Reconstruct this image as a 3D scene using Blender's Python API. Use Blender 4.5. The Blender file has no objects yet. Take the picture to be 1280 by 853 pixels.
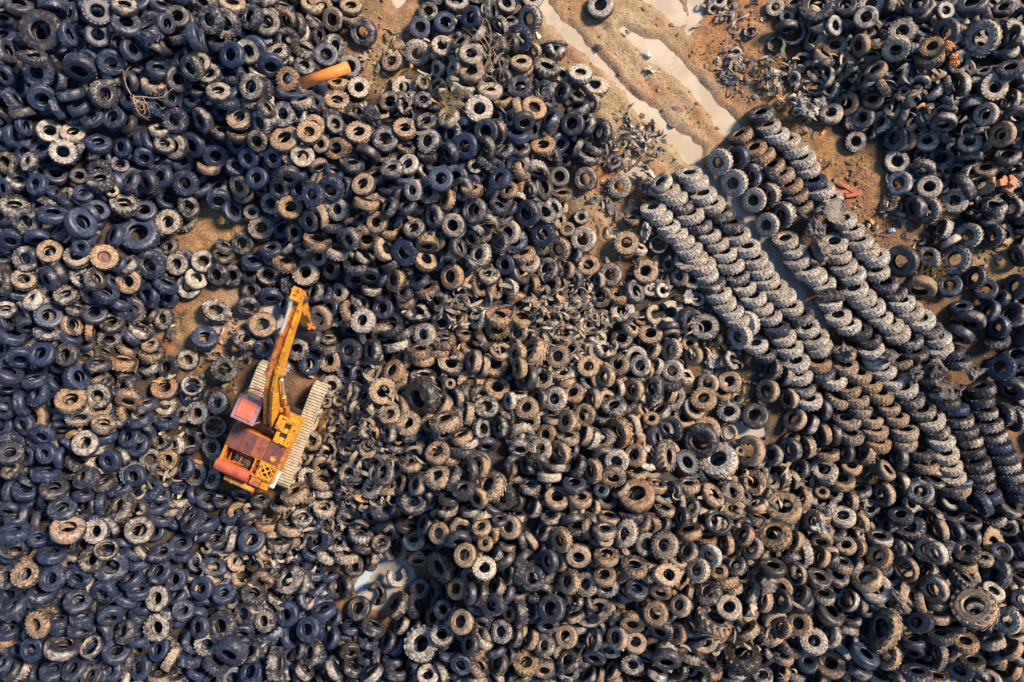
# Aerial view of a tyre dump with an old excavator. Everything is built in code; the resting
# positions of the tyres were settled beforehand and are unpacked from the blocks below.
import bpy, bmesh, math, random
import numpy as np
from mathutils import Vector, Matrix, noise
LOOSE = [
1701,-982,283,57,133,149,3,4,-1708,1127,311,10,316,148,1,5,1398,-1087,214,69,156,142,8,2,-342,-213,174,41,204,151,3,1,-1449,414,120,25,52,150,1,0,1749,1128,245,54,196,129,1,3,
747,-393,66,36,200,143,2,5,878,-1203,180,62,99,135,3,5,1057,-653,103,48,108,147,0,2,466,-577,234,46,107,141,0,4,741,-1035,275,68,69,140,3,4,820,-475,59,49,128,146,1,3,
-347,-1175,120,32,120,134,3,1,990,-733,202,53,120,131,1,4,-1679,-1143,234,76,73,129,2,1,1545,316,53,49,196,132,0,5,-1630,-693,285,62,72,124,0,4,-1575,997,301,63,269,119,1,0,
-1576,431,298,62,18,117,2,0,1762,323,47,48,169,119,1,1,-1408,-716,200,39,55,111,0,1,-1072,-1182,172,35,249,129,1,0,1614,211,56,62,245,128,0,2,1195,1310,91,22,162,133,1,5,
1587,-933,215,57,182,110,2,1,-1493,1184,342,28,4,102,1,0,-1644,-223,238,39,68,111,1,2,943,-437,52,51,166,128,4,2,147,-989,264,35,152,109,0,5,1347,-903,187,71,125,119,0,2,
-266,-861,148,49,200,125,3,5,-853,758,210,26,106,118,2,4,-1112,-1091,153,15,148,112,1,5,1222,-1238,159,47,112,108,1,4,-1504,-843,222,28,343,122,1,0,-1405,299,108,19,247,114,1,0,
-500,-198,123,22,66,110,1,2,-871,-937,82,38,144,116,8,1,770,55,32,22,126,112,1,1,-1789,-860,275,26,81,100,1,2,-1489,-636,170,44,138,120,1,1,-1729,93,236,36,37,102,1,0,
-994,63,33,25,58,111,2,2,1944,-107,46,52,163,108,1,0,-592,1229,37,34,239,114,0,1,-1511,913,265,61,350,102,1,1,-1391,1142,337,36,47,106,0,0,968,-300,35,29,123,110,0,5,
1803,951,224,8,241,102,1,1,586,-441,156,52,7,121,3,2,-1606,-386,208,22,80,103,0,1,-1615,-969,246,55,68,101,0,0,1314,-1175,240,65,66,111,0,0,1810,80,60,67,246,119,0,5,
-1022,-784,82,35,76,108,0,0,1209,-1036,175,57,60,120,0,5,406,-346,191,56,194,119,1,4,-1347,-1089,179,11,109,104,1,1,-1467,1019,299,41,306,96,0,0,1851,-1043,237,55,166,98,1,3,
-964,942,252,16,202,102,0,1,-1668,-624,254,49,78,102,2,0,-247,-299,256,69,107,118,1,2,1592,-590,103,41,126,103,2,1,562,-750,289,44,149,100,1,2,-1109,1186,269,29,226,101,1,1,
-1823,-702,294,72,88,108,1,0,-1527,312,228,29,23,98,7,4,-78,-542,238,55,143,117,3,2,-1667,700,252,30,14,96,1,1,1850,780,204,63,180,100,0,2,-482,764,187,12,42,103,2,1,
1628,1158,228,60,200,102,2,1,-501,-647,122,41,79,106,0,5,-1147,-115,32,27,44,105,1,1,-1383,-189,38,36,74,109,0,4,-123,867,228,3,47,103,1,3,-139,487,236,24,179,102,2,1,
-1493,-1171,204,53,68,103,0,0,800,-984,270,39,109,97,0,3,-1739,900,264,47,304,101,0,0,-1743,-49,257,22,99,101,0,0,1453,1108,196,56,251,100,1,3,-1736,988,288,25,261,111,1,0,
527,-997,294,35,158,96,0,4,564,-857,303,42,53,100,8,2,-1573,-208,180,8,327,100,0,1,-1637,-136,213,67,17,102,1,0,-816,271,54,8,127,108,1,3,-404,338,186,32,225,104,1,0,
286,405,31,23,181,109,0,3,60,489,169,39,210,104,2,5,577,-1186,239,42,257,111,0,5,-1736,-1037,288,18,177,101,1,2,-1479,520,171,44,59,104,1,1,-172,727,236,28,207,102,0,0,
1143,-1138,195,41,116,100,1,3,-1697,466,265,60,70,108,0,0,-1247,-706,96,60,125,117,8,0,-277,-417,243,44,111,101,0,4,81,-47,127,64,150,130,3,2,1543,628,38,43,182,101,0,1,
1708,726,41,29,165,104,2,1,53,-1222,191,50,91,99,1,2,1241,-513,44,49,118,109,8,3,-1791,443,266,19,285,101,1,1,-1538,599,232,39,79,102,1,1,-1180,120,30,25,36,102,8,1,
-1700,-788,267,73,80,101,0,0,1842,-892,180,61,164,104,8,1,-1715,-553,227,60,70,102,0,1,-1037,1060,255,20,197,98,2,0,-911,1041,205,54,283,99,0,0,-1347,-980,177,21,122,100,0,1,
-188,-1057,211,38,143,99,2,2,-999,448,29,20,68,105,1,1,-746,382,157,54,69,109,1,2,-760,91,37,34,209,110,2,4,-1699,-878,265,17,86,93,1,0,-911,-1245,137,90,180,122,1,1,
-1275,617,97,11,269,99,1,0,1984,-191,50,63,223,109,0,5,1747,-808,156,52,130,96,1,5,133,1070,81,44,65,115,1,1,-1346,465,84,6,98,101,1,1,-1225,10,37,39,61,103,1,0,
-231,249,130,35,187,105,0,4,-276,-507,246,52,112,101,1,2,-98,-254,166,33,87,100,0,1,-794,-1124,105,21,134,99,0,0,-1705,329,269,25,50,93,0,4,-390,-315,202,33,125,99,1,2,
-848,510,157,21,61,100,0,2,-261,592,292,9,55,93,1,0,169,-587,235,45,93,102,0,4,534,276,29,22,127,102,0,2,-1272,836,196,17,249,95,1,0,750,-1242,168,79,83,112,5,2,
-1503,1108,321,28,355,91,0,0,-1027,843,201,11,106,99,1,4,-677,571,224,37,253,102,1,0,-1797,305,261,7,299,93,1,1,-478,-497,197,45,159,104,2,1,243,-787,288,19,256,96,0,2,
447,-827,296,65,85,100,1,4,-731,1123,80,14,13,99,0,0,-378,1149,40,48,276,101,1,3,1818,420,40,49,187,101,1,3,956,-557,65,37,179,99,1,2,238,853,75,21,182,99,0,5,
1734,1267,212,47,137,111,0,1,1745,220,32,32,150,98,0,0,-1155,725,107,40,297,98,1,0,294,646,32,30,201,101,2,1,-1068,1185,237,29,265,109,1,1,-938,1214,170,17,353,108,0,1,
1377,-937,198,46,122,115,0,3,-51,93,83,49,79,108,1,4,1754,553,52,35,156,100,1,3,-880,-1070,93,15,141,98,0,0,-609,-1067,34,35,116,101,0,5,-580,787,191,25,82,99,1,2,
345,-786,295,60,94,100,0,4,727,-928,273,49,142,93,1,1,-171,-790,272,31,143,93,2,2,1786,854,208,55,179,92,0,3,978,-853,219,70,88,102,0,5,-1790,-1152,233,10,138,94,0,0,
1527,807,41,53,185,101,2,1,1501,-1235,259,82,94,103,1,1,-1728,783,231,33,28,94,0,1,-1549,-709,240,14,84,94,1,1,-856,-603,66,65,111,111,1,2,-1648,-1236,211,44,110,95,0,0,
71,1283,40,43,215,105,1,1,1405,-824,167,62,150,96,1,2,-219,434,227,23,223,94,2,1,-584,78,80,24,141,100,1,3,1017,-199,41,52,170,101,0,2,-1171,1002,291,40,234,93,1,1,
122,416,109,28,212,98,1,0,-58,-185,115,37,79,106,0,2,759,-232,60,43,122,100,1,2,-711,1281,34,31,223,100,0,2,79,-878,266,33,135,93,1,5,329,-1003,235,43,159,102,5,2,
1360,1241,149,24,175,93,0,1,-1660,-52,238,13,139,94,0,5,619,-340,88,29,182,99,8,5,-1248,975,246,52,345,94,1,5,354,1337,26,14,149,109,0,1,453,386,57,14,139,97,1,2,
348,830,42,45,186,110,1,1,1651,608,58,28,166,96,0,3,1518,-1051,238,58,161,90,8,5,-787,693,214,20,42,94,0,1,-1813,1233,282,47,55,100,0,5,1923,715,119,49,122,98,0,1,
-1820,-976,297,63,121,102,1,0,-151,1021,169,32,101,104,0,4,-1007,-985,112,63,56,98,1,1,396,-1114,218,50,162,94,0,4,1691,-1127,237,64,98,94,1,4,-156,1092,169,20,82,97,2,1,
418,-708,290,40,155,92,8,3,1658,840,148,68,257,98,2,1,-641,-39,50,23,163,100,1,5,-1736,-1247,197,64,73,95,0,0,-1494,838,221,12,109,94,2,0,-1171,838,192,51,218,103,0,1,
1124,-312,44,59,153,101,0,2,1300,-692,82,54,107,99,0,3,31,956,201,17,113,95,1,5,-598,-762,46,66,76,104,1,1,205,-1111,216,33,144,91,0,2,1312,1087,62,57,193,99,1,2,
-1861,-119,271,79,54,109,2,0,-369,-609,213,40,82,98,1,5,776,-600,120,58,51,106,2,2,869,-164,29,26,124,97,0,2,1478,-608,45,68,184,100,0,2,1897,527,78,55,115,100,8,1,
-759,778,233,20,45,91,1,2,-102,-839,272,35,87,89,1,3,1986,102,48,60,155,110,0,1,1780,606,61,85,31,126,4,1,1090,-1072,189,46,154,95,1,4,-551,579,252,24,128,93,0,4,
-1141,-1245,141,89,50,105,1,5,-266,1265,40,8,52,96,0,0,1849,1006,256,50,122,94,1,5,-454,-1050,50,69,142,111,1,1,1967,-658,49,55,64,115,0,5,1770,767,127,36,142,93,0,1,
-1589,106,182,37,47,96,2,0,-1558,743,208,41,68,95,0,0,-1002,-1278,134,36,130,105,0,0,-268,-1128,153,43,85,92,1,1,-1489,-1018,257,46,299,94,0,0,-313,753,203,31,179,95,1,1,
-629,-514,114,19,151,94,0,1,-1839,-764,264,48,304,101,0,1,-659,728,203,21,220,95,8,2,-1882,-422,224,43,56,90,1,5,142,282,59,35,168,100,0,1,1600,528,47,79,191,101,0,1,
1498,-867,181,61,186,104,6,4,-855,853,216,20,209,94,1,1,-1344,-882,167,37,110,96,0,0,1647,520,48,57,199,113,1,1,180,-61,131,26,151,93,1,2,-1190,-949,151,17,139,92,0,0,
-1088,922,254,35,74,94,0,1,212,-887,273,54,158,93,1,2,-1077,390,21,8,160,97,0,1,-1846,498,252,52,60,101,1,1,142,92,70,41,267,100,1,5,-1410,-582,105,49,106,98,1,0,
1413,-1187,209,64,154,103,1,2,-981,1220,204,27,171,95,1,1,-636,-429,77,20,143,99,0,1,-1526,-939,229,24,255,94,1,0,-272,2,61,51,86,108,1,2,-1611,-875,247,20,268,93,1,0,
-1276,530,68,22,36,92,8,5,441,120,27,18,115,101,0,3,-1414,-1244,175,30,155,96,0,0,1162,-902,188,58,77,96,0,5,120,749,143,31,94,98,1,4,-1821,-61,263,52,298,93,2,0,
-1872,21,229,73,60,110,2,0,631,112,33,17,27,102,4,3,376,-500,257,36,260,94,1,2,-1756,-943,240,77,82,102,0,0,733,-793,267,47,191,93,0,3,-1646,779,220,33,68,94,0,3,
-681,932,111,31,69,98,1,2,1279,1164,58,30,135,95,1,2,-843,987,207,18,201,91,1,4,-1230,758,134,36,231,102,0,0,-68,-971,279,41,179,93,8,5,685,-844,280,50,158,89,1,3,
-1030,-1053,131,24,152,97,0,5,1014,-979,215,54,166,91,0,5,1431,-771,104,71,90,106,0,1,1843,252,41,63,175,94,1,5,1696,970,195,82,192,95,2,1,394,-253,155,52,114,96,1,1,
-432,1011,22,9,32,101,2,3,-1470,-223,153,49,272,98,1,4,-1395,1205,340,43,59,93,0,1,1594,-795,220,73,192,92,0,3,-1754,-500,212,80,84,103,1,0,81,874,210,26,45,102,0,4,
-1477,229,140,6,309,97,2,4,553,27,31,29,108,97,1,2,-1388,1061,307,65,6,88,0,0,-1233,317,29,24,29,97,0,1,-1166,-885,101,42,65,90,8,5,1273,907,31,29,138,94,0,3,
]
STACKED = [
574,619,49,51,110,105,1,6,615,594,49,53,114,105,1,6,646,568,49,58,107,102,1,6,674,537,46,54,107,98,1,1,708,498,51,55,112,107,1,6,742,457,50,59,109,104,1,1,
781,422,47,55,112,98,1,6,814,387,46,58,112,96,1,6,847,347,45,55,114,96,1,6,867,301,53,61,109,108,1,6,894,257,47,53,111,101,1,1,922,218,44,47,110,99,1,6,
957,173,50,54,111,107,1,6,989,135,46,55,111,97,1,6,1022,97,47,58,112,98,1,6,1048,53,50,57,107,105,1,5,1074,19,48,51,113,104,1,6,1101,-29,50,57,111,104,1,6,
1126,-85,51,55,112,107,1,6,1138,-135,50,56,112,106,1,6,1157,-186,47,56,103,98,1,1,1181,-236,47,56,106,99,1,6,561,522,48,54,108,102,1,6,588,494,47,52,107,100,1,6,
621,457,46,52,111,98,1,6,650,428,46,49,109,100,1,6,677,398,45,52,118,96,1,6,702,362,52,58,112,107,1,6,727,328,47,54,108,100,1,6,756,299,50,55,110,105,1,6,
774,264,45,55,117,95,1,6,795,227,50,59,116,103,1,1,820,186,49,59,110,102,1,6,843,148,46,58,120,96,1,6,871,119,46,51,112,99,1,6,897,88,50,55,111,105,1,6,
934,68,49,56,193,103,1,6,904,20,51,57,196,105,1,6,969,-16,45,56,108,95,1,6,1002,-49,45,49,98,98,1,5,703,657,50,55,101,106,1,6,730,626,49,60,110,101,1,6,
760,576,50,55,110,105,1,6,797,540,45,51,112,99,1,6,828,505,51,55,105,106,1,1,869,462,51,57,100,106,1,1,899,417,46,54,115,98,1,6,933,367,50,53,103,105,1,6,
963,321,50,55,111,105,1,6,986,282,50,57,110,104,1,6,1010,241,49,55,109,102,1,6,1042,204,51,54,109,107,1,6,1074,175,50,59,107,104,1,6,1107,131,46,57,108,97,1,6,
1143,98,53,63,109,107,1,1,1171,51,46,51,115,99,1,6,1202,8,51,57,118,107,1,6,1221,-27,50,61,114,102,1,6,1214,-89,50,59,101,104,1,2,1232,-128,49,62,107,100,1,1,
1273,-152,50,52,94,108,1,6,1086,399,48,54,112,101,1,6,1119,364,45,50,115,98,1,6,1131,319,51,59,119,104,1,6,1168,281,49,53,114,105,1,6,1202,255,46,56,119,97,1,6,
1235,225,46,53,119,99,1,6,1258,152,48,57,107,100,1,6,1294,96,48,54,110,102,1,6,1333,61,48,56,108,101,1,6,1376,39,49,56,111,102,1,5,1417,6,45,54,111,96,1,1,
1425,-35,48,55,112,101,1,6,1446,-73,48,52,117,103,1,6,1474,-116,48,57,115,100,1,6,1511,-153,46,51,115,99,1,6,1555,-188,50,55,119,104,1,6,1582,-230,50,57,112,104,1,1,
1624,-274,49,49,110,108,1,1,1661,-313,51,55,116,107,1,6,1690,-353,44,51,110,96,1,1,1701,-395,51,61,104,105,1,6,1718,-448,49,54,109,104,1,6,1739,-496,44,52,107,96,1,6,
1751,-538,45,51,115,98,1,6,1769,-583,46,52,115,99,1,2,825,711,47,47,205,104,1,6,883,628,47,44,203,107,1,6,964,561,41,40,203,98,1,6,1015,462,42,44,203,97,1,6,
900,727,47,60,195,97,1,0,953,657,47,58,202,99,1,1,1020,580,49,61,202,100,1,1,1076,500,51,62,201,104,1,1,908,814,48,64,126,98,1,2,966,763,44,50,127,95,1,2,
992,732,51,65,124,104,1,2,1034,691,48,60,124,99,1,2,1072,655,49,62,125,100,1,2,1106,615,47,63,127,97,1,2,1128,578,48,61,121,99,1,2,1148,533,46,61,118,95,1,2,
1280,388,46,46,114,104,1,6,1297,340,46,58,104,97,1,6,1314,296,52,60,116,106,1,6,1350,261,50,59,123,103,1,6,1358,203,50,55,121,105,1,6,1388,169,52,59,109,108,1,6,
1424,132,52,59,117,106,1,6,1459,91,48,59,111,99,1,6,1496,66,51,56,111,107,1,6,1524,31,50,53,120,105,1,6,1577,1,50,61,115,102,1,1,991,899,47,52,115,101,1,1,
1019,850,46,57,114,96,1,6,1048,814,49,58,109,102,1,6,1093,791,48,54,110,103,1,6,1123,755,51,66,111,102,1,6,1153,719,50,56,120,104,1,6,1174,681,47,55,115,98,1,6,
1200,631,45,51,113,98,1,0,1227,594,51,63,113,105,1,6,1266,563,46,54,107,97,1,6,1319,479,45,52,113,97,1,6,1349,437,47,56,105,99,1,6,1378,391,50,61,109,103,1,6,
1406,358,48,58,110,100,1,6,1443,330,50,58,111,105,1,6,1449,272,47,62,113,97,1,6,1486,224,46,56,118,97,1,1,1519,192,46,60,118,95,1,1,1543,154,50,54,104,105,1,6,
1578,116,51,59,118,105,1,6,1622,82,51,53,114,107,1,6,1657,44,48,59,112,100,1,1,1688,11,50,60,114,104,1,6,1695,-29,49,53,119,105,1,6,1738,-45,52,72,102,104,1,5,
1768,-85,50,69,105,100,1,1,1722,-243,51,76,102,103,1,5,1761,-270,48,78,101,98,1,0,1774,-312,51,72,103,103,1,1,1795,-354,51,76,108,103,1,1,1818,-396,47,81,103,95,1,1,
1829,-438,47,79,110,96,1,5,1841,-485,52,77,115,104,1,1,1857,-526,51,79,110,103,1,1,1869,-568,47,78,105,95,1,1,1882,-613,53,74,108,107,1,0,1862,-192,51,79,112,104,1,5,
1860,-238,50,81,103,103,1,5,1877,-285,47,77,100,95,1,1,1889,-331,52,77,108,106,1,1,1909,-377,52,83,114,106,1,1,1930,-417,49,78,105,99,1,0,1946,-455,52,78,111,104,1,5,
1964,-495,48,81,105,99,1,1,1984,-532,53,82,108,108,1,1,2004,-572,50,76,102,101,1,5,2022,-612,50,83,102,103,1,1,1953,-294,47,73,184,95,1,1,2002,-310,50,80,188,102,1,1,
1317,-47,47,56,93,98,1,2,1324,-103,47,56,99,99,1,2,1333,-189,49,60,101,101,1,2,1366,-230,49,65,99,99,1,2,1380,-271,47,61,95,96,1,2,1324,-315,46,60,96,96,1,2,
1339,-374,53,64,91,108,1,2,1371,-132,51,54,86,108,1,2,1419,-170,47,57,96,98,1,2,1458,-215,52,62,91,105,1,2,1492,-260,46,54,96,97,1,2,1525,-305,47,59,94,98,1,2,
1554,-359,53,65,96,107,1,2,1556,-401,48,58,92,100,1,2,1366,-228,45,51,93,97,1,2,1424,-312,46,61,86,95,1,2,1439,-355,49,56,98,103,1,2,1450,-406,50,61,91,102,1,2,
1596,-47,52,61,110,106,1,5,1629,-94,52,63,110,105,1,5,1661,-145,49,64,109,101,1,5,1686,-193,51,60,120,104,1,1,1541,-78,48,58,116,99,1,2,1572,-123,53,63,111,107,1,2,
]
FURTHER = [
678,-477,100,37,48,103,1,5,-934,-98,18,1,179,102,1,1,1687,1054,196,25,301,97,0,1,-650,-699,35,29,295,106,0,1,1538,718,18,2,81,104,2,1,-650,1095,26,19,358,97,2,5,
187,366,36,39,206,100,1,4,59,-256,184,38,136,91,1,2,449,-1048,240,33,256,94,1,2,-1675,1215,303,83,274,99,1,0,-156,1263,97,39,199,94,0,0,455,-914,289,54,81,88,0,5,
1159,1114,26,22,153,93,5,1,182,-730,285,51,188,92,1,4,-1431,183,71,27,187,100,8,0,1911,420,40,59,185,97,1,1,-1809,226,257,39,41,85,1,2,1101,-430,66,58,183,97,0,1,
339,-860,295,51,110,89,0,2,-1417,913,230,22,142,108,0,0,-1330,305,44,3,196,94,0,1,430,618,29,28,201,93,1,3,-1285,-400,25,7,93,96,1,5,-1517,-84,111,79,75,114,1,4,
1231,-638,58,53,107,108,8,1,-1549,-807,266,20,92,94,1,1,-750,-1076,49,78,106,110,0,0,-1326,1126,302,47,109,115,3,0,1336,942,39,45,178,101,0,2,1476,1168,196,27,166,99,1,1,
-960,756,200,25,248,87,0,1,-368,1251,25,7,7,92,1,0,554,-192,87,44,168,94,8,1,-553,-1135,52,90,65,110,2,1,1575,1098,226,39,146,87,1,4,-973,621,169,7,158,88,2,0,
-407,805,183,26,74,91,1,4,-1636,-281,196,57,301,103,1,3,-742,548,235,18,216,87,1,0,-289,466,232,46,189,94,0,1,-1051,140,35,42,300,93,0,1,-889,305,82,53,78,100,1,4,
507,-97,74,28,184,91,0,1,1306,-555,47,59,95,110,2,2,662,-715,226,77,102,103,0,2,-851,-30,55,16,318,92,1,1,29,1185,88,35,230,107,1,0,2004,216,45,65,175,102,1,5,
771,-681,239,43,106,98,6,5,275,-280,199,29,162,91,2,2,-7,-693,246,38,153,94,0,2,-1158,558,67,47,290,97,2,0,865,-284,30,31,117,93,1,1,-478,1118,24,18,172,93,4,2,
-95,783,236,21,224,98,0,5,269,1055,58,32,82,97,1,3,-1658,61,207,62,6,87,1,2,-1112,515,39,54,16,97,0,0,-1168,265,43,17,219,92,2,5,466,-433,198,45,147,95,0,4,
337,-692,307,70,92,92,0,2,-1546,71,135,38,73,98,0,1,639,-118,47,30,183,92,2,3,181,-416,238,52,193,94,1,2,232,-535,242,61,92,94,0,5,-762,-792,46,38,148,100,8,0,
-1294,748,147,18,202,105,0,1,-1254,-287,32,5,98,92,1,3,1533,-466,45,77,178,102,2,5,301,-485,238,56,183,94,1,2,-1342,-812,161,57,73,88,8,0,-487,352,164,52,13,96,1,2,
1775,27,52,87,238,111,0,5,619,-973,282,52,149,85,2,2,217,-1224,163,50,135,88,1,1,1595,-1100,243,81,95,94,1,5,-1859,378,252,50,282,86,1,0,-1830,-232,234,78,190,102,0,0,
473,-190,109,48,177,94,0,2,488,196,36,40,21,100,0,1,172,1166,37,40,79,101,5,1,394,266,30,27,197,98,0,2,-1542,-314,199,59,63,88,1,2,166,-220,183,31,173,92,1,3,
-1454,-1096,209,42,141,91,1,1,-1855,1062,288,76,12,92,0,1,-1725,627,198,41,48,87,0,5,-37,-1087,229,38,152,86,1,1,1561,-737,89,51,114,99,8,5,1523,-686,93,63,113,91,1,5,
497,-755,246,13,36,96,2,5,-862,1156,154,28,257,92,1,1,-463,-120,79,45,144,100,1,2,-1830,-562,212,56,65,95,0,0,-833,-705,39,53,79,93,0,1,1894,-797,67,15,69,110,8,4,
-452,238,123,43,185,98,1,2,-785,-1227,74,48,159,99,1,1,-238,-92,84,35,93,99,8,2,-276,1161,69,14,70,91,0,3,-547,708,199,77,244,103,0,5,-98,719,245,55,210,94,0,1,
-1658,169,245,37,83,86,1,1,-1066,5,35,43,69,95,1,1,-549,-38,75,47,179,99,0,1,-1113,-978,137,58,77,89,0,0,-957,-1084,119,22,165,89,1,1,1858,672,85,49,121,90,2,2,
1348,1144,126,71,196,90,2,2,-1170,-248,26,22,149,93,1,1,389,-446,247,17,214,94,0,3,1728,-1205,221,73,100,86,1,1,-1323,945,263,50,68,93,1,2,354,177,28,23,188,97,0,5,
-1567,-88,193,69,79,96,0,5,-745,-666,38,52,79,93,1,3,-1452,-519,140,13,201,89,0,0,39,90,54,49,80,100,2,4,-82,944,196,45,88,100,2,3,-839,620,217,58,280,95,0,1,
-343,25,76,27,181,92,1,3,-1535,-457,167,12,209,88,0,0,459,-1226,177,15,234,88,1,1,-1725,1021,340,43,66,84,8,5,-1297,-75,17,4,330,88,0,1,1038,-455,38,53,166,93,0,1,
-273,-725,207,29,142,87,0,2,1164,-695,140,62,165,89,1,2,-1565,834,240,26,102,90,0,0,-1149,1101,326,86,192,101,0,0,44,820,238,54,285,86,0,5,1934,57,45,71,188,94,1,0,
-1448,-909,178,65,115,96,0,0,463,-1133,221,44,99,86,0,2,1392,887,55,47,195,92,2,1,-1758,579,259,19,157,87,2,0,-460,-940,31,37,38,88,4,3,-482,941,65,14,53,95,0,5,
-1065,610,82,35,225,99,0,2,-495,-747,56,47,254,108,1,5,-536,-1002,44,72,25,97,4,1,-613,1011,25,12,24,88,1,3,-1291,-793,102,56,74,90,0,0,-189,-1214,214,20,216,87,0,0,
-1344,-1177,175,32,122,88,0,0,-1309,1004,261,45,64,93,0,0,-1608,871,249,40,105,93,0,0,-1473,42,47,71,61,101,0,1,-372,110,56,27,76,91,5,1,1794,-1127,231,85,288,94,1,2,
305,300,27,24,114,93,0,2,295,-100,131,19,106,85,1,2,1320,-1246,175,66,65,104,0,1,-1612,311,255,32,59,93,1,1,-367,421,214,29,116,87,0,1,1387,1028,174,59,140,89,0,2,
-1260,247,34,40,33,92,2,3,-43,596,281,38,151,86,1,0,-507,445,213,16,159,87,0,2,-1475,-372,138,28,128,89,0,0,-160,-480,243,53,183,94,0,5,1021,-1085,194,54,165,83,1,2,
-56,1130,158,45,192,88,8,1,1102,-229,41,64,186,93,0,2,892,-1098,186,85,120,96,1,2,-998,1087,211,46,2,99,0,1,-972,263,29,29,56,93,1,1,437,6,32,34,102,93,0,1,
64,-141,167,64,169,105,0,5,-1549,229,252,73,24,86,1,1,1247,-447,47,74,97,102,1,4,-1086,-873,54,25,49,86,4,2,-181,563,257,39,204,93,0,1,859,-588,114,33,175,86,1,2,
1892,-817,132,44,131,81,2,5,-1763,-353,216,34,264,86,1,0,636,-35,36,51,171,92,1,3,276,-897,272,37,156,89,1,2,-1786,-147,233,66,95,95,0,0,-1291,-915,151,18,110,89,0,0,
326,1018,30,27,52,102,8,3,1206,1204,42,61,176,101,1,2,-122,331,146,41,166,93,1,3,-1772,-202,229,37,139,94,1,0,-1197,-429,22,14,120,89,8,1,-1760,383,253,72,282,93,0,0,
-1374,-103,24,16,174,93,1,5,580,611,120,56,140,93,2,3,1895,118,46,79,163,98,0,0,-147,-80,138,63,169,99,0,2,-1192,-1093,169,32,162,88,0,0,-919,-805,47,79,87,101,1,1,
1880,1138,233,80,166,86,1,1,-1189,-344,27,28,46,97,6,1,-280,76,51,37,289,94,0,1,-1428,506,116,28,45,90,1,0,-155,-1138,226,55,154,86,0,5,-30,-582,239,28,168,94,1,5,
-608,877,111,45,79,106,5,5,-657,499,191,23,203,87,1,3,-178,-551,268,53,114,86,1,5,-878,-741,51,80,78,110,2,2,896,-772,231,53,161,94,0,2,1201,-1113,183,59,160,107,2,1,
-1033,315,37,48,73,93,0,0,-509,127,60,19,142,91,0,5,-48,379,146,45,187,89,1,1,138,-810,276,53,178,86,2,5,1847,-639,82,86,22,101,1,0,22,-1016,224,65,183,113,1,5,
1888,203,34,39,138,94,0,5,-1239,1199,261,19,22,89,0,5,-982,-941,71,42,262,99,0,2,1543,-570,44,75,186,100,0,1,-1424,-956,175,77,84,96,0,0,1278,-984,179,66,156,96,6,1,
1596,-1176,233,84,177,86,8,5,-1007,700,159,16,232,85,0,0,-290,161,75,41,205,99,5,1,362,-139,127,52,169,89,0,2,-387,-786,65,48,84,91,0,3,1076,-1178,134,67,63,97,1,2,
-330,308,173,40,40,92,1,2,-609,386,198,44,211,88,1,1,-1391,608,165,38,211,89,1,5,1665,336,34,52,166,85,8,3,-754,-554,46,66,57,93,1,2,-354,-538,224,53,161,90,0,2,
118,607,65,50,8,117,0,5,208,-301,217,50,166,87,1,2,253,-586,250,61,84,94,0,2,1183,-828,153,70,157,88,2,2,-699,-804,30,33,70,92,0,1,1704,-904,194,59,61,95,3,5,
-722,-180,16,1,43,88,1,1,-1611,1112,321,73,10,80,8,0,124,952,176,32,200,84,2,1,1577,1070,203,47,133,103,1,2,-1250,-1026,181,45,65,80,1,0,-1370,222,62,77,56,105,0,0,
1304,1309,94,30,156,90,2,5,870,-731,224,72,149,86,1,4,-1909,675,199,15,239,87,8,1,-641,1328,42,31,70,92,2,2,-448,641,228,37,105,87,1,1,-541,513,247,68,75,101,0,4,
-88,252,126,46,88,90,0,1,-360,-40,93,63,87,99,1,2,1713,-1251,169,44,206,96,1,0,1631,679,52,61,242,92,1,1,-698,-1284,83,89,210,101,0,1,419,-94,93,41,153,90,1,2,
-805,1062,126,28,53,89,0,1,-1852,599,218,50,59,87,2,1,-1903,-1095,202,68,84,87,2,0,-321,-1276,168,45,84,88,0,3,187,657,18,7,358,91,0,5,-809,-89,17,0,11,90,1,0,
1413,941,92,30,141,83,2,5,-1342,630,160,16,196,90,2,0,1867,-1154,236,84,319,87,2,4,1470,-971,180,81,150,88,5,2,-1711,232,262,45,216,93,1,0,-1240,-1219,150,87,69,97,1,0,
1075,-880,190,55,184,95,6,2,1374,799,20,12,256,85,1,1,-1404,703,169,46,297,81,0,0,-951,359,65,47,97,93,0,0,-1430,-302,144,69,99,99,1,0,-553,395,176,48,280,104,1,2,
1541,1276,183,43,165,88,0,5,-549,-413,143,31,130,85,0,4,-1577,-1148,221,44,111,90,6,1,-1052,1264,211,44,69,103,0,2,-1614,-515,207,38,134,87,1,5,1665,-736,111,87,189,91,0,2,
-552,-337,130,45,14,89,8,1,-367,-990,23,20,121,84,1,5,155,11,57,41,318,106,1,2,888,-936,241,79,149,86,0,1,-1842,890,263,89,29,93,1,0,1235,-372,43,77,187,94,2,2,
-196,-737,253,43,274,93,0,5,1140,-1240,144,47,111,81,2,0,-990,-25,16,1,141,88,2,0,-464,-285,165,39,117,88,0,2,-46,-42,86,46,79,91,0,2,-378,-459,229,70,97,90,1,2,
-847,133,16,3,269,93,8,0,-941,822,210,40,212,95,1,1,-1501,-772,263,48,62,86,6,1,555,-1275,143,80,64,97,0,1,-725,-78,26,20,160,95,1,4,35,1068,144,37,91,89,0,2,
-1412,957,267,45,213,85,0,5,-1869,766,231,89,180,86,0,0,-1511,397,179,43,157,97,2,0,1713,439,43,86,161,92,1,1,-374,-867,36,42,278,92,1,4,-50,-1221,198,57,155,91,0,1,
-1324,898,209,50,328,104,1,0,-39,1001,168,35,218,88,0,1,-712,286,63,27,190,91,0,5,-132,91,59,48,171,91,1,3,-1174,-791,55,63,88,91,0,5,1566,987,147,57,244,88,0,1,
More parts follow.
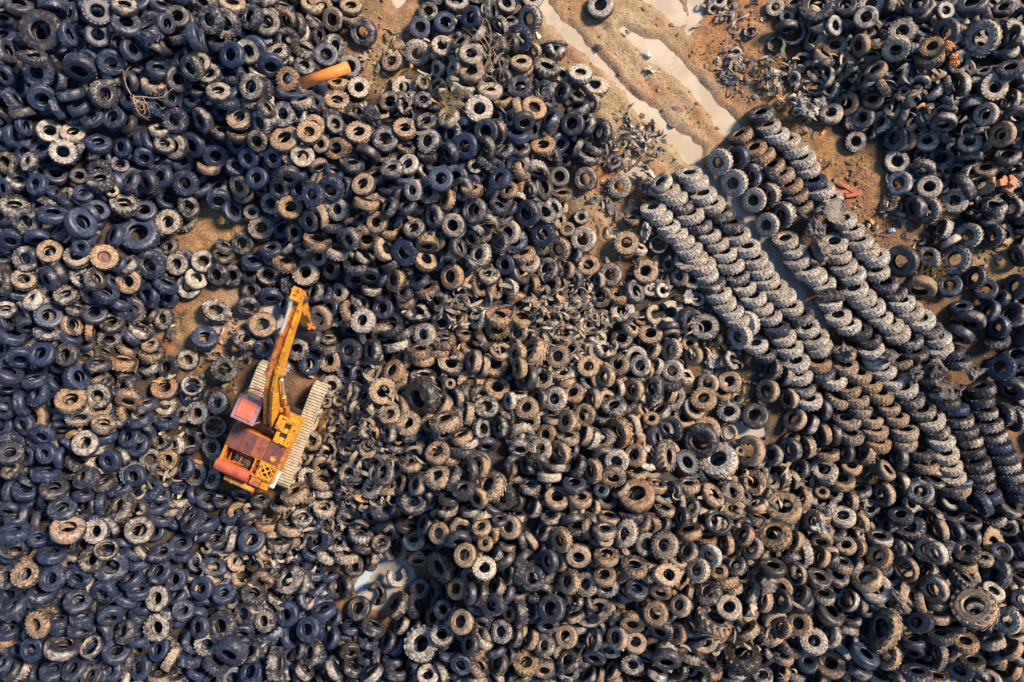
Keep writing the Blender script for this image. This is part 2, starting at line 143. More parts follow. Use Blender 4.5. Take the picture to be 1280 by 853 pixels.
-319,365,215,64,273,87,1,2,30,-403,197,43,269,87,1,1,-1752,-728,267,58,68,77,0,0,1917,-706,43,73,118,93,1,1,-1533,181,206,64,47,96,1,0,-951,-1148,92,80,115,107,8,0,
144,-657,226,64,100,86,0,1,149,847,149,63,147,97,8,0,-1776,152,254,37,130,86,0,3,-1211,-633,33,43,66,93,1,0,-794,-400,24,23,147,85,0,2,-113,-335,177,43,16,88,1,1,
236,-201,170,45,122,88,0,2,-264,-1035,140,25,135,81,0,5,20,776,209,46,88,100,0,0,1991,528,41,66,184,92,0,1,1241,-901,164,53,82,96,0,5,1900,1283,132,49,137,81,2,5,
-1748,-423,222,9,176,79,2,0,-46,-326,190,56,176,87,2,1,-1865,-876,257,18,117,93,0,1,-1606,-1073,241,51,296,94,1,0,-674,822,188,41,6,79,0,1,1035,-111,42,69,170,94,1,5,
940,-972,229,71,165,86,1,4,1091,-959,190,65,147,87,2,5,-1906,-390,188,47,303,108,1,0,-679,349,123,57,71,98,1,3,-331,202,103,55,107,99,1,2,-1840,-315,199,21,217,87,2,0,
-492,-1197,41,62,147,92,1,5,-235,837,214,46,137,87,0,3,-25,298,104,22,194,82,0,0,101,657,137,63,269,89,8,1,-206,-941,183,37,145,88,2,4,1195,-769,130,43,245,89,0,2,
1505,-1130,222,84,93,86,0,5,-1261,1155,311,64,349,77,0,0,-1323,746,179,39,44,81,0,1,-960,179,42,66,278,93,1,0,127,-1149,207,44,147,79,1,1,-1356,-467,65,5,122,83,1,2,
-1261,-533,22,12,125,93,1,1,722,-58,34,47,179,85,2,2,-1522,-1244,194,18,117,103,0,0,-539,-1286,137,82,127,99,0,1,-324,830,189,29,109,83,0,1,-1568,12,110,47,299,90,1,1,
1932,-2,40,62,109,94,8,5,-717,-1178,49,55,153,92,0,0,-453,-1293,102,88,80,98,0,5,391,-1276,122,77,146,89,1,2,-1223,-1156,131,32,354,108,0,0,-234,705,220,61,208,87,0,1,
1292,-232,41,60,73,103,1,2,-1005,-1201,134,43,129,89,0,1,-664,-981,37,50,177,94,1,5,-537,861,146,65,11,89,1,0,-815,-1291,84,85,41,91,2,1,-1392,89,21,16,186,85,1,1,
-1299,-507,37,43,156,92,1,0,-541,-567,131,47,147,89,1,3,308,-1131,196,67,161,95,6,1,1470,-510,74,51,48,92,2,2,-873,-18,32,22,326,114,2,1,-1426,-465,72,36,5,89,0,5,
-390,664,204,25,135,87,0,3,1619,-441,42,63,96,95,8,5,-1638,915,253,62,99,105,0,0,-1173,-1164,141,14,333,98,1,1,1735,-753,87,72,184,90,0,0,-1574,-1256,225,37,110,87,0,5,
1647,794,51,31,149,92,0,3,97,-447,257,55,247,87,0,5,798,-757,243,75,176,86,2,4,1590,-1030,239,83,94,90,2,2,-388,-1056,43,75,24,93,1,5,111,-406,218,32,158,87,1,3,
-1294,217,17,3,13,101,0,1,-784,192,36,48,159,93,0,1,-12,419,139,29,194,97,0,3,-83,1286,98,69,1,98,0,1,-629,-1291,69,87,60,92,2,1,360,-660,235,71,83,95,0,2,
-1485,738,174,20,196,80,0,0,-844,423,107,20,202,82,1,1,-364,560,252,34,196,78,1,3,1172,-420,43,75,187,93,1,2,-657,-854,43,75,87,95,1,3,648,-775,280,58,146,77,1,2,
19,154,44,56,301,92,1,2,1504,1030,137,84,348,98,0,1,-191,-364,206,77,109,95,0,2,29,-102,181,63,179,89,0,2,1858,625,59,54,180,101,1,2,-794,1337,36,37,70,101,0,2,
-599,663,212,51,81,87,1,5,-1436,-253,89,73,102,107,0,5,-1430,-53,42,60,85,102,1,2,-1368,-318,58,69,81,92,1,0,835,-838,244,61,131,78,1,1,1803,-943,221,53,80,87,0,3,
-1379,556,38,58,43,85,0,0,-124,-580,260,44,201,86,0,2,1911,848,199,47,233,95,0,1,-829,59,29,33,221,88,1,0,-1812,-288,179,18,187,120,0,4,556,-1077,241,44,232,94,1,5,
726,-1128,204,12,242,103,0,4,1254,1227,105,27,353,83,2,1,-65,-96,93,35,88,107,1,4,952,-641,114,82,112,90,0,2,-192,-699,205,34,277,93,0,2,-1820,801,237,79,6,78,0,0,
-219,1346,34,34,84,100,2,1,-1596,-1029,252,83,86,86,1,0,-641,-1224,68,35,302,84,0,5,70,-1124,204,71,153,87,0,2,124,494,145,35,9,90,8,5,1829,521,43,89,20,94,4,1,
-569,-220,71,46,176,107,0,5,-333,-701,145,57,161,89,0,5,-765,456,181,34,206,80,1,5,-1551,-1096,198,36,216,101,0,0,-1472,1000,256,26,314,103,1,1,23,674,183,41,269,96,2,1,
152,145,36,37,94,105,0,1,-1871,-481,229,50,114,86,0,1,-1734,-160,184,85,38,88,0,0,876,-76,30,37,29,86,4,1,-518,-801,63,43,80,80,0,5,-112,-691,263,50,113,77,0,2,
-1119,262,19,6,238,93,2,1,-602,291,117,55,93,102,1,1,-1193,-553,28,33,134,86,0,1,-1449,-404,124,20,110,93,0,0,-632,-205,55,40,169,87,4,5,-902,694,189,21,237,79,0,0,
1240,1044,44,63,164,101,6,1,1873,904,217,76,167,87,6,1,-175,289,139,50,205,89,8,1,-1688,-1041,249,80,84,86,1,0,1921,-1264,151,83,330,89,0,4,-976,-731,42,78,86,93,0,2,
554,-384,114,63,15,114,0,5,1791,718,91,87,268,99,0,1,783,-171,28,36,182,88,2,2,-883,-1171,68,86,21,92,0,0,243,-469,216,65,149,88,1,1,-305,555,255,28,189,93,1,1,
1326,-447,36,57,175,85,0,5,-440,-1125,41,66,150,93,0,1,-1176,1267,203,48,69,103,5,1,-1275,-179,34,31,47,88,6,1,-336,1318,16,5,79,84,0,1,-512,31,49,52,277,101,2,1,
124,-1263,136,29,266,89,1,2,1643,-496,48,72,100,95,1,4,-457,497,241,53,153,86,2,1,-1597,231,240,24,74,90,8,1,-1513,154,135,72,52,98,0,0,1546,933,136,55,306,84,2,1,
1343,1020,44,55,170,92,0,5,-889,587,153,27,233,88,2,1,-242,522,255,55,166,85,1,4,-1904,-1254,174,52,132,88,0,5,636,-660,229,65,165,79,1,5,1299,-797,112,51,110,82,0,2,
-1815,58,224,62,298,78,1,0,245,246,38,50,193,97,0,1,68,-544,230,61,91,79,1,1,696,91,39,55,332,94,1,1,-1767,718,212,29,75,87,0,0,-1130,996,229,22,96,86,1,1,
-56,1059,131,26,105,97,2,1,1575,1178,158,39,78,106,1,1,1089,1243,54,83,268,86,2,1,1190,-976,161,74,87,89,1,1,-850,945,178,53,66,104,2,0,197,973,90,48,166,82,0,5,
305,5,31,40,97,84,1,3,-1657,-467,177,86,58,88,1,5,-813,-1021,41,57,20,101,4,0,-627,-901,25,23,139,88,0,5,724,-269,31,30,50,98,0,2,1577,1266,143,61,141,113,0,1,
-480,50,47,55,94,101,1,5,309,-221,171,63,178,88,0,4,1235,-274,42,72,178,94,0,5,546,-917,287,38,242,84,0,2,-1682,863,257,89,201,85,2,0,1621,963,147,73,141,89,1,3,
2017,339,44,89,200,94,0,1,852,-653,134,53,102,81,1,2,-1299,-1210,163,86,149,105,1,2,1433,-669,15,2,206,84,2,1,-1861,977,280,39,242,77,0,0,-1453,604,173,43,146,90,0,0,
-550,257,101,54,268,90,1,5,-347,-142,99,65,87,107,0,1,1120,1232,24,20,174,110,6,1,-1727,32,245,66,75,86,8,1,1183,-335,43,83,151,93,2,1,-1219,-725,53,79,95,117,0,0,
-782,896,228,50,103,87,1,3,-1341,-1279,172,86,88,89,1,2,-988,1109,169,21,277,113,2,0,11,390,113,15,180,101,1,0,-1190,685,78,53,74,100,0,2,-157,-939,246,68,173,86,2,5,
318,-1212,145,38,247,89,1,5,449,-652,238,82,91,102,1,5,-188,977,149,53,75,101,8,3,-125,-1231,201,73,45,87,1,2,343,69,38,6,224,77,4,5,206,-130,101,60,112,90,8,3,
2012,-59,37,46,128,101,1,5,-916,867,241,65,29,79,1,1,-865,1237,137,45,228,81,0,4,1083,-770,154,74,158,89,1,4,-1500,119,72,31,344,107,1,5,-204,156,76,46,140,82,0,2,
-1554,-544,173,68,108,88,1,5,680,-558,139,72,94,89,1,2,-1316,1075,276,83,254,85,0,5,115,-147,117,17,65,92,0,1,1901,501,39,40,137,109,0,1,-1050,-1131,104,42,277,98,2,0,
-1043,791,172,41,67,88,1,5,157,229,34,22,190,92,0,5,-1386,-650,104,71,90,91,0,0,-1363,-693,123,88,79,99,0,0,1819,-722,43,70,93,92,0,1,1410,-445,40,85,160,95,1,2,
634,-221,23,5,30,119,1,1,-1228,915,181,19,297,95,0,0,303,734,37,46,71,95,0,1,-204,351,203,58,15,80,1,1,-86,445,209,63,243,87,0,1,-420,200,98,43,172,98,1,1,
1339,-637,42,74,177,93,1,2,-275,965,121,48,136,87,2,5,-58,52,50,35,272,100,1,2,1147,-511,35,55,166,84,1,1,1118,-805,158,87,189,104,1,3,1402,1104,117,60,105,98,1,1,
-1597,548,243,28,54,70,1,0,1753,-694,39,61,108,92,0,5,1968,-739,34,42,225,93,0,1,-1885,216,251,40,166,103,0,5,-1098,1118,217,43,85,92,0,0,1606,878,96,30,11,83,0,1,
48,335,109,57,112,90,1,2,1267,-859,141,71,80,97,1,2,1387,-596,38,67,110,89,0,1,-1041,-705,44,73,301,97,0,5,-1882,116,247,48,66,78,0,1,-1642,624,189,33,34,71,0,5,
364,-33,35,46,34,84,8,3,81,-627,215,63,154,79,1,1,616,-1089,244,53,164,78,1,4,1593,-800,153,63,165,92,1,3,1216,1018,25,26,238,81,8,1,-430,-537,152,37,178,88,8,2,
139,-503,236,85,90,94,0,3,-469,-1257,75,87,90,91,0,5,1762,851,137,78,175,81,0,1,105,-220,174,53,177,88,0,1,979,-1308,101,52,104,82,0,1,-163,-164,120,24,68,102,1,2,
513,-448,172,31,36,101,1,1,-1073,678,108,29,51,82,2,0,-212,-217,158,60,188,88,0,2,1755,904,167,87,279,95,0,1,-1672,965,265,45,183,86,1,0,-1287,1097,246,72,20,86,2,1,
1660,877,138,45,237,93,8,1,-124,221,95,42,355,94,1,2,612,-569,189,50,179,79,0,1,-1501,675,159,31,34,73,0,0,293,860,42,50,164,101,0,1,776,-356,33,28,117,109,7,4,
1152,-619,61,83,150,92,5,2,-1067,1003,188,44,82,88,1,0,-343,929,135,13,61,73,2,1,-1464,-982,190,83,242,95,0,0,-1435,-647,142,38,196,95,1,5,-737,996,120,79,176,107,0,0,
144,724,93,42,213,99,8,1,568,104,25,24,24,85,4,2,-234,-584,246,68,88,86,0,5,211,-363,218,69,92,87,1,2,117,-715,223,60,144,79,0,1,1654,-1068,226,83,94,86,2,5,
-305,-1001,46,69,173,98,8,5,1235,1121,54,53,61,103,0,2,-550,205,65,62,85,92,2,1,26,33,48,28,181,92,0,1,264,924,41,52,118,101,2,1,-1583,344,282,17,309,66,0,0,
-949,545,60,18,233,91,2,1,-905,144,33,46,157,85,0,0,38,-347,188,55,280,95,1,3,1071,-542,41,70,176,92,1,1,1470,868,45,60,174,83,8,3,1720,-859,183,89,280,88,1,2,
-402,739,163,47,83,80,1,1,-571,326,122,63,54,82,0,1,-755,-490,32,44,284,85,4,2,588,-278,66,70,123,92,0,1,229,69,30,32,205,87,0,5,-463,-347,202,54,175,80,0,1,
-243,-631,210,62,96,87,2,1,-1889,-251,228,23,142,86,2,0,457,-318,174,63,196,88,0,2,-440,-821,39,56,170,94,1,5,286,123,16,2,101,90,0,1,-1309,1249,239,53,58,87,2,0,
1747,-633,29,26,69,99,0,5,-172,900,181,47,185,95,8,2,-52,505,218,52,56,79,1,5,-1387,-395,60,17,156,75,8,1,-116,-472,238,57,164,86,0,2,1352,-501,33,49,94,86,0,4,
-65,209,74,59,348,95,0,2,1817,-1186,188,81,176,87,0,5,-24,1335,50,23,29,83,0,1,200,582,41,52,93,85,1,2,-1151,-633,45,63,80,78,0,5,1685,1107,183,23,303,111,0,1,
68,305,89,30,127,90,0,3,-62,-1174,187,85,109,88,2,5,1590,-886,151,70,150,89,1,1,1104,-994,170,64,123,99,0,5,1725,-584,71,76,98,94,1,5,-1643,1211,251,12,166,81,0,0,
-418,910,124,47,353,73,2,1,-5,1158,106,54,196,83,0,5,1055,1335,19,18,178,72,1,3,-1321,-635,48,86,88,93,1,1,-392,502,231,50,119,80,0,5,132,-356,191,37,171,83,1,2,
-358,232,130,55,117,81,1,0,-153,-633,221,73,99,87,0,1,-603,151,38,64,55,84,5,1,276,-356,196,72,159,87,1,2,-120,-942,250,67,152,86,1,5,-162,-32,67,62,69,99,0,4,
-671,-606,41,72,4,84,1,5,-575,-1199,40,88,70,84,1,0,-225,778,207,38,176,87,0,0,1634,1246,201,7,347,71,0,1,-1520,-28,57,74,53,83,1,2,-97,-392,194,49,272,79,0,5,
-425,-724,68,72,60,91,0,5,1294,-1065,170,81,94,80,0,5,357,-590,206,11,57,96,0,5,-1338,801,178,48,80,81,1,1,-1716,-445,184,76,178,88,0,0,-1003,-636,34,63,81,77,1,1,
-638,-1143,40,86,79,85,0,0,-58,785,223,51,212,94,1,5,-1083,-612,27,37,270,77,2,1,-1839,710,192,8,284,97,8,0,-1901,-640,193,44,267,87,1,0,-455,-19,54,83,104,106,1,1,
-27,-820,235,90,129,102,0,5,-647,116,43,72,18,92,1,2,-1120,-792,46,60,160,100,2,1,348,-904,270,29,258,93,1,1,-324,-405,191,38,55,93,1,5,-1575,-467,139,19,36,111,8,1,
-1680,-976,197,3,13,96,1,0,-269,-253,162,66,144,104,1,2,-1553,488,225,47,30,86,0,0,733,-749,209,76,93,87,1,2,32,274,66,48,18,109,2,5,-218,-515,235,86,152,101,1,5,
-683,443,171,55,81,89,1,1,1088,-135,42,79,170,94,1,2,-60,-931,227,73,145,94,1,5,-435,-259,121,51,174,112,0,2,-1194,953,197,40,62,72,0,0,1406,1313,91,30,141,98,1,3,
-1821,849,244,70,104,98,0,5,-776,-982,40,71,113,85,0,0,-1196,-1026,114,49,290,90,1,0,1487,-805,132,56,163,81,0,1,-466,589,180,29,115,94,0,0,-1093,-683,25,22,325,89,4,2,
225,-30,53,3,217,100,0,2,-1238,-873,83,48,44,80,0,0,1267,997,37,64,164,85,1,1,967,-1115,159,70,69,89,5,1,-1219,-1278,137,89,240,81,0,0,-1336,677,105,52,278,93,0,0,
-1282,910,227,63,351,71,0,5,2023,24,43,72,172,93,0,5,-1439,-18,36,44,96,76,0,2,-1414,-1128,196,77,84,79,1,0,-240,-1193,166,78,89,81,1,5,1966,606,53,82,290,98,1,1,
-655,-299,37,1,343,72,0,2,-710,1176,35,51,351,92,1,1,-32,911,193,45,102,87,1,4,-153,392,171,34,212,72,1,1,219,278,55,53,165,77,0,2,-826,-947,72,50,165,100,0,1,
-1071,-937,41,20,47,91,4,2,546,-547,196,67,76,87,0,2,1278,-373,45,84,179,94,0,1,1106,-1296,92,72,70,90,1,2,-185,-413,218,81,87,99,1,5,-1570,646,174,27,280,92,1,5,
588,387,16,14,137,81,6,1,186,787,38,40,324,91,0,0,685,-1001,224,40,352,102,1,5,31,721,215,32,105,80,0,1,-799,364,101,36,94,98,2,1,-206,88,57,35,171,75,1,2,
575,-636,209,70,85,79,1,2,-559,-869,41,64,162,94,1,5,-1789,664,257,24,161,71,1,1,-699,1029,31,35,72,76,8,2,-45,1225,119,60,213,73,8,1,-449,-409,157,84,79,89,0,1,
680,-632,187,50,154,80,0,1,-1562,-617,180,74,177,88,1,0,1001,-1061,164,37,295,99,0,2,-1671,14,199,80,55,95,0,0,-1615,-583,211,81,85,80,0,0,-636,-360,42,70,115,93,0,1,
21,-53,127,51,179,89,1,2,-11,-871,222,58,169,87,1,4,1672,-708,53,74,193,92,1,1,299,-1309,99,81,128,82,0,1,797,-896,226,89,100,102,1,2,-906,446,41,26,135,95,0,0,
-294,1086,31,49,197,75,0,3,672,258,27,40,186,77,1,2,-1042,202,18,10,172,85,0,5,1792,131,34,60,109,85,2,0,-1496,-180,126,25,193,90,0,5,-18,-764,223,76,81,79,0,5,
217,-1274,133,17,257,89,1,1,-1510,22,65,81,224,105,0,0,-1741,-1030,213,34,296,109,1,5,1062,-1295,94,86,159,82,2,2,108,-864,210,3,291,120,1,1,-1671,526,201,78,53,87,1,0,
-384,-1282,110,61,189,94,0,5,-139,1197,83,66,143,107,2,1,1564,800,39,54,183,94,2,2,-1117,-695,32,43,102,85,1,0,-691,194,21,22,189,76,1,3,-1845,-438,178,21,158,80,2,0,
-23,-946,229,71,144,94,0,5,235,-1033,218,84,110,79,0,2,480,-670,255,54,145,86,1,2,215,174,35,59,21,82,1,5,-1687,255,253,51,213,93,2,1,-1467,291,160,49,128,89,0,1,
644,-1262,153,67,161,80,1,5,-1528,-703,185,49,218,101,2,1,-455,-1211,49,73,133,92,0,0,135,-1060,228,31,266,86,0,1,-669,636,202,49,79,80,8,0,425,180,32,48,97,85,1,2,
406,-554,238,78,130,79,0,2,764,-854,265,51,102,70,1,2,-749,811,202,8,283,88,1,2,-1786,-685,215,70,175,95,2,5,13,-1109,213,67,161,87,0,5,-717,740,212,19,186,71,0,2,
-197,1159,110,41,129,82,2,1,-839,1226,114,42,206,98,0,1,-1895,-568,196,88,180,87,2,0,-118,0,69,87,209,104,0,5,-273,-178,121,58,167,90,0,5,492,-62,43,10,234,92,2,1,
1023,-944,171,23,164,95,0,2,225,-669,235,66,281,96,0,5,-147,558,270,51,88,82,1,2,-911,-647,41,63,110,95,1,2,1809,-634,36,46,27,100,2,5,-1730,1026,251,29,269,115,1,1,
-1146,335,35,55,86,84,0,1,-1237,605,47,48,94,94,0,0,-1900,573,222,30,200,79,0,0,-814,-545,17,7,163,85,1,3,-889,1095,178,32,113,88,1,1,-469,424,165,39,74,90,1,2,
-1288,-984,132,60,123,90,0,0,-787,-735,35,55,130,85,4,0,-83,582,209,70,164,104,1,5,69,576,171,55,197,72,0,1,343,-370,207,42,155,87,8,2,-1392,891,198,21,293,106,0,5,
-1901,1135,237,32,73,105,0,0,1699,642,30,25,110,99,0,5,303,-1041,199,33,110,93,8,1,-1166,1035,248,26,37,90,0,1,1371,-715,75,70,192,84,2,2,-1432,-848,166,80,85,88,1,0,
741,167,19,23,123,68,0,1,-665,-121,15,2,6,88,8,0,-1112,801,160,49,72,80,1,1,-1506,-571,147,62,104,73,8,0,-1385,-257,29,28,33,84,1,1,-1444,816,209,41,150,79,2,5,
-6,216,67,52,203,74,1,3,-1570,-364,144,67,87,97,0,0,867,-368,25,37,178,76,6,2,-68,-798,220,67,144,87,8,1,-1589,-1186,175,14,313,100,1,0,1,-465,199,53,326,82,0,1,
-276,-1269,149,62,197,95,1,1,-113,-100,124,63,169,90,2,2,1679,-558,38,59,79,94,0,1,-724,655,229,77,301,71,1,4,345,240,46,68,182,78,0,1,-1440,-104,36,54,114,84,1,1,
-1719,-327,167,61,288,72,1,0,-585,-814,44,76,78,94,0,5,239,-697,251,70,92,78,2,1,1740,393,42,76,298,93,0,1,-787,2,37,61,160,87,0,5,-939,940,224,21,190,94,1,1,
-226,1063,85,52,185,74,1,3,-1633,119,226,71,69,72,1,1,-1147,376,35,68,51,76,1,1,-10,564,217,45,148,71,1,4,1041,-1214,160,78,94,73,1,2,1502,908,75,77,156,83,1,2,
-1040,513,28,22,38,67,0,1,-8,-229,162,60,177,73,2,3,-934,-1019,51,83,59,84,0,1,1972,-826,120,86,188,89,2,0,36,-868,233,74,344,97,1,5,-726,473,190,61,207,88,8,4,
-1732,-234,188,21,194,87,1,0,-835,-1211,86,51,162,74,0,1,884,-991,207,76,166,95,1,1,-637,46,34,49,260,93,0,5,-168,-277,184,73,168,88,1,2,338,-425,227,52,287,86,0,5,
-1280,-214,15,3,202,82,1,0,-730,-26,41,72,91,91,1,1,38,-813,232,75,318,94,2,5,-315,707,183,48,97,88,1,5,-1329,1172,255,37,278,100,0,5,-1365,376,33,8,96,67,1,1,
161,518,87,44,23,91,0,1,1400,-1286,153,72,72,89,0,2,1498,-727,44,89,170,95,1,1,-775,1218,33,66,350,76,1,5,-24,713,225,48,126,71,1,1,-1373,170,20,16,190,76,1,0,
-1871,-168,254,64,288,86,1,5,333,-557,243,33,100,62,2,5,372,-1175,161,36,246,99,2,1,1609,-995,196,82,94,87,2,1,693,317,48,33,121,96,1,1,-1496,-286,113,88,25,95,1,4,
1377,1019,113,67,154,90,2,1,1903,-964,238,61,170,79,0,3,-1074,595,24,13,242,99,0,1,1630,1022,159,72,141,72,0,1,1473,1238,117,53,124,82,1,1,-1670,409,250,50,127,86,1,0,
-1169,607,35,40,119,102,1,1,-738,-855,38,79,59,85,1,3,627,-166,44,67,89,101,1,5,1316,-871,136,87,141,92,0,1,-291,385,165,27,173,100,2,1,-1063,901,223,49,72,94,1,0,
-1609,-624,183,36,164,88,0,1,-301,-1084,89,44,159,90,1,5,663,-1079,212,64,42,79,0,4,-1089,-1314,106,28,28,94,0,0,633,-883,233,41,336,91,1,2,-1511,-127,77,79,46,99,1,2,
-786,-927,37,78,78,85,2,0,-574,465,169,37,140,72,0,1,36,656,168,64,18,95,1,2,-1938,-1232,169,48,127,72,0,0,-132,-206,138,61,334,86,0,5,1887,592,21,12,257,96,1,1,
-600,-575,74,49,94,92,0,1,276,161,28,45,105,73,0,1,690,-1130,202,87,100,87,0,5,1460,1318,110,88,178,107,0,1,85,-1012,206,63,170,79,0,1,-1506,-444,132,43,204,85,0,1,
-795,982,128,34,35,90,2,1,-629,577,202,49,178,87,0,5,-1848,180,218,64,72,79,0,0,-1329,-587,29,53,72,67,0,0,-114,-1061,204,38,244,71,1,5,-1915,827,228,47,280,105,0,5,
-445,-158,71,46,136,106,1,2,-473,-334,142,30,149,120,1,2,-1855,1020,250,17,93,103,1,5,-1109,871,170,31,53,72,1,0,-1333,-413,42,38,186,76,1,3,-1645,-837,212,32,256,104,0,1,
789,-1187,160,55,320,85,0,5,171,-473,220,89,269,94,0,1,535,-207,45,36,39,120,1,1,-1507,116,100,77,54,91,8,0,-1823,-524,200,88,241,79,2,0,14,-604,208,43,158,79,0,5,
236,-975,229,47,162,71,1,1,-1466,622,122,33,333,113,2,0,327,765,40,64,65,90,1,1,-615,251,60,51,290,96,1,0,-1581,-250,145,15,315,90,0,2,1419,-864,137,34,113,104,1,5,
-212,613,217,6,241,99,1,0,-954,1184,140,24,26,105,1,0,-185,23,53,62,88,75,1,4,613,-816,239,68,67,86,0,2,-431,23,49,84,121,100,1,5,-727,130,28,28,169,91,0,0,
1709,808,94,29,35,83,1,1,1511,547,19,29,151,63,1,1,84,136,39,72,202,88,1,4,1326,1267,63,32,109,111,0,5,-1525,222,175,83,28,73,0,0,-426,-67,56,49,168,91,1,2,
302,-371,197,68,158,87,1,1,55,-468,204,61,175,79,8,1,967,-907,183,69,69,80,5,1,1606,-1277,194,78,88,95,0,2,-7,-1024,217,43,158,63,2,2,281,-697,257,70,5,78,1,2,
1769,-1085,196,48,238,87,0,1,575,-577,174,27,60,105,0,5,-100,1157,94,31,143,120,1,5,-990,-830,41,72,23,92,4,2,564,-686,232,66,156,78,0,5,1804,-836,162,68,104,72,1,4,
1129,1344,32,48,122,86,0,2,63,-748,226,64,216,87,2,2,407,716,15,12,127,65,1,5,1851,1104,186,51,120,72,8,1,420,-188,76,69,188,74,0,3,-1310,487,35,42,298,101,1,1,
-1837,-657,205,70,175,88,0,0,-708,-991,35,77,23,77,0,5,-1800,-91,181,9,288,97,1,0,1754,957,181,18,229,93,1,1,508,-822,243,69,66,86,1,1,-1888,-1173,156,18,223,97,1,0,
-807,580,169,25,205,91,1,0,178,-741,211,4,159,117,1,1,476,49,30,54,44,76,8,2,-1810,-784,209,29,146,105,1,4,1707,1241,168,30,45,96,1,1,473,-503,184,70,93,72,8,2,
1522,-1176,189,49,244,79,2,0,1058,1187,17,19,171,72,6,1,-643,-284,16,3,116,85,4,1,-350,-68,75,61,86,99,0,2,-1412,-808,156,82,221,80,1,1,-730,-936,34,76,96,77,0,0,
-920,-855,15,2,38,83,4,0,-1581,-47,125,75,53,74,1,5,1351,-771,78,82,188,91,1,2,1323,-1000,170,77,185,88,0,1,-1725,171,216,18,316,91,2,1,-356,1028,46,48,2,67,0,1,
-1318,-297,24,34,140,76,0,1,-260,-343,228,47,297,86,0,5,-1614,-527,176,40,132,102,0,5,255,975,35,45,55,77,0,1,357,88,15,1,224,88,2,5,946,-690,130,69,68,82,1,1,
-224,944,124,28,130,100,0,1,-620,-129,26,45,354,68,4,0,-1451,-808,169,79,237,87,1,0,633,27,30,55,274,77,2,2,410,-1052,197,41,289,94,1,1,-1371,762,169,57,26,85,1,0,
-154,-886,206,18,207,81,0,5,1969,426,23,19,6,86,1,4,-392,-1133,41,70,133,92,0,5,-412,163,73,47,140,94,0,2,661,-1204,177,78,261,96,8,5,-1557,940,244,7,218,89,0,5,
-283,659,196,47,97,88,2,0,1947,166,36,77,155,77,1,5,-1290,-1296,151,84,87,89,1,1,1482,945,83,75,158,74,0,1,-745,-604,40,86,89,85,2,1,-1891,74,230,81,18,78,0,5,
278,495,15,14,110,63,2,1,1551,-992,193,58,15,89,1,4,546,-1153,177,40,253,107,1,2,195,1063,27,25,74,89,8,1,357,-291,140,63,103,89,1,1,112,385,39,42,356,99,0,5,
-783,1264,53,66,49,76,1,1,-1043,262,26,35,99,76,1,5,-577,-1261,43,82,88,84,0,0,1820,-1303,162,60,111,100,0,3,601,201,21,22,21,64,0,3,82,225,43,64,192,84,1,2,
541,-303,121,35,105,61,1,2,-803,-847,36,80,59,77,0,0,-755,334,77,27,193,83,0,1,-138,654,222,16,81,63,0,1,320,951,29,50,204,77,1,2,219,442,52,16,119,63,0,2,
-98,-749,262,36,131,58,1,2,829,-927,220,83,111,79,1,2,-1451,1104,272,6,273,85,0,0,1449,1047,131,25,63,86,2,1,102,-783,221,59,152,79,1,5,-1590,188,197,61,342,97,1,1,
-1114,-1015,74,19,52,117,2,5,690,-305,16,3,25,90,1,2,-1653,1076,251,24,237,108,0,0,86,1143,65,50,216,66,1,2,1062,-832,167,67,287,91,1,5,-235,-421,205,38,82,108,1,2,
-1863,-1247,168,58,151,90,1,1,1263,-752,84,62,109,95,1,1,-513,624,184,46,105,88,0,5,-1613,-773,196,27,150,87,0,5,1003,-1207,119,68,52,82,0,1,1442,998,106,58,33,101,1,2,
-1429,-1169,162,26,255,91,0,5,67,-304,159,28,212,92,1,2,305,-624,222,59,164,71,2,2,-125,167,48,20,293,77,2,1,-1904,1202,226,51,58,71,0,0,628,306,22,39,187,64,2,1,
-711,-1106,29,50,140,76,0,0,-47,-666,249,64,90,63,0,5,-546,-144,24,14,164,107,0,1,480,-905,234,33,221,101,1,1,-905,1316,68,57,68,90,1,1,305,-982,212,54,34,79,2,1,
214,92,26,28,44,87,2,5,-1815,944,238,43,183,78,0,0,-1440,104,33,54,142,77,0,5,-1413,-1021,164,78,84,73,1,0,519,-679,238,68,193,86,8,2,-523,-418,118,26,162,91,8,1,
153,-299,172,80,81,80,0,2,562,-39,33,69,152,76,1,2,-308,-311,189,27,267,81,2,2,-1794,9,215,52,137,96,1,1,580,-1156,221,42,258,86,2,1,1343,-801,116,61,179,74,1,2,
-87,-718,216,38,204,98,0,2,1535,884,80,75,341,96,0,1,-972,-907,31,29,137,92,4,0,-880,376,64,59,137,91,1,1,176,-819,247,48,175,78,2,2,-870,-1249,46,15,7,111,1,0,
-1705,248,208,2,299,103,1,1,262,-886,209,7,238,105,0,1,-689,-487,32,43,357,84,0,2,399,-952,217,20,153,88,0,5,-459,300,125,73,120,97,1,5,-578,-634,54,10,158,96,0,5,
-241,344,175,58,152,88,2,1,-1390,-898,130,22,12,90,1,1,414,-843,235,26,122,103,8,4,-229,-1252,141,15,245,107,0,5,1787,1018,191,52,118,64,0,1,-172,-190,136,82,349,92,8,5,
1570,855,63,66,134,76,1,2,-1611,35,166,72,180,80,1,4,-1858,-669,226,78,82,80,0,0,-95,667,216,73,51,86,1,5,-125,-984,204,22,86,102,0,5,-1271,-612,37,84,193,79,0,0,
-1507,482,145,64,264,82,1,0,-10,-266,135,34,68,94,1,5,-1861,-881,218,7,161,111,0,0,-846,1207,74,10,87,112,0,1,1682,-974,185,79,177,80,1,4,-1057,764,137,25,247,83,1,0,
947,-895,176,15,165,89,0,2,-818,1128,91,83,61,102,8,1,-1431,-352,105,41,243,84,1,0,-1901,-952,179,13,188,107,0,0,108,-557,194,10,145,91,1,5,-1297,712,94,47,299,104,1,0,
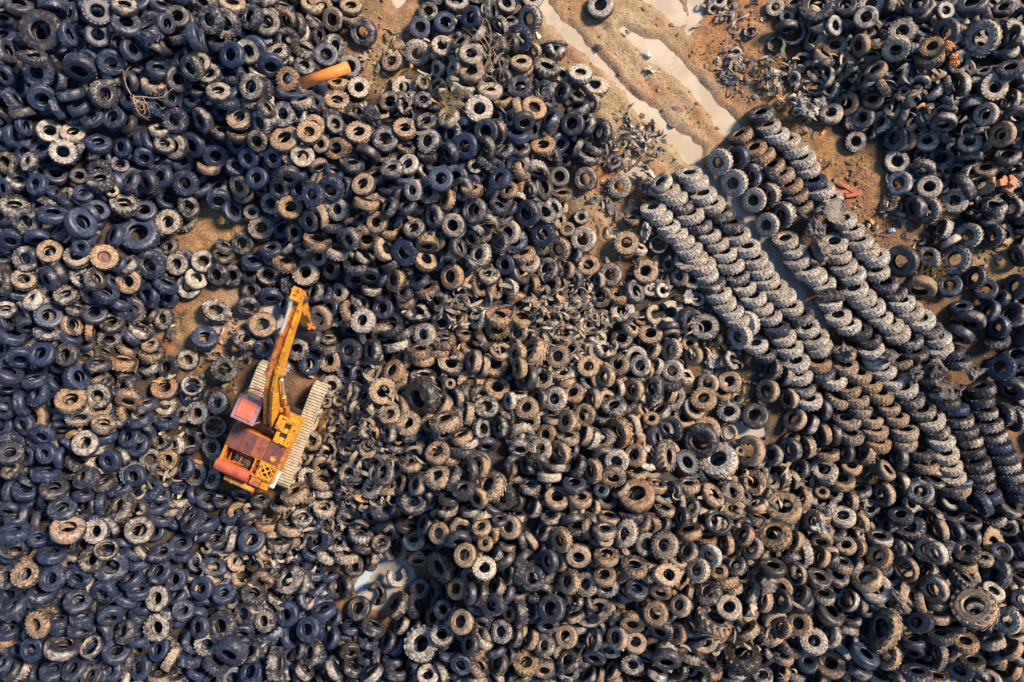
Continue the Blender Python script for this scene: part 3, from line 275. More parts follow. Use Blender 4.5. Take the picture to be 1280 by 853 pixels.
-1314,321,16,3,302,93,1,1,-738,-1252,45,86,31,101,1,0,-1243,1199,217,15,25,102,1,0,1995,615,43,21,309,93,1,2,-837,-884,27,30,307,86,2,0,1211,1244,71,62,126,84,1,3,
258,336,37,77,162,77,2,1,-541,-469,113,70,77,90,0,1,59,24,40,26,164,98,1,2,-1363,-510,45,18,124,76,0,4,1928,656,53,35,253,80,0,1,-1496,290,180,41,139,72,0,0,
-1286,-838,102,74,92,74,1,0,494,-991,227,64,162,86,0,4,1945,-907,157,65,79,72,2,5,1902,-956,168,89,190,88,1,1,1509,-1012,172,13,93,96,0,5,1154,-1065,148,33,315,97,1,5,
-1022,-882,43,46,128,71,1,5,-1570,472,248,47,232,86,0,0,-1729,554,200,73,195,79,8,0,1985,661,83,59,113,75,0,1,-1427,-1049,170,88,59,73,1,0,1481,-1238,178,81,94,88,0,1,
145,-75,91,3,137,94,1,2,696,-144,31,57,68,77,8,3,847,-1298,127,85,101,89,1,4,-1506,931,218,19,284,96,1,0,-747,193,28,37,142,80,1,0,926,-816,180,37,308,96,0,2,
900,-523,20,10,59,90,1,2,-353,513,190,42,82,88,0,5,15,-541,199,41,270,71,1,2,-178,-301,173,19,273,98,8,5,1296,-1151,163,82,168,81,0,0,79,203,29,35,298,83,0,5,
-916,16,14,3,327,82,2,0,-845,-796,32,2,46,64,8,1,1674,923,165,54,69,77,1,1,-735,7,29,63,83,68,0,1,719,-679,171,23,41,90,0,2,-1390,-602,72,59,54,83,2,0,
1670,-823,139,57,337,117,1,5,1191,-563,20,1,225,110,1,1,1229,-600,54,43,115,58,2,2,-1841,-1264,166,39,149,72,8,0,712,-12,19,26,118,68,2,2,-1478,-516,110,28,21,95,1,0,
259,763,40,87,151,88,0,1,-382,-364,174,83,102,90,0,5,-633,1280,40,47,93,84,1,2,481,485,27,54,96,67,1,2,1441,-738,31,55,108,84,0,5,-166,-386,204,78,107,90,2,1,
1632,924,125,56,123,74,8,1,-450,-447,153,75,78,80,1,2,-530,-1263,56,88,11,91,2,5,1781,-554,44,67,94,96,0,0,-162,223,88,41,341,87,1,2,283,-1224,120,28,359,89,0,5,
-555,-142,39,61,343,71,2,2,-760,1337,32,38,285,89,8,2,1275,-1100,171,82,261,94,0,1,-1155,1116,238,82,188,94,2,0,-803,634,211,52,78,79,1,0,257,-83,70,18,299,85,1,1,
-1224,1126,243,65,103,99,1,1,654,-937,232,81,149,71,8,2,75,811,159,40,346,87,0,5,869,-887,178,8,20,86,2,5,-1697,-401,170,50,228,79,2,0,-1232,-766,51,67,114,85,4,0,
1509,1298,110,45,39,89,2,5,-130,-467,193,7,79,111,0,5,-1157,-935,78,40,68,105,1,0,13,-361,175,33,173,96,0,1,-792,843,219,42,157,63,2,1,28,-743,226,72,200,87,0,5,
1556,1032,137,56,213,86,4,5,-698,-332,11,0,240,67,1,2,1261,-1185,154,84,225,91,1,1,-1552,1029,297,29,270,77,0,0,1588,-543,31,44,121,81,0,5,-1639,-68,146,27,349,82,0,5,
-953,1329,99,55,114,102,0,1,-133,-1293,158,85,270,88,2,2,-58,117,32,8,319,97,1,5,437,-757,234,32,341,90,1,1,-1937,-322,182,12,134,95,2,0,-1306,-1032,148,80,74,98,1,1,
724,243,21,27,117,82,1,3,-819,707,189,13,73,108,1,4,-275,-37,62,59,91,90,8,4,-68,656,201,43,272,84,1,0,900,-233,20,35,114,60,0,1,-1626,722,202,73,145,83,1,5,
-297,1009,42,40,142,86,0,1,890,-705,152,40,252,74,0,5,-87,-1108,194,72,36,72,1,2,871,-1254,163,41,109,84,8,3,1581,-1230,177,83,94,72,2,5,-1114,-762,33,42,17,80,4,0,
1605,828,50,43,179,87,4,1,-1593,-403,155,64,89,99,0,1,1529,-919,147,1,18,73,1,2,-1016,1022,185,68,31,91,1,0,-1416,771,179,89,190,72,1,0,1883,1097,185,57,127,80,2,1,
1909,-1123,179,79,97,72,0,2,-1413,323,51,47,19,102,0,0,1469,-1314,144,51,194,96,0,2,-1549,569,175,66,15,91,0,5,-414,543,191,47,328,96,0,5,-13,-1201,171,57,155,72,0,1,
269,837,33,30,287,101,0,5,-1894,975,225,10,217,107,0,0,314,-798,218,2,205,111,0,2,1686,1156,178,28,273,98,1,2,-613,-48,21,5,311,109,0,5,-729,-724,13,0,230,73,4,1,
1962,1246,135,59,166,81,1,5,-1885,246,248,61,18,86,2,1,-1565,-918,194,41,0,96,1,1,521,-1205,161,59,244,104,0,1,1519,-978,176,48,76,84,1,4,-1932,479,182,23,339,104,1,0,
1584,-646,39,18,31,85,0,1,214,724,20,34,200,59,0,1,-852,199,30,70,74,68,0,1,-113,-660,221,72,285,87,1,2,-396,857,117,45,114,99,1,5,-1799,-374,175,24,93,99,8,0,
-411,619,194,38,71,83,1,0,-897,247,24,25,107,83,2,0,-1509,604,166,55,191,87,0,0,1118,-552,34,69,206,75,1,2,-106,-1131,199,81,61,79,1,3,-1568,-228,124,17,276,105,0,0,
1403,1148,120,83,96,92,1,1,-220,1191,30,20,145,108,1,1,-330,-827,42,46,276,75,1,5,-367,-408,161,22,156,90,1,1,-1801,1134,245,37,112,99,2,0,-696,-410,30,57,162,75,4,1,
-1182,-847,65,46,290,75,2,0,-900,225,36,89,180,77,1,5,-963,-1216,93,86,189,91,0,1,1399,1207,106,18,288,96,1,5,-737,532,176,17,233,100,1,1,-1827,515,189,36,136,89,0,0,
1807,668,57,42,330,76,1,1,1660,1234,138,23,108,112,1,4,-1928,311,195,61,69,71,2,5,-512,182,52,58,95,75,1,5,1132,-754,99,28,58,88,0,5,-272,-669,166,34,228,85,1,2,
-301,929,94,43,123,90,0,1,-916,675,151,29,222,89,1,0,1422,971,42,35,224,82,1,1,210,-165,120,85,290,88,0,2,492,-1324,110,74,93,82,1,2,1220,-841,147,85,121,81,1,1,
1658,-614,18,3,323,105,0,5,1957,-888,134,45,242,97,0,1,-478,-588,124,71,271,80,2,2,-1478,-1221,170,32,167,87,1,5,-70,-615,221,55,55,86,2,5,1130,1053,22,52,208,55,0,3,
-487,-841,33,66,34,77,2,5,1654,-1178,195,89,160,79,0,5,-1118,-872,36,24,48,88,4,1,1915,1182,172,25,50,97,1,1,-1213,905,187,48,69,64,1,0,-1753,-873,214,25,247,104,0,0,
-1223,-1064,126,42,271,94,0,0,-1653,976,236,40,237,70,1,0,-1629,-15,161,51,98,65,0,5,229,-416,200,69,158,71,0,5,-301,317,121,23,257,94,2,0,832,-813,176,16,36,88,0,4,
-1742,516,206,80,241,91,1,1,-1707,-36,191,38,342,110,2,0,-1791,273,216,28,179,107,8,0,1659,976,173,67,9,75,1,1,339,-1307,102,83,158,82,0,2,109,-1321,109,85,90,90,1,1,
811,3,25,48,132,65,1,1,534,-491,150,28,64,89,0,2,1799,-1296,138,63,218,91,1,5,1609,-759,45,37,102,93,0,1,628,58,39,79,270,83,0,5,1516,962,125,39,141,57,8,3,
-437,467,173,64,163,72,1,0,1032,-562,46,41,112,67,1,2,449,-249,90,58,95,89,1,1,395,776,18,33,185,56,0,1,-1526,-303,127,87,221,81,1,0,-1684,-505,173,60,101,64,8,5,
83,-959,213,79,81,71,1,5,-1481,-771,178,70,272,96,2,0,-1740,896,225,8,233,104,1,0,-138,429,178,87,234,86,1,1,-1341,-666,66,81,92,85,1,1,-1681,1095,251,34,59,89,0,0,
-1805,241,216,18,337,106,0,5,-1793,-1105,203,38,294,103,2,0,-197,-55,73,76,54,88,1,2,-977,892,197,78,69,96,1,1,-1642,846,218,21,116,82,0,0,-1544,1252,267,12,88,114,0,0,
556,206,14,18,122,59,1,3,847,-592,75,44,76,99,0,5,-965,1024,170,56,54,87,0,1,-1091,-1010,94,25,140,75,0,1,-1390,-742,113,20,68,78,0,0,-513,516,166,10,277,100,1,2,
-330,-598,170,21,215,102,0,5,1318,-984,153,35,77,98,1,2,-21,-116,71,17,89,95,0,5,-336,-1230,103,34,146,110,2,5,79,1378,25,16,327,99,0,1,26,872,216,77,15,91,0,4,
-402,-729,53,52,285,92,1,5,841,-216,29,65,97,69,2,2,1726,1036,164,13,202,88,0,5,579,-952,217,7,267,101,8,2,-1594,461,196,42,58,109,0,5,32,1060,104,50,87,104,0,2,
-514,-288,86,25,229,88,1,2,-1765,451,208,5,10,108,0,1,-483,71,23,3,168,111,0,1,-138,-1168,191,58,108,94,1,2,-406,-630,121,42,229,103,0,1,0,1346,15,2,210,84,2,1,
-1843,-591,179,13,97,92,0,0,344,-156,89,28,47,86,0,4,-817,-616,38,73,86,86,1,2,371,-230,87,28,53,83,2,2,-71,847,185,12,110,95,0,0,1194,1296,18,1,94,102,2,1,
-1832,113,216,46,216,84,0,1,1618,670,17,4,158,91,0,1,990,-596,65,55,155,80,4,5,179,486,36,44,24,93,2,2,-1402,1018,237,48,65,55,0,0,-1509,-1009,203,88,271,104,1,1,
170,-905,217,61,151,71,1,2,1201,-1308,99,84,168,82,1,2,687,-515,71,52,59,101,2,5,1379,-987,166,41,58,95,1,5,-10,1274,27,38,90,76,0,1,634,-215,36,82,160,76,1,2,
1579,-1103,185,1,236,101,0,5,-1307,1028,220,10,304,91,1,0,-172,-1101,171,21,181,103,1,5,1802,1262,158,63,27,115,0,5,-1701,-1080,211,79,84,79,1,0,1772,-906,154,85,12,72,1,1,
-1121,1071,185,14,6,105,0,0,-558,-693,22,13,239,93,0,5,-663,-676,16,3,68,85,8,1,1995,794,133,15,205,113,8,1,302,213,16,19,106,59,1,2,519,88,17,28,108,59,0,2,
23,-211,125,76,90,81,1,3,-1247,-915,105,89,60,82,8,1,826,-716,166,48,30,87,1,2,-1782,628,207,86,28,96,0,0,-1718,-99,184,71,69,72,0,0,1450,-491,35,52,34,92,1,1,
-768,911,150,30,49,99,1,5,-42,537,176,20,313,94,0,5,-4,842,201,39,190,63,0,3,306,-155,77,24,62,103,0,5,314,-62,64,89,48,95,8,2,-326,-586,194,61,207,84,2,5,
1665,-855,129,23,181,82,0,1,113,-924,224,65,248,93,0,5,-925,-1191,73,59,343,85,2,0,-676,765,172,23,57,98,0,1,1388,888,18,1,111,108,1,2,-880,903,179,23,58,106,1,1,
1637,748,17,29,158,55,0,1,-756,-1344,32,82,23,67,1,2,-1234,1056,210,11,321,89,0,0,-258,-828,105,53,199,106,0,5,-1396,494,28,21,58,96,0,0,1334,-1160,166,50,184,86,1,5,
-760,869,202,67,276,71,0,1,23,-657,211,74,90,71,1,1,-1314,-1235,146,33,240,101,1,5,941,-1155,126,20,292,97,1,5,-30,471,149,55,101,70,0,5,-1739,-599,204,54,305,95,0,0,
-1047,916,198,84,321,100,0,0,1527,1131,160,60,88,101,1,1,1108,-890,142,13,29,98,0,5,1431,827,21,49,165,55,0,1,92,-258,132,23,105,114,0,1,754,-527,56,68,33,69,1,1,
-835,1087,95,40,43,93,2,1,1118,-682,74,24,65,99,0,1,-994,610,52,47,236,81,1,5,-1693,393,207,47,48,79,0,0,-1729,-717,210,30,211,102,1,2,-760,623,195,42,153,71,0,1,
1779,1116,170,6,83,88,1,5,1210,-684,67,55,89,101,1,2,-1584,710,196,32,145,71,2,1,-1921,-29,197,29,179,71,0,0,1345,-324,36,65,120,94,2,1,-885,-1308,60,88,11,67,1,1,
135,63,23,4,81,111,8,1,-1290,-687,23,17,39,99,1,1,-67,-1291,143,52,210,90,0,2,-1535,1037,255,29,297,117,1,0,1266,-1307,109,45,206,109,0,4,-333,646,185,48,29,67,1,1,
-1173,-914,94,43,65,86,1,2,-1336,-713,63,86,30,75,2,0,-256,-993,71,61,172,109,0,5,-742,-244,12,16,164,51,1,2,-1137,929,179,9,107,82,1,0,-800,-1163,38,21,263,112,0,0,
1831,783,126,81,164,82,0,1,1774,681,33,37,231,83,1,1,267,-1138,141,22,282,98,0,1,191,-947,217,44,153,92,1,5,-1673,-378,157,28,260,81,2,2,-1597,380,244,58,71,86,0,0,
1823,769,105,48,239,88,2,5,135,937,110,46,32,84,0,5,86,-1089,180,19,219,102,0,5,1814,-776,82,88,170,74,2,5,-799,1143,107,76,246,65,0,1,252,-1083,184,82,91,72,2,1,
831,-1046,213,53,233,87,0,5,-1163,-1318,123,45,93,82,0,0,-301,1160,16,3,15,87,2,0,-677,-1200,28,36,281,83,1,0,832,1358,18,22,130,60,0,3,521,608,62,37,187,51,1,1,
-1572,-162,137,55,90,73,0,1,-648,-1194,26,22,112,92,1,2,-914,1099,124,23,51,107,0,5,1069,-575,28,1,234,84,0,2,-837,-1069,40,47,23,101,1,0,729,-1174,158,23,289,94,1,4,
-253,1110,43,50,197,75,0,3,-9,508,153,53,135,73,2,5,504,368,30,55,63,77,0,3,421,-955,225,80,91,71,0,5,1853,-1205,181,78,354,88,1,2,-1775,-400,163,3,342,96,8,1,
-392,453,159,18,242,90,1,2,-498,-69,19,13,133,86,0,5,183,-252,130,19,96,81,2,1,985,-532,32,49,123,83,0,1,-694,-241,17,34,71,51,1,2,-145,583,197,32,229,87,8,0,
-425,688,157,10,102,92,0,1,-1046,-769,37,22,87,83,4,0,1463,1179,133,46,84,92,0,1,1098,1294,30,20,160,59,2,3,634,-608,187,74,177,72,2,4,1681,-501,33,45,54,95,0,1,
2023,-144,39,60,112,94,2,0,-1685,543,187,28,153,83,2,1,-139,786,190,13,141,97,0,0,-1889,-1083,171,10,199,104,0,0,503,-1063,193,17,257,112,1,5,-1198,1085,218,46,18,86,0,0,
-1566,-1000,198,81,2,71,0,5,-183,834,192,72,99,87,1,0,975,-1239,92,23,290,100,0,5,1116,-387,28,65,118,69,1,2,-584,600,194,25,192,95,0,5,-1392,1268,254,19,47,98,2,0,
-573,27,39,51,337,99,2,1,-738,-393,12,17,155,51,0,2,709,-898,207,8,5,86,0,2,208,-632,217,39,184,85,1,2,1452,-1179,168,13,258,91,1,5,763,-682,184,30,31,74,1,1,
-1598,-143,141,69,119,66,1,4,908,-1036,161,13,325,83,0,2,-690,-562,35,68,336,77,1,2,1797,816,130,69,93,71,0,1,-506,247,84,77,156,80,2,0,958,1239,14,25,130,56,6,1,
579,-103,30,70,161,68,1,3,-1916,-1132,195,80,83,71,1,4,-1887,-810,204,76,81,79,2,0,342,-726,293,31,101,61,0,3,-1450,730,154,25,312,84,2,0,647,-1137,177,19,273,105,1,2,
-945,-768,37,85,275,79,2,2,-1647,-660,200,73,81,88,1,1,-694,98,15,4,154,91,8,1,-480,-659,61,45,244,103,0,2,-1324,611,21,19,298,77,8,5,-491,717,149,12,62,77,1,1,
-66,-1038,188,6,284,88,1,5,-906,-971,35,16,1,88,8,1,-951,758,164,18,215,109,2,1,1591,-1180,172,13,284,85,2,0,193,-1114,169,27,353,99,2,5,-153,-807,220,13,216,93,0,5,
-192,520,204,13,304,87,1,1,-1238,660,50,32,136,82,0,0,197,-1196,125,33,307,90,2,2,1481,1003,99,34,42,61,0,1,-517,315,88,28,262,82,2,5,-229,-1055,138,82,151,91,1,2,
1634,-938,166,25,23,92,1,2,-1554,-1258,185,82,115,87,8,0,1013,-1151,136,82,304,83,2,4,-6,-292,148,51,176,65,1,2,116,1012,76,49,46,92,8,0,408,-104,59,18,116,101,2,5,
1377,1192,104,55,121,82,0,1,2041,448,33,61,111,77,1,1,512,-275,80,57,36,66,0,2,1286,-614,25,43,116,74,1,1,-1606,-147,127,28,356,104,1,1,-1563,319,194,9,57,101,0,5,
1909,1177,141,25,51,107,0,1,-974,-1306,88,45,328,104,1,0,-578,786,157,23,92,119,0,5,-790,1027,108,33,82,74,1,1,1460,-905,130,27,107,100,0,5,1442,-1107,189,30,48,95,2,5,
687,-1271,119,27,274,82,0,5,-1761,692,184,7,326,78,2,0,-224,-299,182,53,180,101,1,2,-1366,680,122,41,73,90,1,0,-1509,565,204,29,27,47,1,4,-1292,-1076,138,87,59,73,2,0,
23,-950,215,78,90,71,1,5,-1784,-301,159,8,21,88,8,0,-102,988,141,23,45,95,1,4,-1735,1148,242,44,201,72,0,0,-1519,1148,243,4,161,93,0,0,1319,1235,45,35,165,84,0,5,
26,547,149,70,254,70,1,1,-424,133,32,12,249,91,1,0,1610,-687,15,7,109,76,0,5,912,-614,72,41,72,67,2,5,-1675,-838,209,43,90,84,0,0,-313,821,161,35,116,100,1,0,
-1432,424,40,42,11,92,1,0,131,-1260,100,24,294,93,0,1,295,-673,226,60,225,73,1,1,1888,-777,30,31,73,87,0,5,842,-513,45,25,115,85,0,5,-700,603,189,2,155,96,1,4,
-123,496,168,18,304,110,1,5,480,-392,147,20,18,92,0,4,-1606,1137,257,72,10,78,0,0,-1710,-296,169,65,278,81,2,1,-1902,364,210,20,200,71,1,0,-236,-164,163,20,147,45,0,4,
-733,854,174,20,153,87,1,5,1250,1136,22,9,173,106,2,1,-363,479,176,17,55,80,1,2,-334,-474,189,19,97,100,0,5,-888,1016,143,20,68,89,1,0,-1395,-1235,140,15,328,88,8,1,
-219,435,191,15,254,104,2,1,-112,412,156,25,153,76,1,1,-1024,-1043,81,27,54,99,1,0,-6,-485,193,51,173,64,1,2,-597,-506,71,76,31,74,1,5,-1367,1101,238,9,320,96,8,0,
1947,-1190,173,29,97,103,0,0,-122,1101,111,65,237,79,0,1,-1595,-663,184,73,81,72,1,0,-22,-1305,127,61,147,73,0,1,-1162,1207,189,20,24,88,2,0,-1977,-1181,145,44,250,100,8,5,
-1562,1086,256,41,297,88,8,0,70,-386,182,35,272,86,0,1,1360,877,19,23,319,77,2,1,-1896,-105,202,29,358,108,0,0,-1862,416,180,9,154,105,0,0,322,-727,240,66,124,93,0,2,
47,589,139,62,339,82,1,4,1386,1079,97,62,104,79,1,1,32,-1308,120,82,118,81,8,5,-1854,130,205,12,114,94,0,5,1746,-821,111,61,123,92,2,1,394,-869,239,37,329,101,1,5,
1215,-740,100,65,100,82,5,2,-618,434,142,25,261,85,1,1,-1567,692,167,14,333,74,0,0,-1953,-1026,176,50,188,104,0,0,-632,399,139,55,261,97,0,1,-1877,556,185,66,74,72,8,5,
-1433,550,51,64,355,67,0,0,-973,-1024,57,84,21,75,8,1,-1515,-1079,173,12,350,104,0,0,33,-894,217,26,193,102,0,5,-171,-551,201,2,129,112,0,5,-1320,-1165,143,22,141,65,0,1,
1546,-815,87,43,61,66,0,1,-1689,-774,190,6,66,80,1,5,1561,1135,140,14,176,103,0,1,767,-1321,108,24,9,88,0,5,-206,635,190,6,195,95,1,1,1929,-1047,177,17,168,106,0,1,
-699,851,150,28,58,93,0,1,14,-1086,197,37,60,93,0,2,-1414,-1118,150,14,13,89,0,0,-613,679,174,19,28,90,1,2,
]
BURIED = [
1449,915,48,56,120,76,1,2,-160,706,191,7,180,84,1,5,-1452,1087,244,5,324,103,0,5,-708,1097,14,10,17,72,8,2,2035,-787,33,55,75,77,1,1,1247,-1254,135,45,112,103,0,1,
-1916,750,210,32,44,87,1,0,531,-117,30,41,178,84,0,2,-418,266,99,65,86,66,0,5,1481,-1072,193,69,74,72,1,2,-350,-505,172,18,178,100,0,2,-993,-926,30,21,326,84,0,1,
-869,-1001,35,51,339,90,0,0,456,-140,42,34,85,115,0,2,881,-662,114,33,75,76,1,2,-156,-773,192,11,207,105,2,5,-290,723,181,14,270,94,1,5,-1052,-1194,99,33,319,89,0,0,
-356,59,30,9,225,92,1,5,1831,869,140,21,246,101,8,1,-1567,-764,171,15,28,82,2,0,1502,-1077,187,18,324,79,2,2,-1785,-964,223,79,83,102,0,0,-1494,-1290,163,45,125,80,1,3,
1882,1325,80,32,70,88,0,1,-1675,-582,169,16,59,75,8,0,320,-1087,175,41,217,86,0,5,1145,-1143,117,14,258,94,0,1,-1091,1173,169,23,27,95,2,0,-1362,972,215,16,304,86,0,0,
-190,-874,159,43,197,88,0,1,-1750,978,245,44,257,90,0,5,-156,1267,28,20,125,99,2,5,-537,-55,34,51,157,84,1,1,907,-437,50,29,122,42,1,2,-1252,-967,112,87,40,73,2,1,
1930,875,150,11,334,111,2,1,-138,1392,17,0,345,94,1,1,1940,1026,184,42,350,97,1,1,60,-152,89,22,103,103,0,2,1537,-654,17,7,69,89,0,5,52,953,150,27,67,90,1,5,
1985,700,115,74,158,73,1,2,1231,-567,16,4,243,89,2,2,-131,633,189,7,331,77,0,5,998,-822,146,14,62,75,2,4,599,-1039,224,64,316,87,0,5,-1904,1254,233,76,111,107,2,0,
1833,-1115,169,7,286,90,0,5,-182,1302,35,43,120,92,2,1,-1612,411,188,15,49,106,1,1,-1386,886,205,53,189,62,0,0,-607,343,113,47,15,71,0,1,-846,-1334,57,84,198,83,1,0,
1796,586,33,36,276,97,2,5,-6,-803,218,40,83,88,0,5,1963,-1287,134,78,331,89,0,1,1069,-1095,126,13,270,94,0,5,-471,379,129,24,258,114,2,1,-193,-1344,137,35,12,109,2,0,
193,-1322,85,12,70,96,0,1,1349,-1035,167,78,95,64,0,5,-381,623,172,11,149,103,1,5,467,-1259,109,27,249,103,8,5,1158,-1233,96,20,238,108,2,1,565,-796,243,82,352,93,0,2,
-1449,251,109,87,0,66,0,5,-1759,-618,195,22,194,94,0,1,474,-370,142,71,178,81,8,2,2044,480,48,82,95,99,0,1,-1483,-735,160,34,195,72,0,5,1812,-765,54,67,81,89,0,5,
442,-1140,157,24,247,101,0,5,-1887,-498,165,9,125,85,1,0,-858,-903,16,1,179,87,4,0,-1875,-1009,205,15,276,89,0,0,-779,462,134,35,226,96,1,4,188,542,31,48,35,85,0,2,
-292,-902,41,40,199,104,1,1,-506,-539,102,27,192,107,1,4,740,-1344,82,24,279,88,1,1,1711,613,14,1,158,86,1,1,-299,1389,27,29,283,88,0,5,-1937,766,213,50,244,96,0,0,
-1862,-1031,200,85,210,71,0,0,1584,1052,133,19,226,80,0,1,-1929,183,190,11,164,97,0,0,-1225,1286,222,58,137,95,1,0,-14,-1269,128,21,322,103,0,5,-638,-201,15,3,197,91,0,1,
-1072,1076,192,45,9,89,0,0,-244,-460,193,8,121,108,1,2,-1009,854,171,16,153,91,0,1,-938,508,35,27,147,78,0,0,-852,499,98,52,213,99,0,5,1929,931,169,46,86,75,2,5,
-949,336,33,46,134,93,1,1,-201,-672,188,11,188,82,0,5,-1859,324,187,12,154,89,1,0,462,-290,105,66,94,82,1,2,-678,-1262,13,3,203,73,1,5,-1687,745,197,12,246,95,0,0,
-1364,263,30,41,61,50,1,5,1467,1076,106,20,225,95,2,2,-242,863,150,21,118,85,0,1,82,526,101,44,19,99,0,0,42,-1175,147,22,285,98,8,5,1938,842,154,47,190,85,0,2,
-820,-648,11,3,253,59,1,2,-375,-314,161,11,120,93,1,2,1854,-992,157,16,71,79,0,4,1958,979,162,47,127,64,2,5,1601,604,16,32,144,52,0,3,-877,-1084,28,21,31,99,0,0,
-604,-618,48,54,228,85,0,5,-605,-1248,17,8,114,93,0,0,822,-1240,117,24,295,77,0,5,1233,-1151,133,14,230,107,1,1,9,602,152,29,340,88,1,4,1230,-819,119,55,270,76,1,2,
-1842,618,179,4,225,95,0,0,805,1335,11,23,279,43,1,3,-1647,180,198,11,310,88,1,0,-1563,1228,236,10,117,111,0,0,-899,521,99,90,341,93,2,1,-144,301,105,29,293,87,0,1,
-1681,-899,204,30,191,71,1,0,1294,-1311,134,63,102,81,0,0,-1247,-1147,117,7,355,78,0,0,-443,561,167,5,189,85,1,5,-1915,-254,220,71,269,85,0,0,-291,1237,13,2,257,71,0,0,
-620,-1368,36,28,59,103,0,5,283,-87,66,59,78,83,1,2,-903,835,193,85,40,78,0,1,-122,-907,190,16,187,85,0,5,470,-52,18,6,271,97,2,5,-1051,1147,172,36,311,90,0,0,
-447,-494,155,67,122,86,0,2,-264,-549,190,10,187,92,1,2,-1907,888,231,33,308,100,0,0,624,-1339,106,31,326,103,0,2,167,280,15,9,239,96,1,5,179,-1034,194,44,317,94,0,5,
1761,-1217,153,22,292,100,1,5,-42,-696,202,3,69,102,1,5,405,-448,191,62,18,101,1,1,-1150,-734,14,7,334,74,2,1,-1601,556,170,12,29,109,1,4,258,-221,113,23,69,94,1,2,
1967,1331,56,30,57,92,1,1,-835,-789,11,1,231,71,1,2,1517,1203,150,72,358,92,0,1,227,-324,179,61,221,81,8,2,-1462,593,115,83,192,74,0,0,-1428,-300,81,73,92,83,0,5,
25,872,178,17,53,100,0,1,263,-569,205,7,50,83,0,5,1857,-881,114,29,79,93,2,0,-1646,321,209,13,137,102,1,0,337,-390,189,33,279,98,0,1,-1849,1081,233,44,202,63,0,5,
-1614,-919,191,8,45,94,0,0,-293,-337,162,20,120,95,0,5,-1776,1224,221,10,107,108,0,0,567,-123,19,14,254,80,1,1,-214,331,150,86,144,94,8,1,2043,-707,30,66,106,69,1,4,
-81,1321,19,6,81,96,0,1,-13,372,94,31,314,109,1,2,-1412,1251,232,11,92,87,0,0,-185,1106,67,32,146,99,0,1,406,-1353,70,46,283,97,1,2,1518,-851,127,25,88,62,1,5,
1748,-1024,190,22,240,95,0,1,969,-488,35,81,150,77,0,1,-57,709,195,10,287,91,0,1,-1846,-1325,133,17,230,101,2,5,1756,958,153,20,250,88,8,1,-364,958,39,40,114,88,0,0,
-1934,-708,186,39,131,93,2,0,-312,393,212,16,69,51,8,1,798,-1021,217,70,174,97,1,5,1913,1066,160,17,4,98,0,1,-1598,1116,247,24,252,80,2,0,-842,1373,49,82,132,99,1,2,
607,-758,227,61,40,79,8,2,1148,-943,151,69,98,65,1,5,1254,-957,131,17,111,72,0,1,-236,-150,91,17,96,94,0,5,-905,-1318,76,84,198,91,0,1,394,-729,218,6,127,94,0,1,
-1486,-430,98,21,17,76,8,0,-73,1234,47,29,65,98,0,1,-786,-1137,17,3,83,90,0,0,-1766,95,202,6,347,101,1,1,1699,-1049,200,44,204,91,1,5,-784,-1278,21,12,356,77,0,5,
-1660,-217,158,37,82,92,0,2,528,-1031,213,27,201,104,1,2,-1809,-1048,185,12,200,84,2,0,1663,-1150,189,10,71,104,1,2,353,-1171,132,24,256,102,1,2,-918,412,17,10,179,81,0,0,
1560,968,99,26,234,91,0,1,-569,-261,25,23,153,84,1,5,597,-1053,200,13,254,103,1,5,1608,-837,100,29,88,76,8,2,-703,1394,18,0,60,100,8,5,-212,232,83,25,279,84,0,0,
1971,-969,147,28,5,98,0,1,-323,415,173,34,153,88,1,2,714,-461,35,53,68,85,1,5,1831,1029,181,52,118,64,0,1,-246,-1006,97,69,88,66,1,5,-793,-1356,53,77,38,107,1,0,
285,-492,197,12,79,96,1,1,-131,-1222,153,16,283,112,2,2,487,-599,195,13,46,88,1,4,-1750,-1010,193,6,253,82,1,0,-1736,319,219,44,173,91,1,0,521,-757,218,3,21,88,0,2,
-1027,1322,123,15,185,84,0,0,-1676,-335,144,13,150,56,1,1,-592,-1301,42,77,134,84,1,5,-1542,-838,170,17,20,86,1,0,-1499,-829,172,57,12,78,1,0,1896,790,118,19,258,94,8,2,
235,-967,193,12,251,96,0,2,1841,962,166,9,259,103,0,1,-87,398,129,24,294,101,1,1,2060,-220,18,0,253,98,0,5,1285,-735,50,39,47,107,1,2,-1234,-986,109,21,231,84,1,1,
1772,1234,163,55,20,95,8,1,1520,1316,85,25,103,95,0,5,-67,-601,200,5,348,107,1,5,66,1120,35,28,47,110,2,5,-1958,-301,178,67,221,85,1,0,-138,896,175,38,184,84,1,1,
1665,1337,88,30,96,107,1,5,1091,-477,12,2,333,68,0,2,996,-1022,151,16,312,104,0,5,-1,266,52,24,315,83,8,0,751,-945,218,54,272,84,0,2,-945,1254,106,9,188,93,1,1,
-1844,-177,196,51,235,84,0,0,-1897,-594,185,29,228,90,0,5,1961,1094,163,88,213,81,0,1,-578,90,17,4,283,95,0,5,117,-1120,169,18,201,97,1,2,1926,-1075,179,87,1,72,1,4,
-1017,-1269,84,12,357,100,8,1,607,-359,41,34,21,85,1,5,21,477,111,30,321,94,0,0,-1333,1210,231,10,40,95,1,0,1825,1175,154,18,76,81,0,1,-1509,831,190,20,286,75,0,0,
-1844,-31,214,73,60,87,0,0,-136,-251,132,24,74,93,1,4,-1894,-334,161,4,169,87,1,0,96,-471,183,6,93,89,1,5,17,-22,71,62,180,67,1,2,-1752,176,203,6,270,84,0,1,
-1841,71,211,63,265,67,1,0,-1652,1232,224,10,129,81,1,0,-1748,-756,211,49,224,82,0,0,-1640,-1262,162,13,282,85,0,0,1509,878,49,70,156,71,0,1,1697,314,16,33,147,51,0,2,
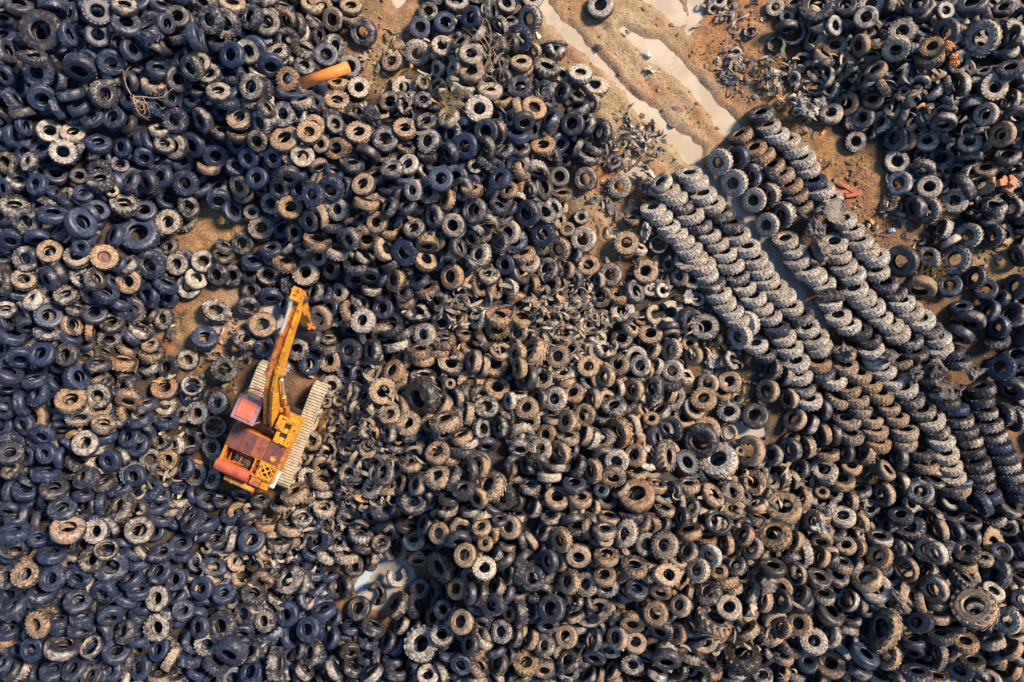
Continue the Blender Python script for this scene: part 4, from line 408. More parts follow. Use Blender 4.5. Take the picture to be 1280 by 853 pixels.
259,-297,145,22,72,94,1,4,-698,-1333,16,1,325,92,1,5,624,-441,71,48,36,102,1,4,1407,-802,85,76,109,91,1,2,262,-719,208,1,110,70,1,2,1247,-1099,155,35,109,87,1,2,
-385,-15,27,8,143,77,1,2,1628,-919,144,23,101,87,0,4,199,-830,208,3,281,88,0,1,1392,-864,103,25,86,89,0,5,-281,590,184,3,161,95,1,0,-1761,-1290,154,14,245,101,2,0,
2042,1355,25,19,46,85,1,5,1980,760,128,80,347,80,1,2,-1692,-642,212,71,117,103,2,5,-1617,253,198,10,15,87,2,1,1960,-861,80,41,73,88,0,5,1702,905,118,27,239,72,2,1,
-908,843,177,7,182,101,0,0,-955,-1089,47,18,24,77,0,5,385,-1015,191,13,246,94,0,2,66,-953,204,30,189,73,1,5,2080,378,20,1,343,113,0,5,167,454,35,50,25,93,1,2,
-704,-1350,37,64,137,84,0,5,1534,-776,40,43,104,65,1,1,-1969,-628,159,12,177,89,2,0,-540,-1351,59,23,195,97,0,5,245,-623,218,52,190,71,0,3,1378,-698,29,77,150,68,8,2,
-376,368,135,21,254,97,0,1,-970,-1095,74,31,134,99,0,0,1744,1291,113,26,90,95,1,5,253,-1254,92,23,279,102,0,5,-1118,1307,149,28,34,85,0,5,57,-1251,138,70,318,94,1,2,
-586,-410,47,36,166,92,0,1,-1954,-544,157,14,168,89,1,0,781,-1102,176,18,308,108,2,1,-1092,675,62,48,243,90,1,0,-1967,485,158,11,171,94,0,0,-279,486,175,10,242,91,0,1,
2049,-77,13,3,283,73,2,5,-862,342,26,24,208,81,1,1,-1773,570,190,51,100,72,1,0,1051,-951,151,4,313,88,0,1,-1054,-1085,76,15,34,113,2,0,1682,538,14,2,8,80,8,5,
916,-769,161,26,12,103,1,2,-1316,-931,119,36,65,89,1,0,43,1207,32,38,43,90,1,1,1854,-1308,96,31,286,86,0,5,163,-429,181,13,125,78,1,5,-988,663,130,43,69,73,0,5,
-135,-152,86,21,85,91,1,2,-39,-1112,192,60,190,80,1,1,-1543,-204,96,28,14,89,1,2,-316,574,200,44,199,92,0,1,-1629,301,219,60,55,83,0,2,-1681,-141,152,17,327,91,1,5,
656,-997,206,8,318,83,1,2,90,463,64,39,341,85,1,2,-1584,968,227,10,299,86,1,0,-1141,-1132,101,13,50,103,0,0,-124,-846,192,10,173,82,0,5,-1788,-1159,193,77,82,71,0,1,
-923,-952,17,9,32,88,1,0,-1756,-222,162,11,314,108,1,0,232,-205,134,31,108,97,1,4,-1032,1241,160,26,28,98,8,1,1887,-909,139,33,334,76,1,4,1403,-958,164,51,64,98,8,1,
-241,-749,154,43,202,94,0,1,-1605,-702,172,13,27,71,0,0,1365,1352,34,26,127,80,0,5,-530,-197,42,30,265,71,4,5,2034,99,31,45,201,83,2,0,1474,-825,81,41,96,103,2,5,
104,396,51,58,269,75,0,1,1713,-1359,87,30,284,102,0,0,-71,1138,86,21,80,89,1,1,-335,-1321,114,38,165,88,0,5,-816,839,174,9,79,83,0,1,185,-364,168,17,105,83,0,1,
1862,-905,156,57,162,102,0,5,1270,-922,132,42,69,75,0,5,1002,-515,19,18,9,76,1,5,229,-15,30,22,65,76,4,2,-519,149,20,11,235,76,1,5,1904,-1327,95,52,320,91,0,4,
-1126,-1337,95,15,303,78,0,0,-886,-1122,52,43,266,76,2,0,-1575,-830,194,23,164,89,0,1,-762,778,180,10,74,91,0,0,516,-880,220,3,222,84,8,2,1373,-1159,157,14,258,91,1,1,
999,-741,137,37,108,89,1,5,-1266,1302,217,42,118,87,0,5,2043,618,63,35,297,77,1,1,-1130,-1094,116,8,104,99,1,0,355,-1089,165,18,269,93,0,1,5,180,25,18,315,64,1,4,
-1642,-433,163,66,222,71,1,5,-211,537,185,7,268,94,1,0,-1969,-461,169,32,271,96,2,0,-1902,-1299,148,74,180,89,1,0,-1762,-11,185,12,315,88,0,5,-1698,-700,187,5,24,87,8,0,
-1936,-233,168,10,246,106,0,0,-962,956,168,7,61,109,1,1,-1948,822,231,55,96,97,0,0,-1663,-1307,179,53,263,114,1,0,667,-1358,108,60,334,103,1,1,-1815,1024,230,6,163,94,0,5,
2034,-804,59,85,169,101,0,1,460,-185,41,29,39,94,2,1,136,-186,102,19,100,79,1,2,-1704,1291,210,15,118,89,2,0,597,-863,219,6,357,89,1,5,-511,-1356,39,14,213,93,0,0,
832,-499,15,2,138,73,0,5,-1960,-198,192,38,132,107,0,0,2041,168,15,3,302,82,8,5,7,-42,46,17,93,95,1,2,1198,-902,129,10,65,96,1,1,124,-1185,130,23,295,85,1,5,
-1240,-1328,126,29,128,85,2,0,2069,21,46,54,167,109,1,0,-1792,-801,193,4,100,74,0,0,1717,-897,131,27,78,77,0,1,-1072,965,169,9,332,79,1,1,-428,-1357,63,20,227,94,1,5,
-1788,1106,229,7,154,85,1,0,1213,1393,18,1,95,104,0,5,-657,-419,15,7,165,77,1,1,-13,997,133,26,91,74,8,1,-627,326,80,35,273,83,2,0,1069,-1217,88,19,256,80,1,1,
279,-1357,45,23,269,88,0,5,990,-1351,65,31,358,100,1,5,1880,-662,12,2,169,67,1,0,-1068,-836,32,42,240,73,2,0,1531,-879,120,31,89,79,1,4,44,1019,110,42,68,78,0,5,
1738,-1145,171,12,304,75,0,5,-632,-523,28,29,175,76,2,5,1283,1333,19,9,155,89,0,1,943,-1378,44,20,283,98,2,2,-495,944,20,17,95,76,0,1,1478,1123,134,28,64,90,1,2,
1783,-1042,175,9,46,93,1,0,-1974,-861,175,16,332,91,8,2,-1902,565,175,22,204,91,0,1,-226,766,176,18,146,99,1,5,912,-1305,74,23,289,83,0,4,1024,-764,124,23,64,71,4,5,
1864,-1191,153,20,295,101,0,5,1590,1297,127,38,11,96,1,1,185,991,36,38,38,90,1,1,-68,-289,139,18,89,83,1,1,-1369,-1052,139,32,334,63,1,0,1637,1096,152,9,201,78,2,1,
-1368,-984,130,16,28,86,1,0,549,-1338,111,64,178,100,1,5,-1935,-860,191,20,347,100,2,0,-1976,-524,175,18,182,79,1,0,362,-460,181,17,45,90,1,1,2000,1139,117,27,30,105,8,1,
-1813,-959,202,32,187,94,0,0,-1616,1313,213,16,111,104,0,0,-822,1239,31,27,21,89,8,1,1686,981,144,21,233,75,4,1,-1940,96,191,6,162,90,1,1,1061,-716,100,26,68,87,0,5,
1854,-1045,180,78,97,64,0,4,-2037,-1335,78,20,211,109,8,0,-424,233,69,20,248,85,2,1,-1809,-1139,185,25,193,104,1,0,-1742,349,202,6,130,112,0,5,-843,650,170,17,221,87,1,4,
-1689,682,205,78,84,86,0,5,-1972,641,168,10,213,73,0,5,-913,1393,35,21,35,92,1,1,-209,446,165,15,272,92,1,4,-1428,-1340,144,33,19,98,2,1,108,-84,73,26,18,80,0,2,
-921,1265,74,28,28,98,1,5,-1063,1250,140,29,28,89,2,0,-306,780,158,8,141,84,1,5,-545,765,145,18,74,99,0,1,459,-358,120,28,49,108,0,5,1092,-1336,48,22,260,80,0,5,
-817,268,25,22,249,93,0,0,-1379,-1312,140,36,20,83,8,0,1526,-1319,123,27,267,120,2,1,-1009,1185,132,24,19,94,2,1,2079,-744,14,2,247,78,1,0,-557,-337,48,38,158,73,1,1,
-894,599,119,47,222,80,1,2,-1796,483,178,10,129,85,0,0,2022,1267,83,26,120,95,0,1,-48,563,163,21,306,90,2,0,-1657,-261,138,15,10,101,0,1,-1445,997,227,17,270,77,0,0,
-810,387,86,56,191,103,1,0,-1284,-1032,111,15,36,77,0,0,-1518,-1298,155,30,262,95,2,0,-637,-1390,16,4,251,85,0,5,1990,-1053,163,20,185,91,0,4,756,-1001,213,56,225,87,1,5,
-1867,242,192,7,147,81,0,0,-1956,399,177,36,231,89,1,2,17,741,180,23,336,86,0,1,-305,-738,95,52,215,88,8,4,-1921,1093,221,6,177,93,0,5,-985,835,162,14,200,74,1,1,
180,-59,72,28,191,96,1,5,394,-525,189,16,68,80,0,5,467,-445,150,27,64,95,0,5,-1611,-1024,201,31,43,88,0,0,-1463,-360,81,23,9,90,1,1,1963,-1129,175,51,130,89,0,1,
1342,-917,123,21,102,84,0,5,1982,-1203,126,22,303,104,0,5,-411,-211,87,23,122,82,2,5,-1491,1295,225,14,90,98,0,0,-1781,415,185,12,138,72,1,1,-395,-1362,89,26,338,86,2,0,
-1428,1173,242,5,45,89,1,5,895,-1232,106,25,302,82,1,5,1155,-1378,58,46,171,83,2,2,-1966,-1275,112,21,211,96,1,0,-985,1316,97,17,329,84,1,0,2058,507,45,82,290,95,1,1,
-1789,1294,240,75,74,116,0,0,-1978,596,190,4,181,102,0,0,-1971,896,210,8,236,95,2,0,-1951,-778,169,14,186,92,0,1,-1937,1049,234,45,254,77,2,0,-1969,-365,168,35,70,88,0,5,
-1999,569,157,10,204,94,0,5,1844,1347,90,55,130,77,0,1,-1209,-1366,101,11,290,98,2,0,-1580,-1322,158,34,224,87,0,0,2054,674,59,29,297,89,0,1,-1982,711,199,40,296,96,2,0,
-2023,190,186,13,7,100,0,0,-1630,1399,182,20,93,89,2,0,532,-1523,16,1,83,88,1,0,-2030,1018,221,38,234,85,1,0,2017,-951,143,82,19,91,0,5,183,-1411,50,46,265,111,0,5,
2101,226,15,3,213,88,1,1,-2096,-923,114,22,190,86,2,0,1423,-1542,15,4,265,78,1,2,1679,-1508,41,9,263,81,1,0,-29,1562,19,0,78,106,0,1,1916,-1561,16,0,132,96,8,0,
1574,-1405,114,29,274,108,0,5,-242,1511,16,0,65,84,0,5,-882,1430,40,38,39,110,1,4,-1214,1371,180,42,105,89,1,1,1756,-1483,38,41,248,97,1,2,-2093,1176,188,14,146,93,1,1,
-2073,-1414,56,42,212,89,1,4,-594,-1468,34,23,229,115,0,0,-2075,-804,147,33,94,91,2,0,-2064,111,167,15,163,95,1,0,-2052,940,203,10,209,97,1,5,-2128,-752,108,21,185,85,0,0,
1693,1580,17,0,253,98,1,1,-1971,1485,125,20,107,86,0,0,-1040,-1389,97,22,97,111,1,1,1626,1399,81,36,102,83,0,1,2182,1148,25,18,20,92,1,5,2176,-891,41,26,46,109,0,1,
-1676,-1457,132,21,275,86,1,0,2148,-1136,81,25,341,82,1,2,-393,-1449,62,20,11,99,1,1,2162,-1481,18,1,160,104,1,2,1180,-1541,31,25,293,104,0,0,-1291,1413,167,26,65,98,0,0,
2133,-672,20,0,47,112,8,1,-1600,-1467,104,19,273,102,2,0,2001,1552,28,22,77,99,2,1,-2006,1154,221,31,205,102,0,0,-1152,-1470,94,31,259,97,1,2,1511,-1560,20,0,87,108,0,5,
-899,-1440,62,19,330,95,0,0,2131,-15,45,1,204,99,8,1,445,-1515,17,2,255,96,1,5,-1781,-1386,137,45,211,86,8,0,1847,-1378,67,46,276,87,1,2,789,-1528,16,4,280,85,1,1,
1457,1422,26,19,104,84,1,1,-809,1432,44,90,218,94,2,2,2115,-1059,102,23,6,89,8,1,-2120,1414,128,18,123,94,0,0,-1978,1381,192,21,80,91,1,0,-1389,-1411,113,5,122,87,1,0,
-1541,1385,215,30,166,115,1,0,-1069,1504,72,41,127,77,0,0,2095,-303,15,0,91,90,0,5,2168,-257,14,0,258,84,0,0,-120,-1397,115,16,286,93,8,1,2195,665,22,11,319,95,1,1,
-2123,-1024,90,23,195,77,0,0,2087,-859,65,68,50,94,1,0,1672,-1525,16,7,284,81,8,5,1515,-1472,48,47,279,94,0,2,2188,393,15,0,95,86,0,5,-1402,1337,232,25,256,97,1,1,
-1691,1419,201,26,95,101,2,5,-2053,663,163,14,225,101,0,0,2225,-198,15,0,37,87,0,0,-212,1434,15,2,157,83,0,1,2199,536,41,27,25,64,1,1,-2076,-394,128,17,184,100,2,0,
-1870,1420,159,19,104,93,2,0,-303,-1565,22,7,257,106,0,2,-1489,1470,157,27,92,92,1,0,1559,1432,46,20,172,97,0,1,1841,1421,40,25,80,110,1,5,1277,1468,18,1,254,100,0,5,
1683,1490,24,14,60,96,0,5,-584,-1568,16,1,267,93,1,2,1996,-1350,65,47,339,81,0,1,1942,1414,30,20,65,101,1,1,-312,-1438,79,55,281,98,8,5,2121,978,79,28,11,103,0,5,
1431,1522,12,0,22,66,1,5,2130,1367,18,3,75,98,0,5,-2111,-5,171,45,195,104,0,0,31,-1430,46,23,294,100,1,1,2075,1169,69,31,27,92,0,1,-2034,-1246,120,40,126,103,0,0,
-1198,-1536,50,19,282,100,1,5,-2002,-850,151,18,186,85,2,0,2222,-706,14,0,154,80,1,0,650,-1416,50,22,267,88,1,5,2130,-80,17,2,275,94,1,0,38,-1551,17,1,111,93,1,1,
349,-1400,30,22,259,84,0,1,-72,1467,19,0,295,113,0,1,-2147,392,118,17,168,95,0,0,1139,1465,19,1,283,107,0,1,2255,1496,16,0,253,95,0,1,2198,31,13,2,265,74,2,0,
-2009,-557,169,64,215,92,1,5,-672,-1584,30,28,267,95,1,1,-2096,1078,196,12,168,101,2,0,2009,830,142,55,334,103,1,5,-1393,1482,150,26,80,109,0,0,2125,679,72,29,326,114,1,2,
2051,1031,108,29,11,89,0,1,-1993,-1424,68,19,224,99,1,0,-951,1478,26,18,38,87,1,4,-2049,285,176,38,214,116,1,2,1424,-1399,85,63,281,83,1,2,-939,-1557,16,5,304,83,1,1,
1239,-1394,68,30,345,94,0,5,2214,-455,12,0,126,70,0,0,-1982,112,200,44,162,96,2,5,-2057,-181,168,31,136,93,1,0,-1768,1489,152,56,86,82,2,0,-160,-1497,77,26,277,98,2,2,
-2120,735,163,15,215,100,0,5,-1910,-1471,75,22,236,100,0,0,854,-1362,80,43,349,93,0,5,-517,-1508,15,2,238,83,1,5,-783,-1412,35,43,69,91,0,0,2212,953,36,24,9,110,0,1,
-1214,1442,132,31,58,87,1,0,-848,1520,18,0,346,99,1,2,-860,-1397,50,49,230,91,1,0,-851,-1545,16,1,137,91,0,0,-2055,-1291,100,38,129,99,0,5,-2132,-188,130,19,197,85,1,5,
2013,-1130,155,22,155,90,0,1,1594,-1500,24,17,273,87,2,1,18,-1354,101,80,262,84,0,2,-2144,-1345,37,21,210,84,1,0,2225,-800,19,2,57,110,0,1,-648,1590,17,1,201,99,1,5,
-1307,1325,221,38,115,102,0,0,2176,1053,42,26,15,107,0,1,2126,-1244,87,35,68,89,0,5,-2168,-533,93,20,184,96,2,0,-2137,-98,142,19,193,103,0,5,1869,-1451,40,31,197,90,2,5,
1523,1498,33,29,294,100,0,1,-2034,-309,163,23,334,102,0,0,-2041,-469,148,32,61,77,1,0,-2070,-1577,18,5,227,95,1,0,2177,1458,32,36,352,93,0,5,-2074,405,164,29,203,99,0,0,
-2131,-1259,58,20,206,97,8,4,2169,-990,70,29,22,101,0,5,2179,766,44,27,340,97,2,1,-705,-1442,17,1,159,97,1,2,-2078,1282,186,58,139,83,0,5,1603,1539,16,0,281,95,1,1,
2124,299,12,0,204,72,8,5,2195,-344,19,0,18,105,0,5,845,-1437,31,23,287,84,0,5,-2004,-1101,150,48,154,96,1,0,-1466,1380,222,63,5,90,0,0,1259,1561,17,0,91,94,8,1,
-481,-1442,47,40,161,104,0,1,-2150,-269,123,37,184,91,1,5,2120,139,16,2,230,95,0,5,276,-1547,18,1,196,104,0,2,1079,-1473,16,3,267,91,0,1,-1297,1496,127,30,71,96,0,4,
2069,-1346,38,28,298,90,0,5,1830,-1526,17,2,287,95,1,2,-760,-1555,18,0,219,101,0,0,-1862,-1360,146,17,217,83,0,0,772,-1427,57,36,7,78,2,1,-1573,1462,157,23,91,81,1,0,
534,-1444,49,32,196,103,0,5,-1239,-1457,96,39,326,106,8,5,131,-1566,17,1,239,98,8,5,109,-1470,22,12,291,91,0,5,-1038,1407,98,34,148,74,0,4,-2118,-1108,103,54,201,100,1,1,
-2035,-1030,148,41,271,94,2,0,-617,1433,16,0,199,93,1,2,1177,1553,14,0,194,77,2,1,-1288,-1519,58,19,281,69,0,5,-2132,1327,149,20,132,93,1,0,1871,1506,15,1,254,85,0,5,
-553,1570,17,1,233,97,0,1,-2121,490,129,14,188,111,1,0,2082,-976,103,27,35,93,0,1,2225,-116,32,33,269,95,0,0,62,1584,14,0,136,83,8,5,-2146,-1525,14,3,219,77,1,0,
700,-1544,19,2,272,105,1,1,-2130,597,139,16,218,114,0,0,-313,1556,15,1,304,87,1,5,-1443,-1502,92,47,314,88,0,4,-135,-1515,34,19,278,107,0,1,920,-1470,33,26,29,99,0,1,
2126,-486,17,1,54,97,1,0,-2144,-1429,23,13,214,84,1,0,431,-1427,29,21,255,91,1,5,2126,1299,36,20,278,102,0,5,-2032,-938,167,19,169,107,1,1,2000,-1419,25,15,289,96,8,2,
-320,1462,20,2,113,109,2,5,-1826,-1494,80,22,247,82,8,0,-754,1566,16,0,125,92,0,1,-2003,914,241,15,222,102,0,0,2237,1396,16,1,339,93,1,1,1777,1362,77,41,91,88,2,5,
2214,219,18,1,253,103,0,5,-1013,-1520,33,20,299,89,1,1,2179,-582,17,1,68,97,0,1,-128,1568,17,1,18,98,0,1,1253,-1484,21,8,252,98,1,2,2112,-1573,20,1,158,113,0,1,
-1373,-1544,58,21,282,88,2,2,-45,-1389,75,23,293,89,1,1,-2114,827,194,44,200,96,0,1,-2171,-1171,59,23,200,106,0,0,2085,-1429,26,24,225,88,8,5,611,-1536,15,1,87,82,2,2,
1640,-1329,106,31,279,73,2,1,-1999,-649,173,40,208,113,0,0,1360,-1429,54,40,276,81,0,4,-399,-1542,34,37,290,97,0,0,-2070,-605,129,18,179,92,8,1,2213,-1278,22,16,321,84,0,5,
2093,1555,16,1,199,92,0,5,2048,-1267,101,38,325,92,1,5,2097,817,106,21,56,98,1,1,1744,1424,38,25,89,82,0,1,2273,-561,18,0,21,100,0,1,2127,467,17,0,82,93,1,1,
-63,-1441,70,48,260,97,2,2,-2075,-697,145,47,152,95,1,0,998,-1440,33,28,327,104,1,1,2216,312,17,0,341,91,2,1,2111,-779,38,7,72,71,2,4,1079,1551,19,1,296,107,0,1,
1077,-1389,46,44,259,103,1,2,1349,-1504,23,10,253,100,0,1,2122,601,35,20,34,101,0,2,-2138,177,141,19,165,108,2,1,2167,-1368,28,20,20,100,1,2,-1743,-1491,93,19,258,94,0,5,
-2141,-656,104,21,178,96,0,5,1982,-1505,32,35,120,92,2,2,1290,-1570,15,0,245,86,1,2,-1551,-1392,125,18,284,89,2,0,1701,1389,80,78,50,83,1,1,-2230,-1526,17,0,18,100,1,4,
-2168,-957,82,24,192,92,1,0,2246,450,14,2,89,81,2,1,-54,-1570,17,4,286,92,0,1,-2232,-1424,18,2,211,104,0,0,-1653,1473,150,22,93,85,0,1,2109,-394,17,1,161,99,1,5,
-2061,-111,186,24,198,94,1,0,-237,-1487,48,21,267,108,2,1,2035,1428,14,1,257,75,1,1,1369,1439,29,12,270,107,1,1,-2147,-446,100,19,185,87,0,0,89,-1422,70,25,309,98,1,1,
-159,1491,14,0,248,72,0,1,2146,-1178,89,49,287,83,8,0,-2208,-1290,27,19,205,88,1,0,273,-1447,21,7,271,102,1,1,-760,1473,18,1,255,101,0,2,58,1499,16,1,93,90,1,1,
-211,-1567,18,9,270,83,1,1,2092,100,32,33,230,97,0,5,2049,1112,117,68,339,86,8,1,2157,874,64,26,359,97,0,1,-1985,-41,178,12,221,73,1,0,1056,-1593,16,1,300,91,2,0,
-2056,1476,118,22,114,90,2,0,2080,903,120,50,331,100,0,1,-1990,-118,191,39,194,105,8,0,-674,1503,16,1,203,89,2,2,-1931,-1410,119,21,236,101,8,0,-996,1564,26,11,47,116,1,1,
-1887,1499,128,21,100,87,1,0,-1097,-1503,51,20,294,93,1,0,-2138,299,128,19,159,99,8,0,1471,1405,61,21,343,108,2,1,2265,-1493,19,0,160,110,1,1,16,1426,16,2,144,87,8,1,
-1991,-1524,44,18,230,111,0,0,-1129,1471,106,35,88,104,0,0,-212,-1361,117,29,1,87,0,1,2204,1319,14,0,269,82,0,1,-1987,24,202,27,17,95,1,0,1792,1580,19,1,239,106,0,1,
-487,-1590,17,1,45,95,0,1,2021,-1263,87,26,300,75,1,2,1429,-1460,38,24,263,83,0,5,2217,1233,18,2,25,99,0,5,2180,1552,16,0,162,88,2,1,-2047,-1164,117,11,27,80,0,0,
-1821,1365,197,47,49,88,1,0,
]

PI = math.pi
R_ = math.radians
CAM_H, FOC = 32.0, 992.0            # camera height, focal length in 1280-wide pixels
rnd = random.Random(11)
scene = bpy.context.scene
COL = scene.collection

def at(px, py, z=0.0):
    """The point at height z that the photograph shows at pixel px, py."""
    s = (CAM_H - z) / FOC
    return Vector(((px - 640.0) * s, (426.5 - py) * s, z))

# ------------------------------------------------------------------ materials
class NT:
    """Small helper around a material's node tree."""
    def __init__(self, name):
        self.m = bpy.data.materials.new(name); self.m.use_nodes = True
        self.t = self.m.node_tree; self.b = self.t.nodes['Principled BSDF']
    def n(self, kind, **kw):
        nd = self.t.nodes.new(kind)
        for k, v in kw.items():
            if k in nd.inputs.keys(): nd.inputs[k].default_value = v
            else: setattr(nd, k, v)
        return nd
    def l(self, a, b): self.t.links.new(a, b)
    def noise(self, vec, scale, detail=3.0, rough=.55, dist=0.0):
        nd = self.n('ShaderNodeTexNoise'); nd.inputs['Scale'].default_value = scale
        nd.inputs['Detail'].default_value = detail; nd.inputs['Roughness'].default_value = rough
        nd.inputs['Distortion'].default_value = dist
        if vec is not None: self.l(vec, nd.inputs['Vector'])
        return nd.outputs['Fac']
    def math(self, op, a, b=None, c=None, clamp=False):
        nd = self.n('ShaderNodeMath', operation=op); nd.use_clamp = clamp
        for i, v in enumerate((a, b, c)):
            if v is None: continue
            if isinstance(v, (int, float)): nd.inputs[i].default_value = v
            else: self.l(v, nd.inputs[i])
        return nd.outputs[0]
    def ramp(self, fac, lo, hi):
        nd = self.n('ShaderNodeMapRange', interpolation_type='SMOOTHSTEP')
        self.l(fac, nd.inputs['Value'])
        for key, v in (('From Min', lo), ('From Max', hi)):
            if isinstance(v, (int, float)): nd.inputs[key].default_value = v
            else: self.l(v, nd.inputs[key])
        return nd.outputs['Result']
    def mix(self, fac, a, b):
        nd = self.n('ShaderNodeMix', data_type='RGBA')
        for s, v in ((0, fac), (6, a), (7, b)):
            if isinstance(v, (int, float)): nd.inputs[s].default_value = v
            elif isinstance(v, tuple): nd.inputs[s].default_value = (*v, 1.0)
            else: self.l(v, nd.inputs[s])
        return nd.outputs[2]
    def bump(self, h, strength, dist):
        nd = self.n('ShaderNodeBump'); nd.inputs['Strength'].default_value = strength
        nd.inputs['Distance'].default_value = dist
        self.l(h, nd.inputs['Height']); self.l(nd.outputs[0], self.b.inputs['Normal'])
    def pos(self): return self.n('ShaderNodeNewGeometry').outputs['Position']
    def obj(self): return self.n('ShaderNodeTexCoord').outputs['Object']

def rubber(name, per_object):
    """Old rubber under dried mud. The tone (dust, rust, pale, shade) comes with each tyre."""
    k = NT(name)
    if per_object:
        oi = k.n('ShaderNodeObjectInfo'); colour, alpha = oi.outputs['Color'], oi.outputs['Alpha']
    else:
        a = k.n('ShaderNodeAttribute', attribute_name='tone'); colour, alpha = a.outputs['Color'], a.outputs['Alpha']
    sp = k.n('ShaderNodeSeparateColor'); k.l(colour, sp.inputs[0])
    dust, rust, pale = sp.outputs[0], sp.outputs[1], sp.outputs[2]
    pos = k.pos()
    fine = k.noise(pos, 16.0, 5.0, .65)
    blot = k.noise(pos, 9.0, 6.0, .75, .8)
    mid = k.noise(pos, 4.2, 4.0, .6, .4)
    geo = k.n('ShaderNodeNewGeometry'); sx = k.n('ShaderNodeSeparateXYZ'); k.l(geo.outputs['Normal'], sx.inputs[0])
    up = k.math('SUBTRACT', k.math('MULTIPLY', k.ramp(sx.outputs[2], -.1, .95), .30), .13)      # dust settles where it can lie
    cover = k.math('ADD', k.math('ADD', k.math('MULTIPLY', fine, .45), k.math('MULTIPLY', mid, .55)), up)
    lim = k.math('SUBTRACT', .86, k.math('MULTIPLY', dust, .52))
    mask = k.math('MULTIPLY', k.ramp(cover, k.math('SUBTRACT', lim, .08), k.math('ADD', lim, .14)), k.math('ADD', .16, k.math('MULTIPLY', k.ramp(blot, .36, .62), .74)))
    light_tinted = k.mix(alpha, (.010, .018, .050), (.017, .0145, .0145))  # navy end has blue sky shade painted in, brown end warm light
    worn = k.mix(k.ramp(mid, .42, .66), light_tinted, k.mix(alpha, (.080, .105, .19), (.135, .115, .10)))  # scuffs, with blue sky sheen and warm light in their colour
    light_tinted = k.mix(k.ramp(blot, .40, .68), light_tinted, worn)
    mud = k.mix(pale, (.47, .29, .14), (.70, .66, .60))
    mud = k.mix(k.math('MULTIPLY', k.ramp(fine, .40, .62), .75), mud, k.mix(pale, (.12, .075, .045), (.22, .195, .175)))
    mud = k.mix(k.math('MULTIPLY', rust, k.math('MULTIPLY', k.ramp(mid, .36, .62), .75)), mud, (.40, .185, .05))
    k.l(k.mix(mask, light_tinted, mud), k.b.inputs['Base Color'])
    k.l(k.math('ADD', .46, k.math('MULTIPLY', mask, .4)), k.b.inputs['Roughness'])
    k.b.inputs['Specular IOR Level'].default_value = .5
    k.bump(k.math('ADD', k.math('MULTIPLY', fine, .6), mask), .55, .012)
    return k.m

def simple(name, c1, c2, scale=3.0, rough=.6, metal=0.0, lo=.4, hi=.65, c3=None, bump=.25, s3=9.0, lo3=.52, hi3=.62):
    """Two- or three-tone weathered surface in object coordinates."""
    k = NT(name); v = k.obj()
    f = k.noise(v, scale, 5.0, .6, .3); g = k.noise(v, s3, 5.0, .65)
    c = k.mix(k.ramp(f, lo, hi), c1, c2)
    if c3: c = k.mix(k.ramp(g, lo3, hi3), c, c3)
    k.l(c, k.b.inputs['Base Color'])
    k.l(k.math('ADD', rough - .1, k.math('MULTIPLY', g, .25)), k.b.inputs['Roughness'])
    k.b.inputs['Metallic'].default_value = metal
    k.bump(g, bump, .015)
    return k.m

M = {}
M['rubber'] = rubber('old_rubber', True)
M['rubber_mass'] = rubber('old_rubber_mass', False)
M['yellow'] = simple('yellow_paint', (.66, .31, .012), (.52, .19, .012), 2.6, .5, c3=(.12, .04, .02), lo3=.52, hi3=.63)
M['body'] = simple('rusted_body', (.56, .21, .014), (.34, .085, .02), 2.4, .55, c3=(.12, .04, .03), lo3=.5, hi3=.62)
M['orange_rust'] = simple('orange_rust', (.40, .13, .025), (.20, .055, .02), 3.0, .7, c3=(.09, .035, .03))
M['dark_rust'] = simple('dark_rust', (.085, .035, .045), (.16, .05, .035), 3.0, .6, c3=(.30, .11, .04), lo3=.6, hi3=.7)
M['mid_rust'] = simple('mid_rust', (.27, .075, .03), (.15, .05, .04), 3.0, .6, c3=(.40, .16, .05), lo3=.58, hi3=.68)
M['red'] = simple('faded_red', (.42, .075, .035), (.27, .05, .03), 3.0, .5, c3=(.13, .04, .03), lo3=.6, hi3=.7)
M['roof_red'] = simple('roof_red', (.60, .13, .07), (.50, .17, .12), 4.0, .4)
M['lilac'] = simple('faded_lilac', (.32, .20, .26), (.24, .15, .20), 3.0, .55, c3=(.16, .06, .05), lo3=.54, hi3=.64)
M['pale'] = simple('pale_panel', (.50, .55, .60), (.36, .40, .44), 3.0, .4)
M['steel'] = simple('bright_rod', (.75, .76, .78), (.62, .63, .66), 6.0, .3, .6)
M['track'] = simple('dusty_track', (.42, .36, .27), (.28, .235, .17), 5.0, .8, c3=(.20, .16, .12), lo3=.55, hi3=.66)
M['black'] = simple('black_iron', (.012, .012, .014), (.03, .024, .022), 5.0, .55)
M['iron'] = simple('grey_iron', (.07, .06, .055), (.14, .10, .07), 5.0, .5, .4)
M['gold'] = simple('gold_paint', (.60, .30, .05), (.42, .15, .03), 4.0, .35, c3=(.2, .07, .03))
M['glass'] = simple('cab_glass', (.02, .022, .03), (.03, .035, .05), 3.0, .15, bump=.0)
M['pipe'] = simple('rusty_pipe', (.62, .19, .03), (.48, .13, .025), 2.5, .6, c3=(.26, .09, .03), lo3=.55, hi3=.65)
M['sheet'] = simple('crumpled_rubber', (.03, .028, .034), (.075, .058, .056), 2.2, .55, c3=(.15, .11, .09), s3=4.0, lo3=.5, hi3=.66)
M['sheet_pale'] = simple('crumpled_pale', (.10, .10, .11), (.26, .23, .21), 2.6, .5, c3=(.42, .37, .32), s3=4.0, lo3=.5, hi3=.66)
M['twig'] = simple('dry_twig', (.34, .22, .13), (.46, .32, .2), 6.0, .8)
M['straw'] = simple('dry_straw', (.36, .25, .10), (.22, .16, .06), 6.0, .8)
M['tuft'] = simple('olive_grass', (.10, .10, .04), (.20, .17, .08), 6.0, .8)
